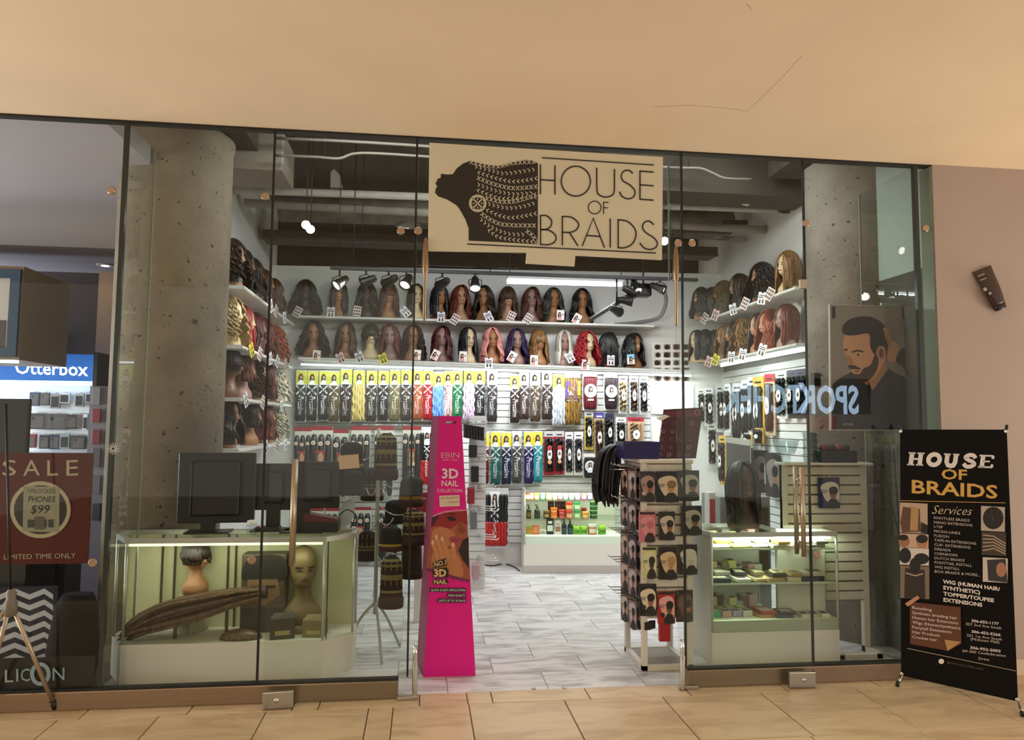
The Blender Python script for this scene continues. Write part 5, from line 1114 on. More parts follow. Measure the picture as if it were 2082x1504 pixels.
for px, py, c in ((1824, 1397, cs[3]), (2080, 1458, cs[2])):
    f = atZ(px, py, 0); s = MB(); s.tube([c-nb*.01, f+V((0, 0, .012))], .008, 10); lg = s.build('foot_rod', STEEL, t); s = MB(); s.tube([f+V((0, 0, .008))+(c-f).normalized()*.03, f+V((0, 0, .008))], .012, 10); s.build('foot_tip', BLACK, lg)
f = hub-nb*.34; f.z = .012; s = MB(); s.tube([hub-V((0, 0, .1)), f], .007, 8); s.build('rear_leg', BLACK, t)

# ================= poster of the man, tube on the wall =================
MP = Plane((0, .36, 0), (0, -1, 0)); t = thing('man_poster', 'framed poster of a bearded man touching his hair, hung before the concrete column', 'poster')
s = MB(); s.prism([MP.pt(*p) for p in ((1687, 618), (1847, 622), (1850, 875), (1689, 875))], .02, 0, V((0, 1, 0))); s.build('backing', mat('#b9b4ac', .5), t)
pr = Print(MP, .0008, .0004, (1600, 320, 2.593)); pr.poly([(230, 780), (634, 786), (643, 1434), (238, 1434)], mat('#938b82', .6))
SHT = mat('#34353b', .6); FC = mat('#d79d76', .5)
pr.poly([(240, 1195), (290, 1155), (345, 1130), (400, 1180), (450, 1225), (520, 1100), (560, 1130), (636, 1165), (643, 1434), (238, 1434)], SHT)
pr.poly([(395, 1170), (452, 1228), (535, 1112), (480, 1050)], mat('#b37c5a', .5)); pr.poly([(430, 1182), (452, 1226), (440, 1290), (420, 1230)], mat('#15161a', .5))
pr.blob([(305, 935), (345, 926), (430, 926), (450, 1000), (520, 1040), (500, 1100), (462, 1160), (402, 1186), (368, 1166), (350, 1140), (334, 1112), (322, 1096), (318, 1060), (298, 1012)], FC)
pr.blob([(482, 1045), (478, 1110), (445, 1165), (402, 1186), (366, 1166), (350, 1140), (382, 1142), (404, 1112), (440, 1094), (464, 1040)], mat('#47301f', .6))
pr.blob([(326, 1094), (362, 1098), (392, 1118), (364, 1116), (332, 1114)], mat('#3a2418', .6)); pr.poly([(352, 1122), (386, 1124), (368, 1134)], mat('#8f4a40', .4))
pr.poly(ell(497, 1030, 24, 40, 14), mat('#c68a66', .5)); pr.poly(ell(497, 1032, 12, 24, 12), mat('#6d4430', .5))
pr.blob([(292, 908), (308, 872), (350, 846), (430, 838), (492, 864), (522, 905), (532, 980), (528, 1060), (516, 1000), (478, 1000), (466, 1040), (440, 1000), (432, 930), (370, 936), (312, 936)], mat('#2b1f16', .6))
pr.stroke([(342, 1026), (372, 1018), (402, 1024)], 9, mat('#2b1d15', .6), False, True); pr.poly(ell(378, 1040, 16, 7, 10), mat('#d0b8a4', .4)); pr.poly(ell(376, 1040, 7, 7, 8), BLACK)
pr.stroke([(302, 1012), (320, 1014)], 8, mat('#2b1d15', .6)); pr.poly([(322, 1040), (330, 1092), (352, 1090), (344, 1060)], mat('#b67c58', .5))
pr.blob([(508, 902), (530, 908), (548, 950), (604, 1010), (596, 1060), (556, 1082), (528, 1062), (532, 990)], mat('#d79f7a', .5)); pr.lift()
for a, b in (((514, 908), (548, 985)), ((524, 900), (560, 975)), ((520, 940), (545, 1010))): pr.stroke([a, b], 9, mat('#b67e5c', .5))
pr.blob([(600, 1008), (637, 1028), (640, 1132), (604, 1095), (574, 1070)], mat('#1f2025', .5)); pr.stroke([(470, 1240), (520, 1350), (540, 1430)], 4, mat('#34353b', .5), False, True)
for x in (241, 608): pr.poly([(x, 786), (x+14, 786), (x+14, 848), (x, 848)], BLACK)
pr.text('BEFORE', (296, 1412), (350, 1412), 12, mat('#aaa49c', .5)); pr.build('portrait_print', t)
p, q = MP.pt(1852, 622), MP.pt(1893, 872)
s = MB(); s.box((p.x, .372, q.z), (3.262, .392, p.z+.02)); tag(s.build('side_board', mat('#a9b8b2', .5)), 'pale blank board between the man poster and the glass corner', 'board')
yj = .95
for _k in range(6): yj = cE.y-math.sqrt(max(.001, .375**2-(atY(1672, 770, yj).x-cE.x)**2))
p, q = atY(1654, 758, yj-.04), atY(1688, 785, yj-.04); s = MB(); s.bbox((p.x, yj-.05, q.z), (q.x, yj+.015, p.z), .004); tag(s.build('junction_box', mat('#15110f', .4)), 'small black box fixed on the concrete column', 'box')
WP = Plane((0, -.022, 0), (0, -1, 0)); t = thing('cosmetic_tube', 'dark brown squeeze tube display on the pink beige wall', 'tube')
A0, A1_, B0, B1_ = WP.pt(1976, 553), WP.pt(2014, 540), WP.pt(2012, 622), WP.pt(2036, 615)
ax = (B0+B1_-A0-A1_)/2; ax_n = ax.normalized(); ctr = (A0+A1_)/2; sd = V((-ax_n.z, 0, ax_n.x)); w0, w1 = (A1_-A0).length/2, (B1_-B0).length/2
rings = []
for tt in [0, .04, .06, .25, .5, .75, .97, 1.0]:
    w = w0+(w1-w0)*tt; dp = .004+.022*min(1, tt*1.6); rings.append([ctr+ax*tt+sd*(w*math.cos(a))+V((0, -1, 0))*(dp*(1+math.sin(a))) for a in [2*pi*k/18 for k in range(18)]])
s = MB(); s.loft(rings); s.build('body', mat('#3d2a22', .4), t)
s = MB(); s.loft([[ctr+ax*tt+sd*(w1*k_*math.cos(a))+V((0, -1, 0))*(.026*(1+math.sin(a)*k_)) for a in [2*pi*k/18 for k in range(18)]] for tt, k_ in ((1.0, .98), (1.14, .96), (1.16, .85))]); s.build('cap', mat('#2a1c16', .35), t)
pr = Print(Plane((0, -.075, 0), (0, -1, 0)), .0006, .0003); LT = mat('#a89488', .5)
pr.poly(ell(2003, 588, 4, 4, 12), LT); pr.poly(ell(2013, 596, 3, 3, 10), LT); pr.stroke([(1988, 562), (2002, 556)], 2, LT); pr.stroke([(1992, 570), (2006, 565)], 1.6, LT); pr.build('print', t)
# ================= lit store sign across the mall (seen mirrored in the glass) =================
t = thing('mall_store_sign', 'lit blue white lettering on a dark band across the mall, seen mirrored in the glass', 'sign'); RS = 9.0
q = lambda px, py: V((atY(px, py, RS).x, -RS, atY(px, py, RS).z))
s = MB(); a, b = q(1440, 765), q(1770, 842); s.box((a.x, -RS-.2, b.z), (b.x, -RS, a.z)); s.build('fascia', mat('#0b0b0c', .9), t)
LE = mat('#bfe0ff', emit=17); x1, x0 = q(1745, 835).x, q(1468, 835).x; z0 = q(1600, 838).z; h = q(1600, 783).z-z0
vs, fs, _ = text_me('SPORTCHEK', 0, .03); s = MB(); s.v = [(x1-(x1-x0)*u, -RS+.01, z0+h*v) for u, v in vs]; s.f = fs; s.m = [0]*len(fs); s.sm = [False]*len(fs); s.build('lit_letters', LE, t)
a, b = q(1560, 846), q(1700, 872); s = MB(); s.box((a.x, -RS-.05, b.z), (b.x, -RS+.02, a.z)); s.build('red_light_band', mat('#c01024', emit=2.2), t)
s = MB(); s.box((a.x+.2, -RS-.25, 0), (a.x+.4, -RS-.2, b.z+1)); s.box((b.x-.4, -RS-.25, 0), (b.x-.2, -RS-.2, b.z+1)); s.build('post', DARK, t)
# ================= showcases =================
CASEW = mat('#ded9cc', .45); ALF = mat('#c9c8c2', .35, .5)
def case(name, label, pts, zb, zt, front_n, inner=None, kick=.0):
    """glass showcase on a plan outline pts (counter-clockwise, first edges = glazed fronts)"""
    t = thing(name, label, 'showcase'); n = len(pts)
    s = MB(); s.prism([(x, y, 0.0) for x, y in pts], zb, 0, V((0, 0, 1))); s.build('base_cabinet', CASEW, t)
    s = MB(); cx = sum(p[0] for p in pts)/n; cy = sum(p[1] for p in pts)/n
    out = [(x+(x-cx)*.004, y+(y-cy)*.01) for x, y in pts]
    inn = [(x+(cx-x)*.045, y+(cy-y)*.09) for x, y in pts]
    for k in range(n):
        j = (k+1) % n
        for za, zc in ((zt-.03, zt), ):
            i = len(s.v); s.v += [(*out[k], za), (*out[j], za), (*out[j], zc), (*out[k], zc), (*inn[k], za), (*inn[j], za), (*inn[j], zc), (*inn[k], zc)]
            for q in ((0, 1, 2, 3), (4, 7, 6, 5), (3, 2, 6, 7), (0, 4, 5, 1)): s.face([i+w for w in q])
    for x, y in pts: s.tube([(x+(cx-x)*.012, y+(cy-y)*.03, zb), (x+(cx-x)*.012, y+(cy-y)*.03, zt-.01)], .009, 6)
    s.build('frame', ALF, t)
    s = MB(); s.prism([(x+(cx-x)*.02, y+(cy-y)*.04, zt-.006) for x, y in pts], .006, 0, V((0, 0, 1))); s.build('glass_top', CASE_GLASS, t)
    for k in range(front_n):
        a, b = V((*pts[k], 0)), V((*pts[(k+1) % n], 0)); nn = V(((b-a).y, -(b-a).x, 0)).normalized(); s = MB()
        s.prism([a+V((0, 0, zb)), b+V((0, 0, zb)), b+V((0, 0, zt-.03)), a+V((0, 0, zt-.03))], .005, 0, -nn); s.build('glass_front', CASE_GLASS, t)
    return t
# --- west case, cut corners ---
pw = [(-1.93, .56), (-1.80, .36), (-.59, .34), (-.42, .52), (-.42, .74), (-1.93, .74)]
WZ = .235; WT = .875
cw = case('hexagonal_showcase', 'wide glass showcase with cut corners on a cream base behind the door glass', [pw[k] for k in (0, 1, 2, 3, 4, 5)], WZ, WT, 3)
s = MB(); s.box((-1.91, .718, WZ), (-.44, .73, WT-.03)); s.build('back_panel', mat('#cdcba6', .6), cw)
for x in (-1.70, -1.62, -1.28, -1.23): boxo('back_rail', (x, .706, WZ), (x+.012, .717, WT-.03), mat('#3e3c2e', .5), cw)
s = MB(); s.tube([(-1.80, .42, WT-.05), (-.62, .41, WT-.05)], .008, 8); s.build('lamp_strip', mat('#f1efc8', emit=1.6), cw)
area('west_case_light', (-1.2, .44, WT-.06), (-1.2, .62, .2), 1.1, .03, 2.4, (1, .97, .78))
s = MB(); s.box((-.58, .355, WZ), (-.574, .36, WT-.03)); s.build('corner_bead', RUBBER, cw)
# --- east case ---
pe = [(1.95, .34), (2.86, .34), (2.86, .505), (2.50, .505), (2.50, .80), (1.95, .80)]
EZ, ET = .215, .875
ce = case('glass_showcase', 'white glass showcase full of packets and boxes behind the door glass, under a black wig', pe, EZ, ET, 2)
s = MB(); s.box((1.952, .345, EZ), (1.962, .795, ET-.03)); s.box((1.952, .785, EZ), (2.49, .795, ET-.03)); s.box((2.50, .495, EZ), (2.85, .503, ET-.03)); s.build('side_panels', CASEW, ce)
s = MB(); s.box((1.965, .345, EZ), (2.855, .36, EZ+.075)); s.build('inner_front_board', mat('#eef0dc', .5), ce)
for z, dpt in ((.755, .36), (.525, .39)):
    s = MB(); s.box((1.965, .36, z), (2.50, .36+dpt, z+.007)); s.box((2.50, .36, z), (2.85, .49, z+.007)); s.build('glass_shelf', CASE_GLASS, ce)
    s = MB(); s.box((1.965, .356, z-.002), (2.85, .36, z+.010)); s.build('shelf_edge', mat('#cfd8cc', .3), ce)
s = MB(); s.box((1.965, .36, EZ), (2.50, .785, EZ+.076)); s.box((2.50, .36, EZ), (2.85, .495, EZ+.076)); s.build('deck', mat('#e9ead9', .5), ce)
s = MB(); s.tube([(1.98, .375, ET-.045), (2.83, .375, ET-.045)], .008, 8); s.build('lamp_strip', mat('#f2ffe0', emit=2.2), ce)
area('east_case_light', (2.4, .39, ET-.02), (2.4, .62, .2), .85, .03, 10, (.95, 1, .86))
# --- back case ---
ba, bb = V((1.11, 3.42, 0)), V((2.18, 3.345, 0)); dd = (bb-ba).normalized(); nn = V((-dd.y, dd.x, 0))
pb = [tuple((ba)[:2]), tuple((bb)[:2]), tuple((bb+nn*.45)[:2]), tuple((ba+nn*.45)[:2])]
BT = atY(1068, 996, 3.42).z; BZ = atY(1100, 1107, 3.41).z
cb = case('glass_showcase', 'white glass showcase of bright coloured jars against the back wall', pb, BZ, BT, 2)
s = MB(); s.prism([ba-nn*.006+V((0, 0, .0)), bb-nn*.006, bb-nn*.006+V((0, 0, .085)), ba-nn*.006+V((0, 0, .085))], .006, 0, nn); s.build('kick_board', mat('#b5ada6', .6), cb)
s = MB(); s.prism([ba+nn*.01+V((0, 0, BZ)), bb+nn*.01+V((0, 0, BZ)), bb+nn*.01+V((0, 0, BZ+.085)), ba+nn*.01+V((0, 0, BZ+.085))], .01, 0, nn); s.build('inner_front_board', mat('#f4f4ee', .5), cb)
s = MB(); s.prism([ba+nn*.02+V((0, 0, BZ)), bb+nn*.02+V((0, 0, BZ)), bb+nn*.43+V((0, 0, BZ)), ba+nn*.43+V((0, 0, BZ))], .09, 0, V((0, 0, 1))); s.build('deck', mat('#f4f4ee', .5), cb)
s = MB(); s.prism([ba+nn*.43+V((0, 0, BZ)), bb+nn*.43+V((0, 0, BZ)), bb+nn*.43+V((0, 0, BT-.03)), ba+nn*.43+V((0, 0, BT-.03))], .01, 0, nn); s.prism([ba+nn*.01+V((.0, 0, BZ)), ba+nn*.44+V((0, 0, BZ)), ba+nn*.44+V((0, 0, BT-.03)), ba+nn*.01+V((0, 0, BT-.03))], .008, 0, dd); s.build('inner_panels', mat('#d8d2c4', .5), cb)
zs = [atY(1100, 1018, 3.5).z, atY(1100, 1056, 3.5).z]
for z in zs: s = MB(); s.prism([ba+nn*.03+dd*.01+V((0, 0, z)), bb+nn*.03-dd*.01+V((0, 0, z)), bb+nn*.43-dd*.01+V((0, 0, z)), ba+nn*.43+dd*.01+V((0, 0, z))], .006, 0, V((0, 0, 1))); s.build('glass_shelf', CASE_GLASS, cb)
s = MB(); s.tube([ba+nn*.04+dd*.03+V((0, 0, BT-.014)), bb+nn*.04-dd*.03+V((0, 0, BT-.014))], .007, 8); s.build('lamp_strip', mat('#f6fff0', emit=2.5), cb)
m_ = (ba+bb)/2+nn*.06; area('back_case_light', (m_.x, m_.y, BT-.02), (m_.x+.01, m_.y+.25, .2), .95, .03, 2.6, (.97, 1, .92)).rotation_euler[2] += 0
bc = Plane(ba+nn*.14, -nn)
def jar(px, pyb, pyt, w, col, lid, label, shape='jar', pl=bc, grp='jars in the back showcase', zbase=None, tagc='#ffffff'):
    p = pl.pt(px, pyb); q = pl.pt(px, pyt); sc = (p-CAM).dot(FW)/F_PX; r = w*sc/2; zb_ = p.z if zbase is None else zbase; h = q.z-p.z
    t = thing('bottle' if shape == 'bottle' else 'product_box' if shape == 'box' else 'jar', label, 'bottle' if shape == 'bottle' else 'box' if shape == 'box' else 'jar', (p.x, p.y, zb_), math.atan2(dd.y, dd.x), grp)
    if shape == 'jar':
        s = MB(); s.lathe([(r*.86, 0), (r*.94, h*.04), (r*.97, h*.66), (r*.9, h*.70)], 18); s.build('body', mat(col, .3), t)
        s = MB(); s.lathe([(r*.98, h*.70), (r, h*.73), (r, h*.95), (r*.93, h)], 18); s.build('lid', mat(lid, .35), t)
        s = MB(); s.loft([[(r*.985*math.sin(a), -r*.985*math.cos(a), z) for a in [-.8+1.6*k/8 for k in range(9)]] for z in (h*.18, h*.56)], 0, False, True, False); s.build('label', mat(tagc, .5), t)
    elif shape == 'bottle':
        s = MB(); s.lathe([(r*.9, 0), (r, h*.03), (r, h*.55), (r*.7, h*.66), (r*.32, h*.70), (r*.32, h*.76)], 16); s.build('body', mat(col, .3), t)
        s = MB(); s.lathe([(r*.4, h*.76), (r*.4, h*.84), (r*.2, h*.86), (r*.2, h)], 12); s.box((-r*.8, -r*.15, h*.93), (r*.1, r*.15, h)); s.build('pump', mat(lid, .4), t)
        s = MB(); s.loft([[(r*1.01*math.sin(a), -r*1.01*math.cos(a), z) for a in [-.9+1.8*k/8 for k in range(9)]] for z in (h*.12, h*.45)], 0, False, True, False); s.build('label', mat(tagc, .5), t)
    else:
        s = MB(); s.bbox((-r, -r*.5, 0), (r, r*.5, h), .003); s.build('carton', mat(col, .5), t)
        pr = Print(base=r*.5+.0008); pr.rect(-r*.8, h*.2, r*.8, h*.55, mat(lid, .5)); pr.rect(-r*.6, h*.65, r*.6, h*.8, mat(tagc, .5)); pr.build('print', t)
    return t
z3, z2, z1 = zs[0]+.0065, zs[1]+.0065, BZ+.0905
TOPJ = [(1072, 1000, 12, '#d6b32e', '#c9421f', 'yellow', 'red'), (1080, 999, 12, '#d98a8c', '#e7b0ac', 'salmon pink', 'pale'), (1091, 1000, 11, '#dccb30', '#e2d84c', 'lemon yellow', 'lemon'), (1103, 1001, 11, '#4fb79b', '#bfe3d5', 'turquoise', 'mint'), (1116, 1000, 13, '#cfd067', '#e0df8e', 'pale lime', 'cream'), (1128, 1003, 11, '#e6ddc0', '#f3f1e6', 'cream', 'white'), (1139, 1003, 11, '#d8793f', '#f3f1e6', 'orange', 'white'), (1150, 1003, 10, '#7fc6cc', '#f3f1e6', 'aqua', 'white'), (1162, 1003, 11, '#a8d29a', '#f3f1e6', 'soft green', 'white'), (1174, 1003, 11, '#b7a0d6', '#f3f1e6', 'lilac', 'white'), (1187, 1001, 12, '#d9607a', '#b98a6c', 'rose', 'tan'), (1199, 1003, 11, '#5a55b5', '#e8e6f4', 'violet', 'white'), (1212, 1001, 13, '#e0a52e', '#f0e0b0', 'amber', 'cream')]
for px, yt, w, c, l, nm, ln in TOPJ: jar(px, 1017, yt, w, c, l, '%s jar with %s lid on the top shelf of the jar showcase' % (nm, ln), zbase=z3)
P2 = 'on the middle shelf of the jar showcase'
jar(1075, 1054, 1026, 10, '#161412', '#161412', 'black pump bottle nearest the corner '+P2, 'bottle', zbase=z2, tagc='#7d5a2e'); jar(1092, 1054, 1026, 12, '#141316', '#141316', 'black pump bottle with grey label '+P2, 'bottle', zbase=z2, tagc='#3a3a40')
jar(1111, 1054, 1037, 13, '#2e1f16', '#8a6a3c', 'dark brown jar '+P2, zbase=z2, tagc='#b89a62')
for px, yb, yt, w, c, l, nm, tc in ((1126, 1056, 1045, 15, '#d8621a', '#e0761f', 'orange tub, lower of its pair,', '#e8a060'), (1126, 1045, 1034, 15, '#d8621a', '#e0761f', 'orange tub, upper of its pair,', '#e8a060'), (1142, 1056, 1047, 14, '#a61d20', '#c53a34', 'red tub, lower of its pair,', '#d87068'), (1142, 1047, 1038, 14, '#a61d20', '#c53a34', 'red tub, upper of its pair,', '#d87068'), (1157, 1056, 1039, 15, '#d6743e', '#c63a2a', 'coral tub, lower of the tall stack,', '#e9b48c'), (1157, 1039, 1022, 15, '#d6743e', '#c63a2a', 'coral tub, upper of the tall stack,', '#e9b48c'), (1173, 1056, 1039, 14, '#8fc77e', '#3f9a58', 'pale green tub, lower of its pair,', '#d5ecc6'), (1173, 1039, 1022, 14, '#8fc77e', '#3f9a58', 'pale green tub, upper of its pair,', '#d5ecc6'), (1190, 1056, 1042, 15, '#d8921e', '#e4a93e', 'amber tub', '#f0cf8a'),
    (1207, 1056, 1047, 16, '#17201a', '#5fa04a', 'black tub with green lid, lowest of four,', '#3d5a38'), (1207, 1047, 1038, 16, '#17201a', '#7ab85c', 'black tub with green lid, second of four,', '#3d5a38'), (1207, 1038, 1029, 16, '#17201a', '#5fa04a', 'black tub with green lid, third of four,', '#3d5a38'), (1207, 1029, 1020, 16, '#17201a', '#7ab85c', 'black tub with green lid, topmost of four,', '#3d5a38'), (1187, 1040, 1022, 12, '#8a1c1e', '#b8302c', 'dark red tub behind the amber one', '#d06058')):
    bl = bc if 'dark red' not in nm else Plane(ba+nn*.30, -nn); zz = None if yb != 1056 else z2
    if zz is None and 'dark red' not in nm: zz = z2+(bc.pt(px, yb).z-bc.pt(px, 1056).z)
    jar(px, yb, yt, w, c, l, nm+' '+P2, pl=bl, zbase=zz if 'dark red' not in nm else z2, tagc=tc)
for k, (px, c) in enumerate(((1120, '#3a1a16'), (1134, '#5a2a22'), (1146, '#1f2a20'))): jar(px, 1052, 1020, 12, c, c, 'tall dark box behind the orange and red tubs, %s of three' % NUM[k], 'box', Plane(ba+nn*.30, -nn), zbase=z2, tagc='#6a4a40')
P3 = 'on the deck of the jar showcase'
for px, yt, w, c, l, nm, sh, tc in ((1075, 1074, 12, '#8aa03a', '#d8762a', 'green and orange box', 'box', '#d8762a'), (1089, 1073, 14, '#d0582a', '#e38a4c', 'orange box', 'box', '#e8b080'), (1103, 1081, 13, '#d8d0c2', '#8f8a80', 'small white carton', 'box', '#aaa49a'), (1118, 1057, 14, '#16161a', '#dcdcdc', 'black and white box', 'box', '#e8e8e8'), (1134, 1062, 13, '#d9d4cf', '#9a6a5c', 'white cream box', 'box', '#c9a8a0'), (1147, 1060, 10, '#14202a', '#26394a', 'navy bottle', 'bottle', '#2c4050'), (1159, 1060, 11, '#12181e', '#1f2c38', 'blue black bottle', 'bottle', '#2c4050'), (1172, 1074, 15, '#7fb82c', '#a4d64a', 'lime tub nearest the navy bottles', 'jar', '#3f7a24'), (1187, 1074, 15, '#7fb82c', '#a4d64a', 'lime tub beside the white lidded jar', 'jar', '#3f7a24'), (1204, 1069, 19, '#b8684a', '#e8e2dc', 'pinkish jar with white lid', 'jar', '#e0cfc0'), (1224, 1073, 17, '#7fb82c', '#a4d64a', 'lime tub at the dark rack end', 'jar', '#3f7a24')):
    jar(px, 1091, yt, w, c, l, nm+' '+P3, sh, zbase=z1, tagc=tc)
# --- goods in the east case ---
rg = random.Random(11)
def flat_goods(x, y, z, w, d, h, col, label, rz=0, name='product_box', cat='box', grp='goods in the packet showcase', tilt=0):
    if x > 2.5-w/2-.02: y, d, rz = .425, min(d, .11), rz*.3
    t = thing(name, label, cat, (x, y, z), (tilt, 0, rz), grp)
    s = MB(); s.bbox((-w/2, -d/2, 0), (w/2, d/2, h), min(.004, h*.3)); s.build('pack', mat(col, .4), t)
    s = MB(); s.box((-w*.36, -d*.36, h), (w*.30, d*.2, h+.0012)); s.build('print', mat('#c9bca6' if sum(lin(col)) < .6 else '#4d4238', .5), t); return t
zA, zB, zC = .7625, .5325, EZ+.0765
for k, (x, w, col, nm) in enumerate(((2.06, .12, '#dcd7c4', 'cream flat packet'), (2.20, .13, '#d8cf6a', 'yellow packet'), (2.34, .11, '#cfcab8', 'ivory packet'), (2.46, .10, '#b9b39c', 'beige packet'), (2.60, .09, '#cbb0aa', 'rosy packet'), (2.74, .10, '#8d8a86', 'grey packet'))):
    flat_goods(x, .50, zA, w, .16, .022, col, nm+' on the top shelf of the packet showcase', rg.uniform(-.2, .2)); 
    flat_goods(x+.03, .52, zA+.0235, w*.9, .13, .02, ('#d9c93e', '#e8e4d4', '#d3cdb4', '#c7a95c', '#e6e0d0', '#77746e')[k], '%s lying on the %s' % (('mustard pack', 'white pack', 'pale pack', 'ochre pack', 'bright pack', 'slate pack')[k], nm), rg.uniform(-.3, .3))
for k, (x, w, col, nm, h) in enumerate(((2.05, .14, '#3b4048', 'slate blue case', .03), (2.20, .10, '#d9d6cb', 'white lash box', .025), (2.32, .09, '#c7b18c', 'tan lash box', .025), (2.43, .12, '#b99a74', 'kraft tray', .03), (2.56, .10, '#d8c9ae', 'cream tray', .03), (2.70, .16, '#2c2c38', 'dark navy tray', .035))):
    flat_goods(x, .47, zB, w, .17, h, col, nm+' on the middle shelf of the packet showcase', rg.uniform(-.15, .15))
    flat_goods(x+.02, .52, zB+h+.0015, w*.85, .14, .03, ('#6d6a62', '#2b2b2d', '#8a7a5a', '#46433c', '#aa8d62', '#b9b4a8')[k], '%s stacked on the %s' % (('stone grey carton', 'black carton', 'khaki carton', 'charcoal carton', 'caramel carton', 'pale grey carton')[k], nm), rg.uniform(-.2, .2))
for r, z in enumerate((zC+.0, zC+.0, zC+.0)):
    for k in range(4):
        flat_goods(2.02+k*.075, .47+r*.10, z+r*.0+.045*(r == 2)+.0, .068, .09, .04, '#7f9a2e' if r else ('#2f9a78', '#c99c9a', '#9a92ae', '#d3cfc4')[k], ('olive green pouch, %s row, %s along, in the packet showcase' % (('', 'middle', 'rear')[r], NUM[k])) if r else '%s front pouch on the packet showcase deck' % ('teal', 'blush pink', 'lavender', 'off white')[k], 0, 'pouch', 'pouch') if not (r == 2) else None
for k, (x, col, nm) in enumerate(((2.36, '#b98a4a', 'ochre pack'), (2.38, '#a2443c', 'brick red pack'), (2.49, '#37425e', 'denim blue pack'), (2.51, '#2b3450', 'navy pack'))): flat_goods(x, .47, zC+.0+(.022 if k % 2 else 0), .12, .16, .02, col, '%s in the small fan on the packet showcase deck' % nm, .2-.15*k)
for k in range(3): flat_goods(2.64+k*.072, .50, zC, .06, .2, .022, ('#d8d3c8', '#bfb6a8', '#e2ded4')[k], '%s palette on the packet showcase deck' % ('cool white', 'stone', 'warm white')[k], -.15)
_r2 = random.Random(21); _cols = (('#e6e2d6', 'white'), ('#c9b78f', 'sand'), ('#2b2a2c', 'black'), ('#7d7466', 'taupe'), ('#d9cf8a', 'straw yellow'), ('#9aa0a4', 'silver grey'), ('#6a4a3a', 'brown'), ('#c9a0a0', 'dusty rose'))
for _z, _nm, _n in ((zA, 'top', 9), (zB, 'middle', 10), (zC, 'bottom', 8)):
    for _k in range(_n):
        _c, _cn = _cols[_k % 8]; _x = 2.02+_k*.048
        flat_goods(_x, .64, _z+.001, .06, .10, .06+.05*_r2.random(), _c, '%s upright carton, rear of %s shelf in packet showcase, %s along' % (_cn, _nm, NUM[_k]), _r2.uniform(-.1, .1))
# --- goods in the west case ---
def lump(name, label, cat, secs, m, ell_y=1.0):
    s = MB(); s.loft([[(c[0]+0, c[1]+r*ell_y*math.cos(a), c[2]+r2*math.sin(a)) for a in [2*pi*k/18 for k in range(18)]] for c, r, r2 in secs]); o = s.build(name, m); return tag(o, label, cat)
t = thing('hair_bundle', 'long thick brown hair bundle lying across the hexagonal showcase', 'hair bundle', (-1.36, .47, WZ)); s = MB(); r_ = random.Random(4)
for k in range(46):
    u = r_.uniform(-1, 1); v = r_.uniform(-1, 1); L = r_.uniform(.85, 1.05); base = V((.36, .06*u*.5, .27+.03*v))
    path = [base, V((.22, .07*u, .25+.045*v)), V((.0, .10*u, .20+.07*v)), V((-.22*L, .11*u, .155+.075*v)), V((-.38*L, .10*u, .10+.05*v)), V((-.47*L, .09*u, .04+.03*v))]
    s.tube(spline(path, 3), [.012]*12+[.014, .012, .008, .003], 5)
s.build('strands', hair_mat('#33200f', '#6a4826'), t); s = MB(); s.tube([(.34, 0, .27), (.39, 0, .275)], .04, 12); s.build('tie', mat('#2b1c10', .6), t)
s = MB(); s.tube([(-.16, 0, 0), (-.16, 0, .12)], .012, 8); s.tube([(.15, 0, 0), (.15, 0, .22)], .010, 8); s.build('prop_stand', mat('#4b3a28', .5), t)
w_ = wig((-1.46, .64, WZ+.245), 60, 'short', H['dbrown'], C_, 'short brown wig head high at the back of the hexagonal showcase', 'heads in the hexagonal showcase', .85); s = MB(); s.bbox((-.09, -.07, -.286), (.09, .075, -.002), .01); s.build('plinth', mat('#a8a17c', .6), w_)
t = thing('wig_box', 'dark box printed with a man\'s face and black cap in the hexagonal showcase', 'box', (-1.0, .60, WZ), .0); s = MB(); s.bbox((-.15, -.05, 0), (.13, .09, .50), .006); s.build('carton', mat('#4b4033', .5), t)
pr = Print(base=.0508); pr.blob([(-.12, .46), (.0, .50), (.12, .47), (.12, .33), (-.13, .33)], mat('#1d1916', .6)); pr.poly([(-.11, .34), (.08, .34), (.10, .24), (.0, .17), (-.10, .22)], mat('#7a5c40', .5)); pr.rect(-.09, .285, -.03, .30, INK); pr.rect(.01, .285, .07, .30, INK); pr.rect(-.145, .02, .12, .16, mat('#2c2621', .5)); pr.build('print', t)
t = thing('mannequin_head', 'bald tan mannequin head beside the printed box in the hexagonal showcase', 'mannequin head', (-.765, .60, WZ+.05), .3); b_ = _first['bust'].copy(); C.objects.link(b_); b_.parent = t; b_.location = (0, 0, 0); b_.scale = (1.15, 1.15, 1.25); recolor(b_, [mat('#6f5a38', .55), None, None]); s = MB(); s.lathe([(.10, -.05), (.11, -.04), (.11, -.002), (.09, .0)], 20); s.build('foot', mat('#8a7a58', .6), t)
t = thing('hair_topper', 'flat woven brown hair topper lying near the showcase front glass', 'hair topper', (-1.11, .43, WZ)); s = MB(); s.lathe([(.13, 0), (.125, .02), (.09, .045), (.04, .058), (.001, .062)], 24, sx=1.0, sy=.5); s.build('cap', hair_mat('#3a2a18', '#6d5535'), t); s = MB(); r_ = random.Random(8)
for k in range(30): a = r_.uniform(0, 6.28); q = r_.uniform(.2, .9); s.tube([(.13*q*math.cos(a), .065*q*math.sin(a), .062*(1-q*.7)), (.13*q*math.cos(a)-.03, .065*q*math.sin(a), .05*(1-q)+.012)], .005, 4)
s.build('strands', hair_mat('#33220f', '#5e4526'), t)
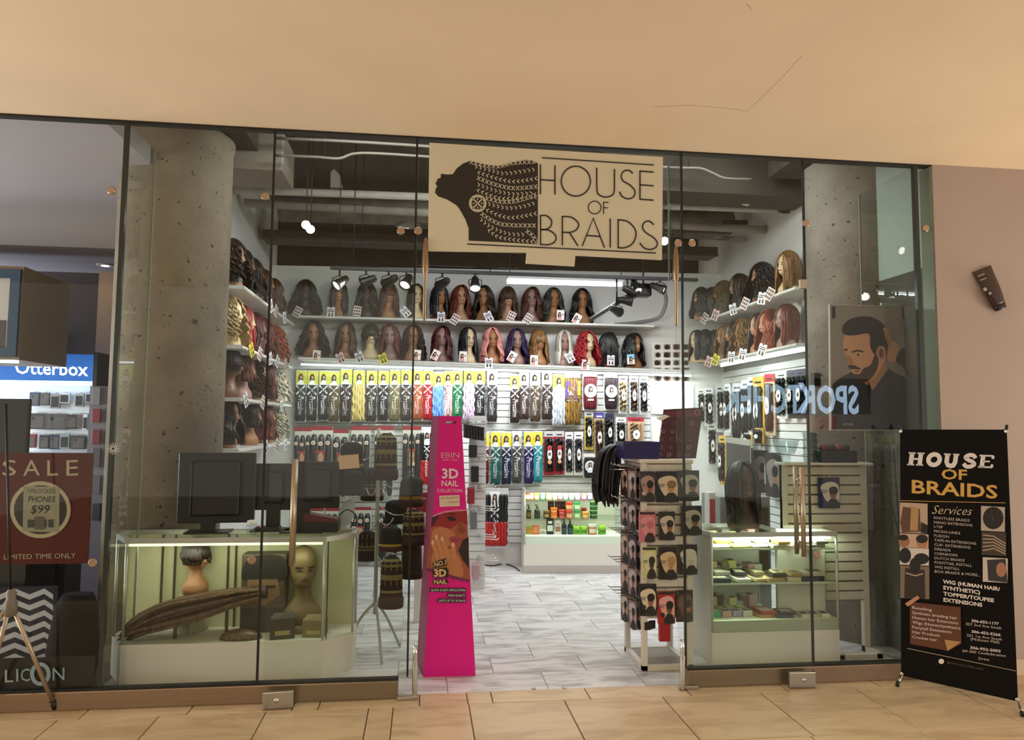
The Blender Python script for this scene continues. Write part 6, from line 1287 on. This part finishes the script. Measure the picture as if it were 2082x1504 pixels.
for x, y, w, h, col, lb, rz in ((-.86, .44, .15, .125, '#2f261c', 'dark crumpled wig box near the glass door handle', .2), (-.66, .46, .14, .105, '#7d6a44', 'tan open carton with a pale label in the hexagonal showcase', -.1)):
    t = thing('carton', lb, 'box', (x, y, WZ), rz); s = MB(); s.bbox((-w/2, -.05, 0), (w/2, .06, h), .004); s.build('box_body', mat(col, .6), t)
    s = MB(); s.prism([(-w/2, -.05, h), (w/2, -.05, h), (w*.4, -.02, h+.035), (-w*.35, -.01, h+.03)], .003, 0, V((0, 1, 0))); s.build('flap', mat(col, .6), t); pr = Print(base=.0508); pr.rect(-w*.3, h*.2, w*.3, h*.42, mat('#a89868', .5)); pr.build('print', t)
# --- things on the west case ---
def monitor(px0, py0, px1, py1, y, bx, label, stand=True, rz=0.0):
    a, b = atY(px0, py0, y), atY(px1, py1, y); cx = (a.x+b.x)/2; W_ = b.x-a.x; t = thing('monitor', label, 'monitor', (cx, y, WT), rz)
    s = MB(); s.bbox((-W_/2, -.012, b.z-WT), (W_/2, .02, a.z-WT), .006); s.build('housing', mat('#141312', .35), t)
    s = MB(); s.bbox((-W_*.33, -.03, b.z-WT+.04), (W_*.33, -.010, a.z-WT-.05), .02); s.build('rear_bulge', mat('#181716', .4), t)
    s = MB(); s.box((-W_*.47, .0201, b.z-WT+.015), (W_*.47, .0215, a.z-WT-.012)); s.build('screen', mat('#23282c', .1), t)
    if stand:
        s = MB(); s.box((bx-.04, -.02, .008), (bx+.05, .008, b.z-WT+.05)); s.build('stand_post', mat('#161413', .4), t); s = MB(); s.bbox((bx-.13, -.09, 0), (bx+.15, .09, .009), .003); s.build('stand_foot', mat('#12110f', .3), t)
monitor(366, 920, 516, 1062, .60, -.05, 'wide black monitor seen from behind, nearest the concrete column', True, .05)
monitor(521, 942, 592, 1036, .66, .0, 'narrow black till screen between two monitors', True)
monitor(606, 938, 690, 1032, .58, -.10, 'square black monitor beside the paper note', True, -.06)
def on_case(px, py, y): return V((atY(px, py, y).x, y, WT))
p = on_case(655, 1085, .60); t = thing('card_terminal', 'black payment printer with a dull red lid beside the square monitor', 'terminal', p, -.05); s = MB(); s.bbox((-.11, -.07, 0), (.11, .07, .065), .008); s.build('case_body', mat('#1d1a1a', .4), t); s = MB(); s.prism([(-.11, -.06, .067), (.11, -.06, .067), (.11, -.06, .085), (-.11, -.06, .125)], .12, 0, V((0, 1, 0))); s.build('lid', mat('#5e2626', .45), t)
p = on_case(512, 1090, .50); t = thing('glass_jar', 'small clear jar with white lid on the showcase by the door joint', 'jar', p); s = MB(); s.lathe([(.03, 0), (.034, .01), (.034, .055), (.028, .06)], 16); s.build('body', PLASTIC, t); s = MB(); s.lathe([(.031, .061), (.032, .065), (.032, .085), (.028, .088)], 16); s.build('lid', WHITE, t)
p = on_case(545, 1088, .62); t = thing('keypad', 'black keypad with an orange light on the showcase top', 'keypad', p); s = MB(); s.bbox((-.08, -.05, 0), (.08, .05, .03), .006); s.build('case_body', DARK, t); s = MB(); s.lathe([(.012, 0), (.012, .006)], 10, 0, (-.04, -.02, .03)); s.build('indicator', mat('#e0562a', emit=.8), t)
p = on_case(703, 1082, .70); t = thing('oval_mirror', 'white oval tabletop mirror tilted on the showcase corner', 'mirror', p, -.2); s = MB(); s.prism([(.055*math.cos(a)+.02*math.sin(a), -.0, .105+.095*math.sin(a)) for a in [2*pi*k/26 for k in range(26)]], .012); s.build('disc', mat('#d8dedb', .25), t); s = MB(); s.bbox((-.06, -.04, 0), (.06, .05, .010), .003); s.build('base', WHITE, t)
s = MB(); pts = spline([on_case(690, 1050, .62)+V((0, 0, .10)), on_case(705, 1040, .60)+V((0, 0, .14)), on_case(722, 1062, .62)+V((0, 0, .10)), on_case(712, 1085, .66)+V((0, 0, .006))], 6); s.tube(pts, .004, 6); tag(s.build('cable', BLACK), 'black cable looping past the oval mirror', 'cable')
dp = lambda px, py: atY(px, py, -.068); s = MB(); a, b = dp(688, 925), dp(730, 952)
s.prism([dp(688, 926), dp(729, 923), dp(731, 951), dp(690, 954)], .0015, 0, V((-.09, 1, 0))); tag(s.build('paper_note', mat('#cdb39a', .6)), 'small blank pinkish paper note stuck to the inside of the door glass', 'note')
# --- hat stand ---
HX, HY = atY(768, 1000, .78).x, .78; t = thing('hat_stand', 'white metal pole stand with curled hooks for knitted hats', 'hat stand', (HX, HY, 0)); PW = mat('#a9a59c', .4)
s = MB(); s.tube([(0, 0, .28), (0, 0, 1.56)], .014, 12); s.build('pole', PW, t)
for k in range(3):
    a = -1.3+k*2.09; s = MB(); s.tube(spline([(0, 0, .36), (.10*math.cos(a), .10*math.sin(a), .25), (.24*math.cos(a), .24*math.sin(a), .012)], 4), .010, 8); s.build('leg', PW, t)
hooks = [(693, 930), (795, 885), (745, 1000), (835, 985), (800, 1060), (845, 1040), (755, 1065), (800, 1140), (850, 1120)]
for px, py in hooks:
    q = atY(px, py, HY-.05)-V((HX, HY, 0)); s = MB(); s.tube(spline([(0, 0, q.z+.05), (q.x*.4, q.y*.6, q.z-.02), (q.x*.8, q.y, q.z-.01), (q.x, q.y, q.z+.03)], 4), .0045, 6); s.build('hook', CHROME, t)
def hat(px, yt, yb, w, bands, label, y, slump=.0):
    p, q = atY(px, yt, y), atY(px, yb, y); sc = (p-CAM).dot(FW)/F_PX; r = w*sc/2; h = p.z-q.z; t = thing('knitted_hat', label, 'hat', (p.x, y, q.z), 0, 'knitted hats on the stand')
    n = 26; prof = [(r*.90, 0), (r*.99, .02*h), (r*1.0, .22*h), (r*.94, .25*h)]
    for k in range(16): u = k/15; prof.append((r*(.95-.08*u)*math.sqrt(max(0.16, 1-max(0, (u-.72)/.30)**2)), h*(.26+.74*u)))
    L = len(prof); s = MB()
    rings = []
    for k, (rr, z) in enumerate(prof):
        sh = slump*(z/h)**2*r; rings.append([((rr*(1+.02*(j % 2)))*math.cos(2*pi*j/n)+sh, .62*rr*(1+.02*(j % 2))*math.sin(2*pi*j/n), z) for j in range(n)])
    mats = []; mi = []
    for (c, f) in bands:
        m = mat(c, .85, noise=.15, scale=60); 
        if m not in mats: mats.append(m)
    def mf(a, b):
        z = prof[a][1]/h
        for c, f in bands:
            if z <= f: return mats.index(mat(c, .85, noise=.15, scale=60))
        return 0
    s.loft(rings, 0, True, True, True, mf); s.build('knit', mats, t)
    if len(bands) > 4:
        tk = MB()
        for q in range(5):
            a = -2.6+q*.5
            for z0_ in (.46, .74): tk.box((r*1.0*math.cos(a)-.003, .62*r*1.0*math.sin(a)-.004, h*z0_), (r*1.0*math.cos(a)+.003, .62*r*1.0*math.sin(a)+.004, h*(z0_+.16)))
        tk.build('plaid_stitch', mat(YL, .85), t, kind='stuff')
    pl_ = MB(); fold = [(r*.93, .015*h), (r*1.05, .03*h), (r*1.06, .20*h), (r*.95, .225*h)]
    pl_.loft([[((rr*(1+.02*(j % 2)))*math.cos(2*pi*j/n), .62*rr*math.sin(2*pi*j/n), z) for j in range(n)] for rr, z in fold], 0, False); pl_.build('cuff', mat(bands[0][0], .9, noise=.2, scale=70), t)
BUR, YL, NV, BR, KB = '#2c1413', '#7f7444', '#0f1216', '#2a1c14', '#0b0b0c'
plaid = [(BUR, .27), (YL, .31), (BUR, .36), (YL, .40), (BUR, .52), (YL, .56), (BUR, .60), (YL, .65), (BUR, .80), (YL, .84), (KB, .88), (YL, .92), (KB, 1.1)]; plaid2 = [(BR, .34), (YL, .38), (BR, .42), (YL, .47), (BR, .66), (YL, .70), (BR, 1.1)]
hat(716, 898, 962, 50, [(KB, .2), ('#8f7430', .30), ('#3a1614', .42), (KB, 1.1)], 'black beanie with a gold and wine band behind the paper note', .66)
hat(716, 955, 1006, 52, [(KB, 1.1)], 'plain black beanie hanging below the banded one', .62)
hat(787, 880, 976, 46, plaid, 'tall wine plaid hat highest on the stand', .70)
hat(758, 950, 1018, 44, plaid2, 'brown plaid hat behind the black beanies', .86)
hat(836, 968, 1030, 50, [(BUR, .22), ('#8a6a26', .34), (NV, 1.1)], 'navy beanie with gold stripe and wine cuff', .70, .1)
hat(806, 1016, 1064, 48, [(KB, 1.1)], 'dull black beanie under the navy one', .80)
hat(842, 1036, 1108, 48, plaid, 'wine plaid hat beside the pink tower', .66)
hat(796, 1070, 1120, 46, [('#3a1614', .15), ('#a98a2e', .30), (KB, 1.1)], 'black beanie with a bright gold band low on the stand', .66)
hat(748, 1078, 1140, 40, plaid2, 'brown plaid hat low behind the showcase corner', .90)
hat(838, 1100, 1176, 44, [(BR, 1.1)], 'plain dark brown hat below the plaid one by the tower', .74)
hat(797, 1130, 1236, 48, plaid, 'long wine plaid hat lowest on the stand', .62)
# ================= four sided packet rack in the doorway =================
RX0, RX1, RY0, RY1, RT_, RB = 1.455, 1.80, .29, .72, 1.345, .33
t_r = thing('packet_rack', 'white four sided slatwall floor rack full of cap packets in the doorway', 'rack', (0, 0, 0))
RWM = mat('#d9d2c4', .5)
for x in (RX0, RX1-.035):
    for y in (RY0, RY1-.035): boxo('post', (x, y, 0), (x+.035, y+.035, RT_), RWM, t_r)
s = MB(); s.bbox((RX0-.01, RY0-.01, RT_), (RX1+.01, RY1+.01, RT_+.025), .004); s.build('top_board', RWM, t_r)
s = MB()
for lo, hi in (((RX0, RY0, 0), (RX1, RY0+.035, .03)), ((RX0, RY1-.035, 0), (RX1, RY1, .03)), ((RX0, RY0, 0), (RX0+.035, RY1, .03)), ((RX1-.035, RY0, 0), (RX1, RY1, .03))): s.box(lo, hi)
s.build('base_frame', RWM, t_r); s = MB(); s.box((RX0+.02, RY0+.02, .018), (RX1-.02, RY1-.02, .026)); s.build('base_panel', mat('#8c8376', .6), t_r)
s = MB(); s.box((RX0+.03, RY0+.03, RB), (RX1-.03, RY1-.03, RT_)); s.build('core', mat('#8d8577', .6), t_r)
z = RB; me = None
while z+.06 < RT_:
    s = MB(); s.box((RX0+.035, RY0+.012, z), (RX1-.035, RY0+.032, z+.055)); o = s.build('slat', RWM, t_r)
    s = MB(); s.box((RX0+.012, RY0+.035, z), (RX0+.032, RY1-.035, z+.055)); s.build('slat', RWM, t_r); z += .068
FPl = Plane((0, RY0-.02, 0), (0, -1, 0))
def cap_packet(loc, rz, w, h, bg, sw, skin, cap, label, grp, deep=.012, extra=None):
    t = thing('cap_packet', label, 'packet', loc, rz, grp); s = MB(); s.bbox((-w/2, 0, -h), (w/2, deep, 0), .002); s.build('pouch', mat(bg, .35), t)
    pr = Print(base=.0006); pr.rect(-w*.46, -h*.09, w*.46, -h*.015, mat('#2a2422', .4)); pr.blob([(-w*.4, -h*.25), (w*.1, -h*.14), (w*.44, -h*.3), (w*.4, -h*.9), (-w*.1, -h*.8), (-w*.36, -h*.5)], mat(sw, .45))
    pr.blob([(w*-.16, -h*.98), (w*.44, -h*.98), (w*.34, -h*.72), (w*.02, -h*.70)], mat('#2a2624', .5)); pr.poly(ell(w*.16, -h*.53, w*.17, h*.17, 14), mat(skin, .5)); pr.poly(ell(w*.18, -h*.42, w*.22, h*.13, 14), mat(cap, .5))
    pr.poly(ell(w*.09, -h*.54, w*.03, h*.012, 6), INK); pr.poly(ell(w*.22, -h*.54, w*.03, h*.012, 6), INK); pr.poly(ell(w*.15, -h*.63, w*.05, h*.014, 8), mat('#8a3f38', .5))
    pr.rect(-w*.40, -h*.44, -w*.12, -h*.41, mat('#6f6a66', .5)); pr.rect(-w*.40, -h*.50, -w*.16, -h*.47, mat('#6f6a66', .5))
    if extra: pr.poly(ell(-w*.24, -h*.72, w*.13, None, 12), mat(extra, .5))
    pr.build('print', t); s = MB(); s.tube([(0, .0, .008), (0, .03, .008)], .003, 6); s.build('hang_hook', CHROME, t); return t
FR = [(1316, 958, 1020, 32, '#3b2c31', '#a98a80', '#8a5c46', '#15120f', 'plum packet with capped woman', '#c9a9a0'), (1357, 958, 1021, 46, '#1b1816', '#d3c2a4', '#c79a6e', '#8a6a3c', 'wide packet with blonde woman in profile', None), (1401, 956, 1018, 44, '#2a2826', '#b3aca0', '#8a6248', '#171412', 'grey packet with woman in black turban', None),
      (1316, 1040, 1102, 34, '#c8727c', '#d88f95', '#d88f95', '#c06a74', 'pink and black carton packet', None), (1356, 1040, 1098, 34, '#2b2420', '#c9b9a4', '#8f6048', '#221c1a', 'black packet with long haired woman', None), (1406, 1028, 1088, 44, '#221f1c', '#b9ae9c', '#7d5a44', '#131110', 'packet with man in grey cap', None),
      (1320, 1112, 1176, 30, '#c8c58c', '#d6d3a8', '#3c3835', '#2e2b29', 'lime pouch with dark bonnet window', None), (1358, 1112, 1178, 38, '#221b14', '#d0b68c', '#c09468', '#b08d58', 'packet with golden haired woman', None), (1399, 1107, 1168, 40, '#2c2725', '#d6d0c4', '#cfc6b4', '#d6d0c4', 'packet with white teardrop panel', '#4a4744'),
      (1317, 1187, 1252, 36, '#15120f', '#d9cdb6', '#9a6a4c', '#1b1816', 'black packet with cream teardrop and cap', '#2a2623'), (1355, 1202, 1268, 36, '#a82a28', '#e0a9a0', '#7a4a34', '#241a17', 'red durag packet', '#2a1c1a'), (1392, 1200, 1264, 36, '#3a2822', '#6d4f42', '#a57656', '#2a1c17', 'brown packet with curly turbaned woman', None)]
for k, (px, y0, y1, w, bg, sw, sk, cp_, nm, ex) in enumerate(FR):
    p, q = FPl.pt(px, y0), FPl.pt(px, y1); sc = (p-CAM).dot(FW)/F_PX
    cap_packet(p, (k % 3-1)*.05, w*sc, p.z-q.z, bg, sw, sk, cp_, '%s, %s row of the doorway rack' % (nm, ('top', 'second', 'third', 'bottom')[k//3]), 'packets on the rack front', .014, ex)
for k, (px, lb) in enumerate(((1318, 'nearest the open leg'), (1325, 'second from the open leg'), (1332, 'third from the open leg'))):
    p = FPl.pt(px, 1266); s = MB(); s.bbox((-.02, .012, -.05), (.02, .024, 0), .002); tag(s.build('comb_packet', DARK, loc=p+V((0, .02*k, 0))), 'small black comb packet under the bottom row, %s' % lb, 'packet', 'comb packets under the rack')
p = FPl.pt(1352, 1268); s = MB(); s.bbox((-.03, .02, -.12), (.045, .05, 0), .004); tag(s.build('red_pouch', mat('#a3201f', .4), loc=p), 'red pouch hanging below the red durag packet', 'packet')
# packets on the doorway side of the rack, hung in short lines on hooks
side_rows = [(1.31, .20, ('#8f7b80', '#7a5a4c', '#6a3a30', '#5a2a26')), (1.09, .19, ('#57535a', '#2f2b2e', '#77707a', '#3a3638')), (.86, .20, ('#3d3a40', '#26211f', '#7d5a4c', '#9a8a5e')), (.66, .19, ('#8d7f86', '#2a2527', '#b0848a', '#41292c')), (.45, .20, ('#74706c', '#1d1b1c', '#5a5550', '#2b2829'))]
RN = ('top', 'second', 'third', 'fourth', 'lowest')
for r, (z, h, cols) in enumerate(side_rows):
    for k, c in enumerate(cols):
        y = RY0+.07+k*.095
        for j in range(2 if k % 2 == 0 else 1):
            cap_packet((RX0-.012-.035*j-.01*k % .02, y, z-.0), -pi/2+.35, .085, h, c, ('#b9b0b2', '#8a8486', '#c9b5a4', '#a49a92')[k], '#8a6450', '#1c1817', 'packet on the doorway side of the rack, %s row, hook %s, %s' % (RN[r], ('one', 'two', 'three', 'four')[k], 'inner' if j == 0 else 'outer'), 'packets on the rack side', .008)
        s = MB(); s.tube([(RX0, y, z+.01), (RX0-.13, y, z+.012), (RX0-.14, y, z+.025)], .0035, 6); s.build('peg_hook', CHROME, t_r)
# purple tray, earring display, hanging dark braids
p, q = atY(1262, 905, .40), atY(1336, 938, .40); zt = RT_+.026; s = MB(); w = q.x-p.x
t = thing('storage_tray', 'deep purple plastic tray on top of the packet rack', 'tray', ((p.x+q.x)/2, .43, zt)); s = MB()
s.loft([[(-w*.46, -.09, 0), (w*.46, -.09, 0), (w*.46, .09, 0), (-w*.46, .09, 0)], [(-w*.5, -.10, .115), (w*.5, -.10, .115), (w*.5, .10, .115), (-w*.5, .10, .115)], [(-w*.47, -.09, .115), (w*.47, -.09, .115), (w*.47, .09, .115), (-w*.47, .09, .115)], [(-w*.44, -.08, .01), (w*.44, -.08, .01), (w*.44, .08, .01), (-w*.44, .08, .01)]], 0, True, False); s.build('body', mat('#27245a', .35), t)
s = MB(); s.lathe([(.008, 0), (.010, .008)], 10, 0, (-w*.42, -.10, .10)); s.build('clip', mat('#4a478a', .4), t)
DPl = Plane((0, .44, 0), (0, -1, 0)); t = thing('earring_display', 'maroon earring display board standing on the packet rack', 'display board', (0, 0, 0)); MAR = mat('#4d1c2b', .5)
c4 = [DPl.pt(*a) for a in ((1350, 832), (1430, 828), (1415, 940), (1337, 941))]; zmin = min(c4[2].z, c4[3].z); c4[2].z = zt; c4[3].z = zt
s = MB(); s.prism(c4, .012, 0, V((0, 1, 0))); s.build('board', MAR, t); s = MB(); s.prism([c4[2]+V((0, .012, 0)), c4[3]+V((0, .012, 0)), c4[3]+V((.02, .09, 0)), c4[2]+V((-.02, .09, 0))], .006, 0, V((0, 0, 1))); s.build('foot', MAR, t)
pr = Print(DPl, .001, .0004); rg = random.Random(9); pr.poly([(1352, 836), (1428, 832), (1426, 846), (1350, 849)], mat('#6d2c40', .5)); pr.stroke(ell(1418, 838, 5, 5, 12), 1.6, mat('#a07080', .5), True, True); pr.build('header_print', t)
s = MB(); s.prism([atY(*a, .42) for a in ((1334, 850), (1352, 843), (1362, 846), (1345, 855))], .01, 0, V((0, 1, 0))); s.build('price_flag', PAPER, t)
for r in range(5):
    for k in range(4):
        px, py = 1350+k*19-r*2.3, 857+r*16; p = DPl.pt(px, py, .002); c = ('#b9a05c', '#c9c4bc', '#8a6a70', '#a5485a')[rg.randrange(4)]
        s = MB(); s.tube([(p.x+.012*math.cos(a), .437, p.z-.012+.012*math.sin(a)) for a in [2*pi*j/10 for j in range(11)]], .0018, 5); s.box((p.x-.016, .4375, p.z-.03), (p.x+.016, .4395, p.z+.006), 1)
        tag(s.build('earring_card', [mat(c, .25, .8), mat('#5a2a38' if k != 2 else '#3a1c24', .5)]), '%s hoop earring card on the maroon board, row %s from top, %s along' % ({'#b9a05c': 'gold', '#c9c4bc': 'silver', '#8a6a70': 'dusky', '#a5485a': 'red'}[c], ('one', 'two', 'three', 'four', 'five')[r], NUM[k]), 'earring card', 'earring cards on the maroon board')
t = thing('braid_bundle', 'large bundle of black braiding hair draped beside the purple tray', 'hair bundle', atY(1236, 905, .62)); s = MB(); r_ = random.Random(6); H0 = atY(1240, 905, .62).z-atY(1240, 1025, .62).z
for k in range(34):
    u, v = r_.uniform(-1, 1), r_.uniform(-1, 1); s.tube(spline([(.03*u+.06, .03*v, -.0), (.07*u+.01, .05*v, -.06), (.085*u-.01, .06*v, -H0*.45), (.08*u-.02, .06*v, -H0*r_.uniform(.7, .85)), (.07*u-.005, .05*v, -H0*r_.uniform(.9, 1.05))], 4), [.013]*14+[.011, .008, .004], 5)
s.build('strands', hair_mat('#0a090b', '#232126'), t); s = MB(); s.tube([(.06, 0, .0), (.14, 0, .012), (.20, -.0, .006)], .010, 8); s.build('tie', hair_mat('#0a090b'), t)
s = MB(); s.tube([atY(1218, 953, .60), atY(1290, 955, .50)], .004, 6); tag(s.build('peg_hook', CHROME), 'chrome hook holding the black braiding hair on the rack', 'hook')
# ================= slat end panel by the pink tower =================
EP = Plane((0, 2.7, 0), (0, -1, 0)); a, b = EP.pt(955, 845), EP.pt(986, 1135)
t = thing('hook_panel', 'narrow white slat panel with long hooks behind the pink tower', 'display panel'); s = MB(); s.box((a.x, 2.70, 0), (b.x, 2.74, a.z)); s.build('board', mat('#d8d6d1', .5), t); z = .3
while z < a.z-.07: boxo('slat', (a.x, 2.688, z), (b.x, 2.70, z+.062), SLAT, t); z += .072
for py, n in ((928, 2), (985, 3), (1028, 3), (1085, 3), (1128, 3), (1165, 2)):
    for k in range(n):
        p = EP.pt(968, py+k*4); s = MB(); s.tube([(p.x, 2.70, p.z), (p.x+.15+.02*k, 2.60-.03*k, p.z+.004), (p.x+.16+.02*k, 2.598-.03*k, p.z+.02)], .005, 6); s.build('hook', WHITE, t)
for k in range(7):
    p = atY(946+k*6, 862+k*1, 2.52); s = MB(); s.bbox((-.012, -.004, -.13), (.012, .10, 0), .003); tag(s.build('comb_pack', mat('#201a1c', .4), loc=p), 'black comb pack in the row beside the tower top, %s from the tower' % NUM[k], 'comb pack', 'comb packs beside the tower')
s = MB(); s.tube([EP.pt(945, 860, .08), EP.pt(986, 857, .08)], .006, 6); s.tube([EP.pt(985, 857, .08), EP.pt(985, 857, -.02)], .006, 6); tag(s.build('hang_rail', CHROME), 'short rail carrying the black comb packs', 'rail')
for px, y0, y1, w, c, lb in ((962, 905, 930, 16, '#1c1b22', 'dark accessory pack on the hook panel, upper'), (966, 948, 980, 15, '#16161a', 'black accessory pack on the hook panel, middle'), (958, 992, 1024, 14, '#8a1f2b', 'red accessory pack on the hook panel'), (964, 1040, 1075, 12, '#6a6a6e', 'grey accessory pack on the hook panel, lower'), (968, 1148, 1178, 12, '#b08a90', 'pinkish accessory pack on the hook panel, lowest')):
    p, q = EP.pt(px, y0, .12), EP.pt(px, y1, .12); sc = (p-CAM).dot(FW)/F_PX; s = MB(); s.bbox((-w*sc/2, -.01, q.z-p.z), (w*sc/2, .10, 0), .003); tag(s.build('accessory_pack', mat(c, .4), loc=p), lb, 'package', 'packs on the hook panel')
s = MB(); s.tube(spline([atZ(975, 1146, .006), atZ(1000, 1150, .006), atZ(1025, 1146, .006), atZ(1045, 1152, .006), atZ(1056, 1160, .006)], 5), .006, 6); tag(s.build('power_cable', BLACK), 'black power cable on the marble floor by the jar showcase', 'cable')
# red boxed item and white pouch among the hats
p = atY(858, 1000, 1.6); q = atY(858, 1040, 1.6); t = thing('red_carton', 'small red carton between the hats and the pink tower', 'box', (p.x, 1.6, q.z)); s = MB(); s.bbox((-.06, -.03, 0), (.06, .03, p.z-q.z), .004); s.build('carton', mat('#7a1a20', .45), t); pr = Print(base=.0308); pr.text('EBIN', (-.045, .10), (.045, .10), .018, mat('#c9a0a4', .5)); pr.build('lettering', t); s = MB(); s.bbox((-.05, -.025, -q.z), (.05, .025, -.001), .004); s.build('stand', mat('#cfcac2', .5), t)
# ================= east end: slatted gondola, tubs, black wig =================
GP = Plane((0, .52, 0), (0, -1, 0)); g0, g1 = GP.pt(1590, 945), GP.pt(1765, 950); gz = g0.z
t = thing('slat_gondola', 'white slatted gondola before the concrete column, beside the packet showcase', 'display stand'); GW_ = mat('#cfc8b6', .5)
xl, xr = g0.x, g1.x-.02
for x in (xl, xr-.04): boxo('post', (x, .52, 0), (x+.04, .56, gz), GW_, t)
s = MB(); s.box((xl, .53, .36), (xr, .56, gz)); s.build('backing', mat('#6f6a5c', .6), t); z = .37
while z < gz-.05: boxo('slat', (xl+.04, .518, z), (xr-.04, .53, z+.055), GW_, t); z += .068
s = MB(); s.bbox((xl-.02, .45, gz), (xr+.02, .60, gz+.018), .004); s.build('top_board', GW_, t)
s = MB(); s.box((2.885, .38, 0), (2.92, .56, .04)); s.box((xr-.04, .38, 0), (xr, .56, .04)); s.box((2.885, .38, 0), (xr, .42, .03)); s.build('base_frame', GW_, t)
a, b = GP.pt(1660, 970), GP.pt(1704, 1032); cap_packet((b.x-(b.x-a.x)/2, .49, a.z), 0, b.x-a.x, a.z-b.z, '#23265a', '#d4cfc4', '#8a6248', '#1a1613', 'blue white cap packet hung on the slatted gondola', 'packets on the gondola', .016)
zg = gz+.0185; p, q = atY(1664, 940, .52), atY(1735, 915, .52)
t = thing('black_box', 'flat black tray box on the gondola top', 'box', ((p.x+q.x)/2, .53, zg)); s = MB(); w = q.x-p.x; s.bbox((-w/2, -.06, 0), (w/2, .06, .085), .004); s.build('box_body', mat('#141211', .45), t)
for k in range(4): s = MB(); s.lathe([(.028, 0), (.033, .01), (.03, .035), (.01, .045)], 12, 0, (-w*.32+k*w*.2, 0, .0855)); s.build('red_bundle', mat(('#6a2a28', '#3a2a26', '#7a3a34', '#2f2624')[k], .7), t)
for k in range(4):
    p = atY(1648, 940, .53); s = MB(); r = .055; z = k*.052; s.lathe([(r*.82, 0), (r*.95, .05), (r*1.08, .05), (r*1.08, .058), (r*.93, .058), (r*.8, .004)], 18, 0)
    tag(s.build('plastic_tub', PLASTIC, loc=(p.x, .53, zg+z)), 'clear plastic tub in the stack on the gondola, %s from the bottom' % NUM[k], 'tub', 'stacked plastic tubs')
p = atY(1601, 938, .50); t = thing('clear_bowl', 'wide clear plastic bowl on a small cup, end of the gondola top', 'bowl', (p.x+.0, .525, zg)); s = MB(); s.lathe([(.035, .04), (.06, .06), (.085, .12), (.09, .15), (.096, .152), (.096, .158), (.086, .155), (.055, .068), (.02, .05)], 24); s.build('bowl_body', PLASTIC, t); s = MB(); s.lathe([(.03, 0), (.036, .04), (.03, .042)], 16); s.build('cup', PLASTIC, t)
w_ = wig((2.30, .60, ET+.0), 0, 'long', hair_mat('#0c0a0a', '#1e1a19'), '#3d2a20', 'long straight black wig on a dark bust standing on the packet showcase', 'wig on the showcase', 1.13)
for k, (px, yb, yt, w, c, lb) in enumerate(((1444, 1062, 1000, 14, '#c98a94', 'pink and white carton behind the packet showcase'), (1500, 1008, 988, 30, '#d3d0ca', 'small white box with black print on the grey cabinet'))):
    y = 1.35 if k == 0 else 1.5; p, q = atY(px, yb, y), atY(px, yt, y); sc = (p-CAM).dot(FW)/F_PX
    t = thing('carton', lb, 'box', (p.x, y, .0 if k == 0 else p.z)); hh = q.z-(0 if k == 0 else p.z); s = MB(); s.bbox((-w*sc/2, -.05, 0), (w*sc/2, .05, hh), .004); s.build('box_body', mat('#dcd6d2', .5), t); pr = Print(base=.0508); pr.rect(-w*sc*.4, hh*.75, w*sc*.4, hh*.95, mat('#b8505e' if k == 0 else '#2a2826', .5)); pr.rect(-w*sc*.3, hh*.55, w*sc*.3, hh*.68, INK); pr.build('print', t)
    if k == 1: zc_ = p.z
p, q = atY(1458, 1010, 1.5), atY(1560, 1065, 1.5); t = thing('grey_cabinet', 'grey cabinet with brown door behind the black wig', 'cabinet'); s = MB(); s.bbox((p.x, 1.44, 0), (q.x, 1.85, zc_-.001), .006); s.build('carcass', mat('#8f918f', .5), t); s = MB(); s.box((p.x+.06, 1.428, .3), (q.x-.03, 1.44, zc_-.09)); s.build('door', mat('#6a5946', .6), t)
s = MB(); s.tube([(p.x+.12, 1.42, .62), (p.x+.2, 1.42, .62)], .006, 8); s.build('handle', CHROME, t)
# stacked accessory packs around the side wall foot
for k, (px, y0, y1, w, c) in enumerate(((1515, 910, 990, 30, '#2a2623'), (1545, 915, 1000, 26, '#33302f'), (1570, 920, 1010, 24, '#242224'), (1568, 945, 985, 20, '#8a98a8'))):
    p, q = atX(px, y0, 3.40), atX(px, y1, 3.40); cap_packet(p, -pi/2+.5, .16, p.z-q.z, c, '#77706a', '#8a6450', '#141211', '%s packet low on the two tier wall beyond the black wig, %s along' % (('dark', 'charcoal', 'black', 'blue grey')[k], NUM[k]), 'low packets on the two tier wall', .02)
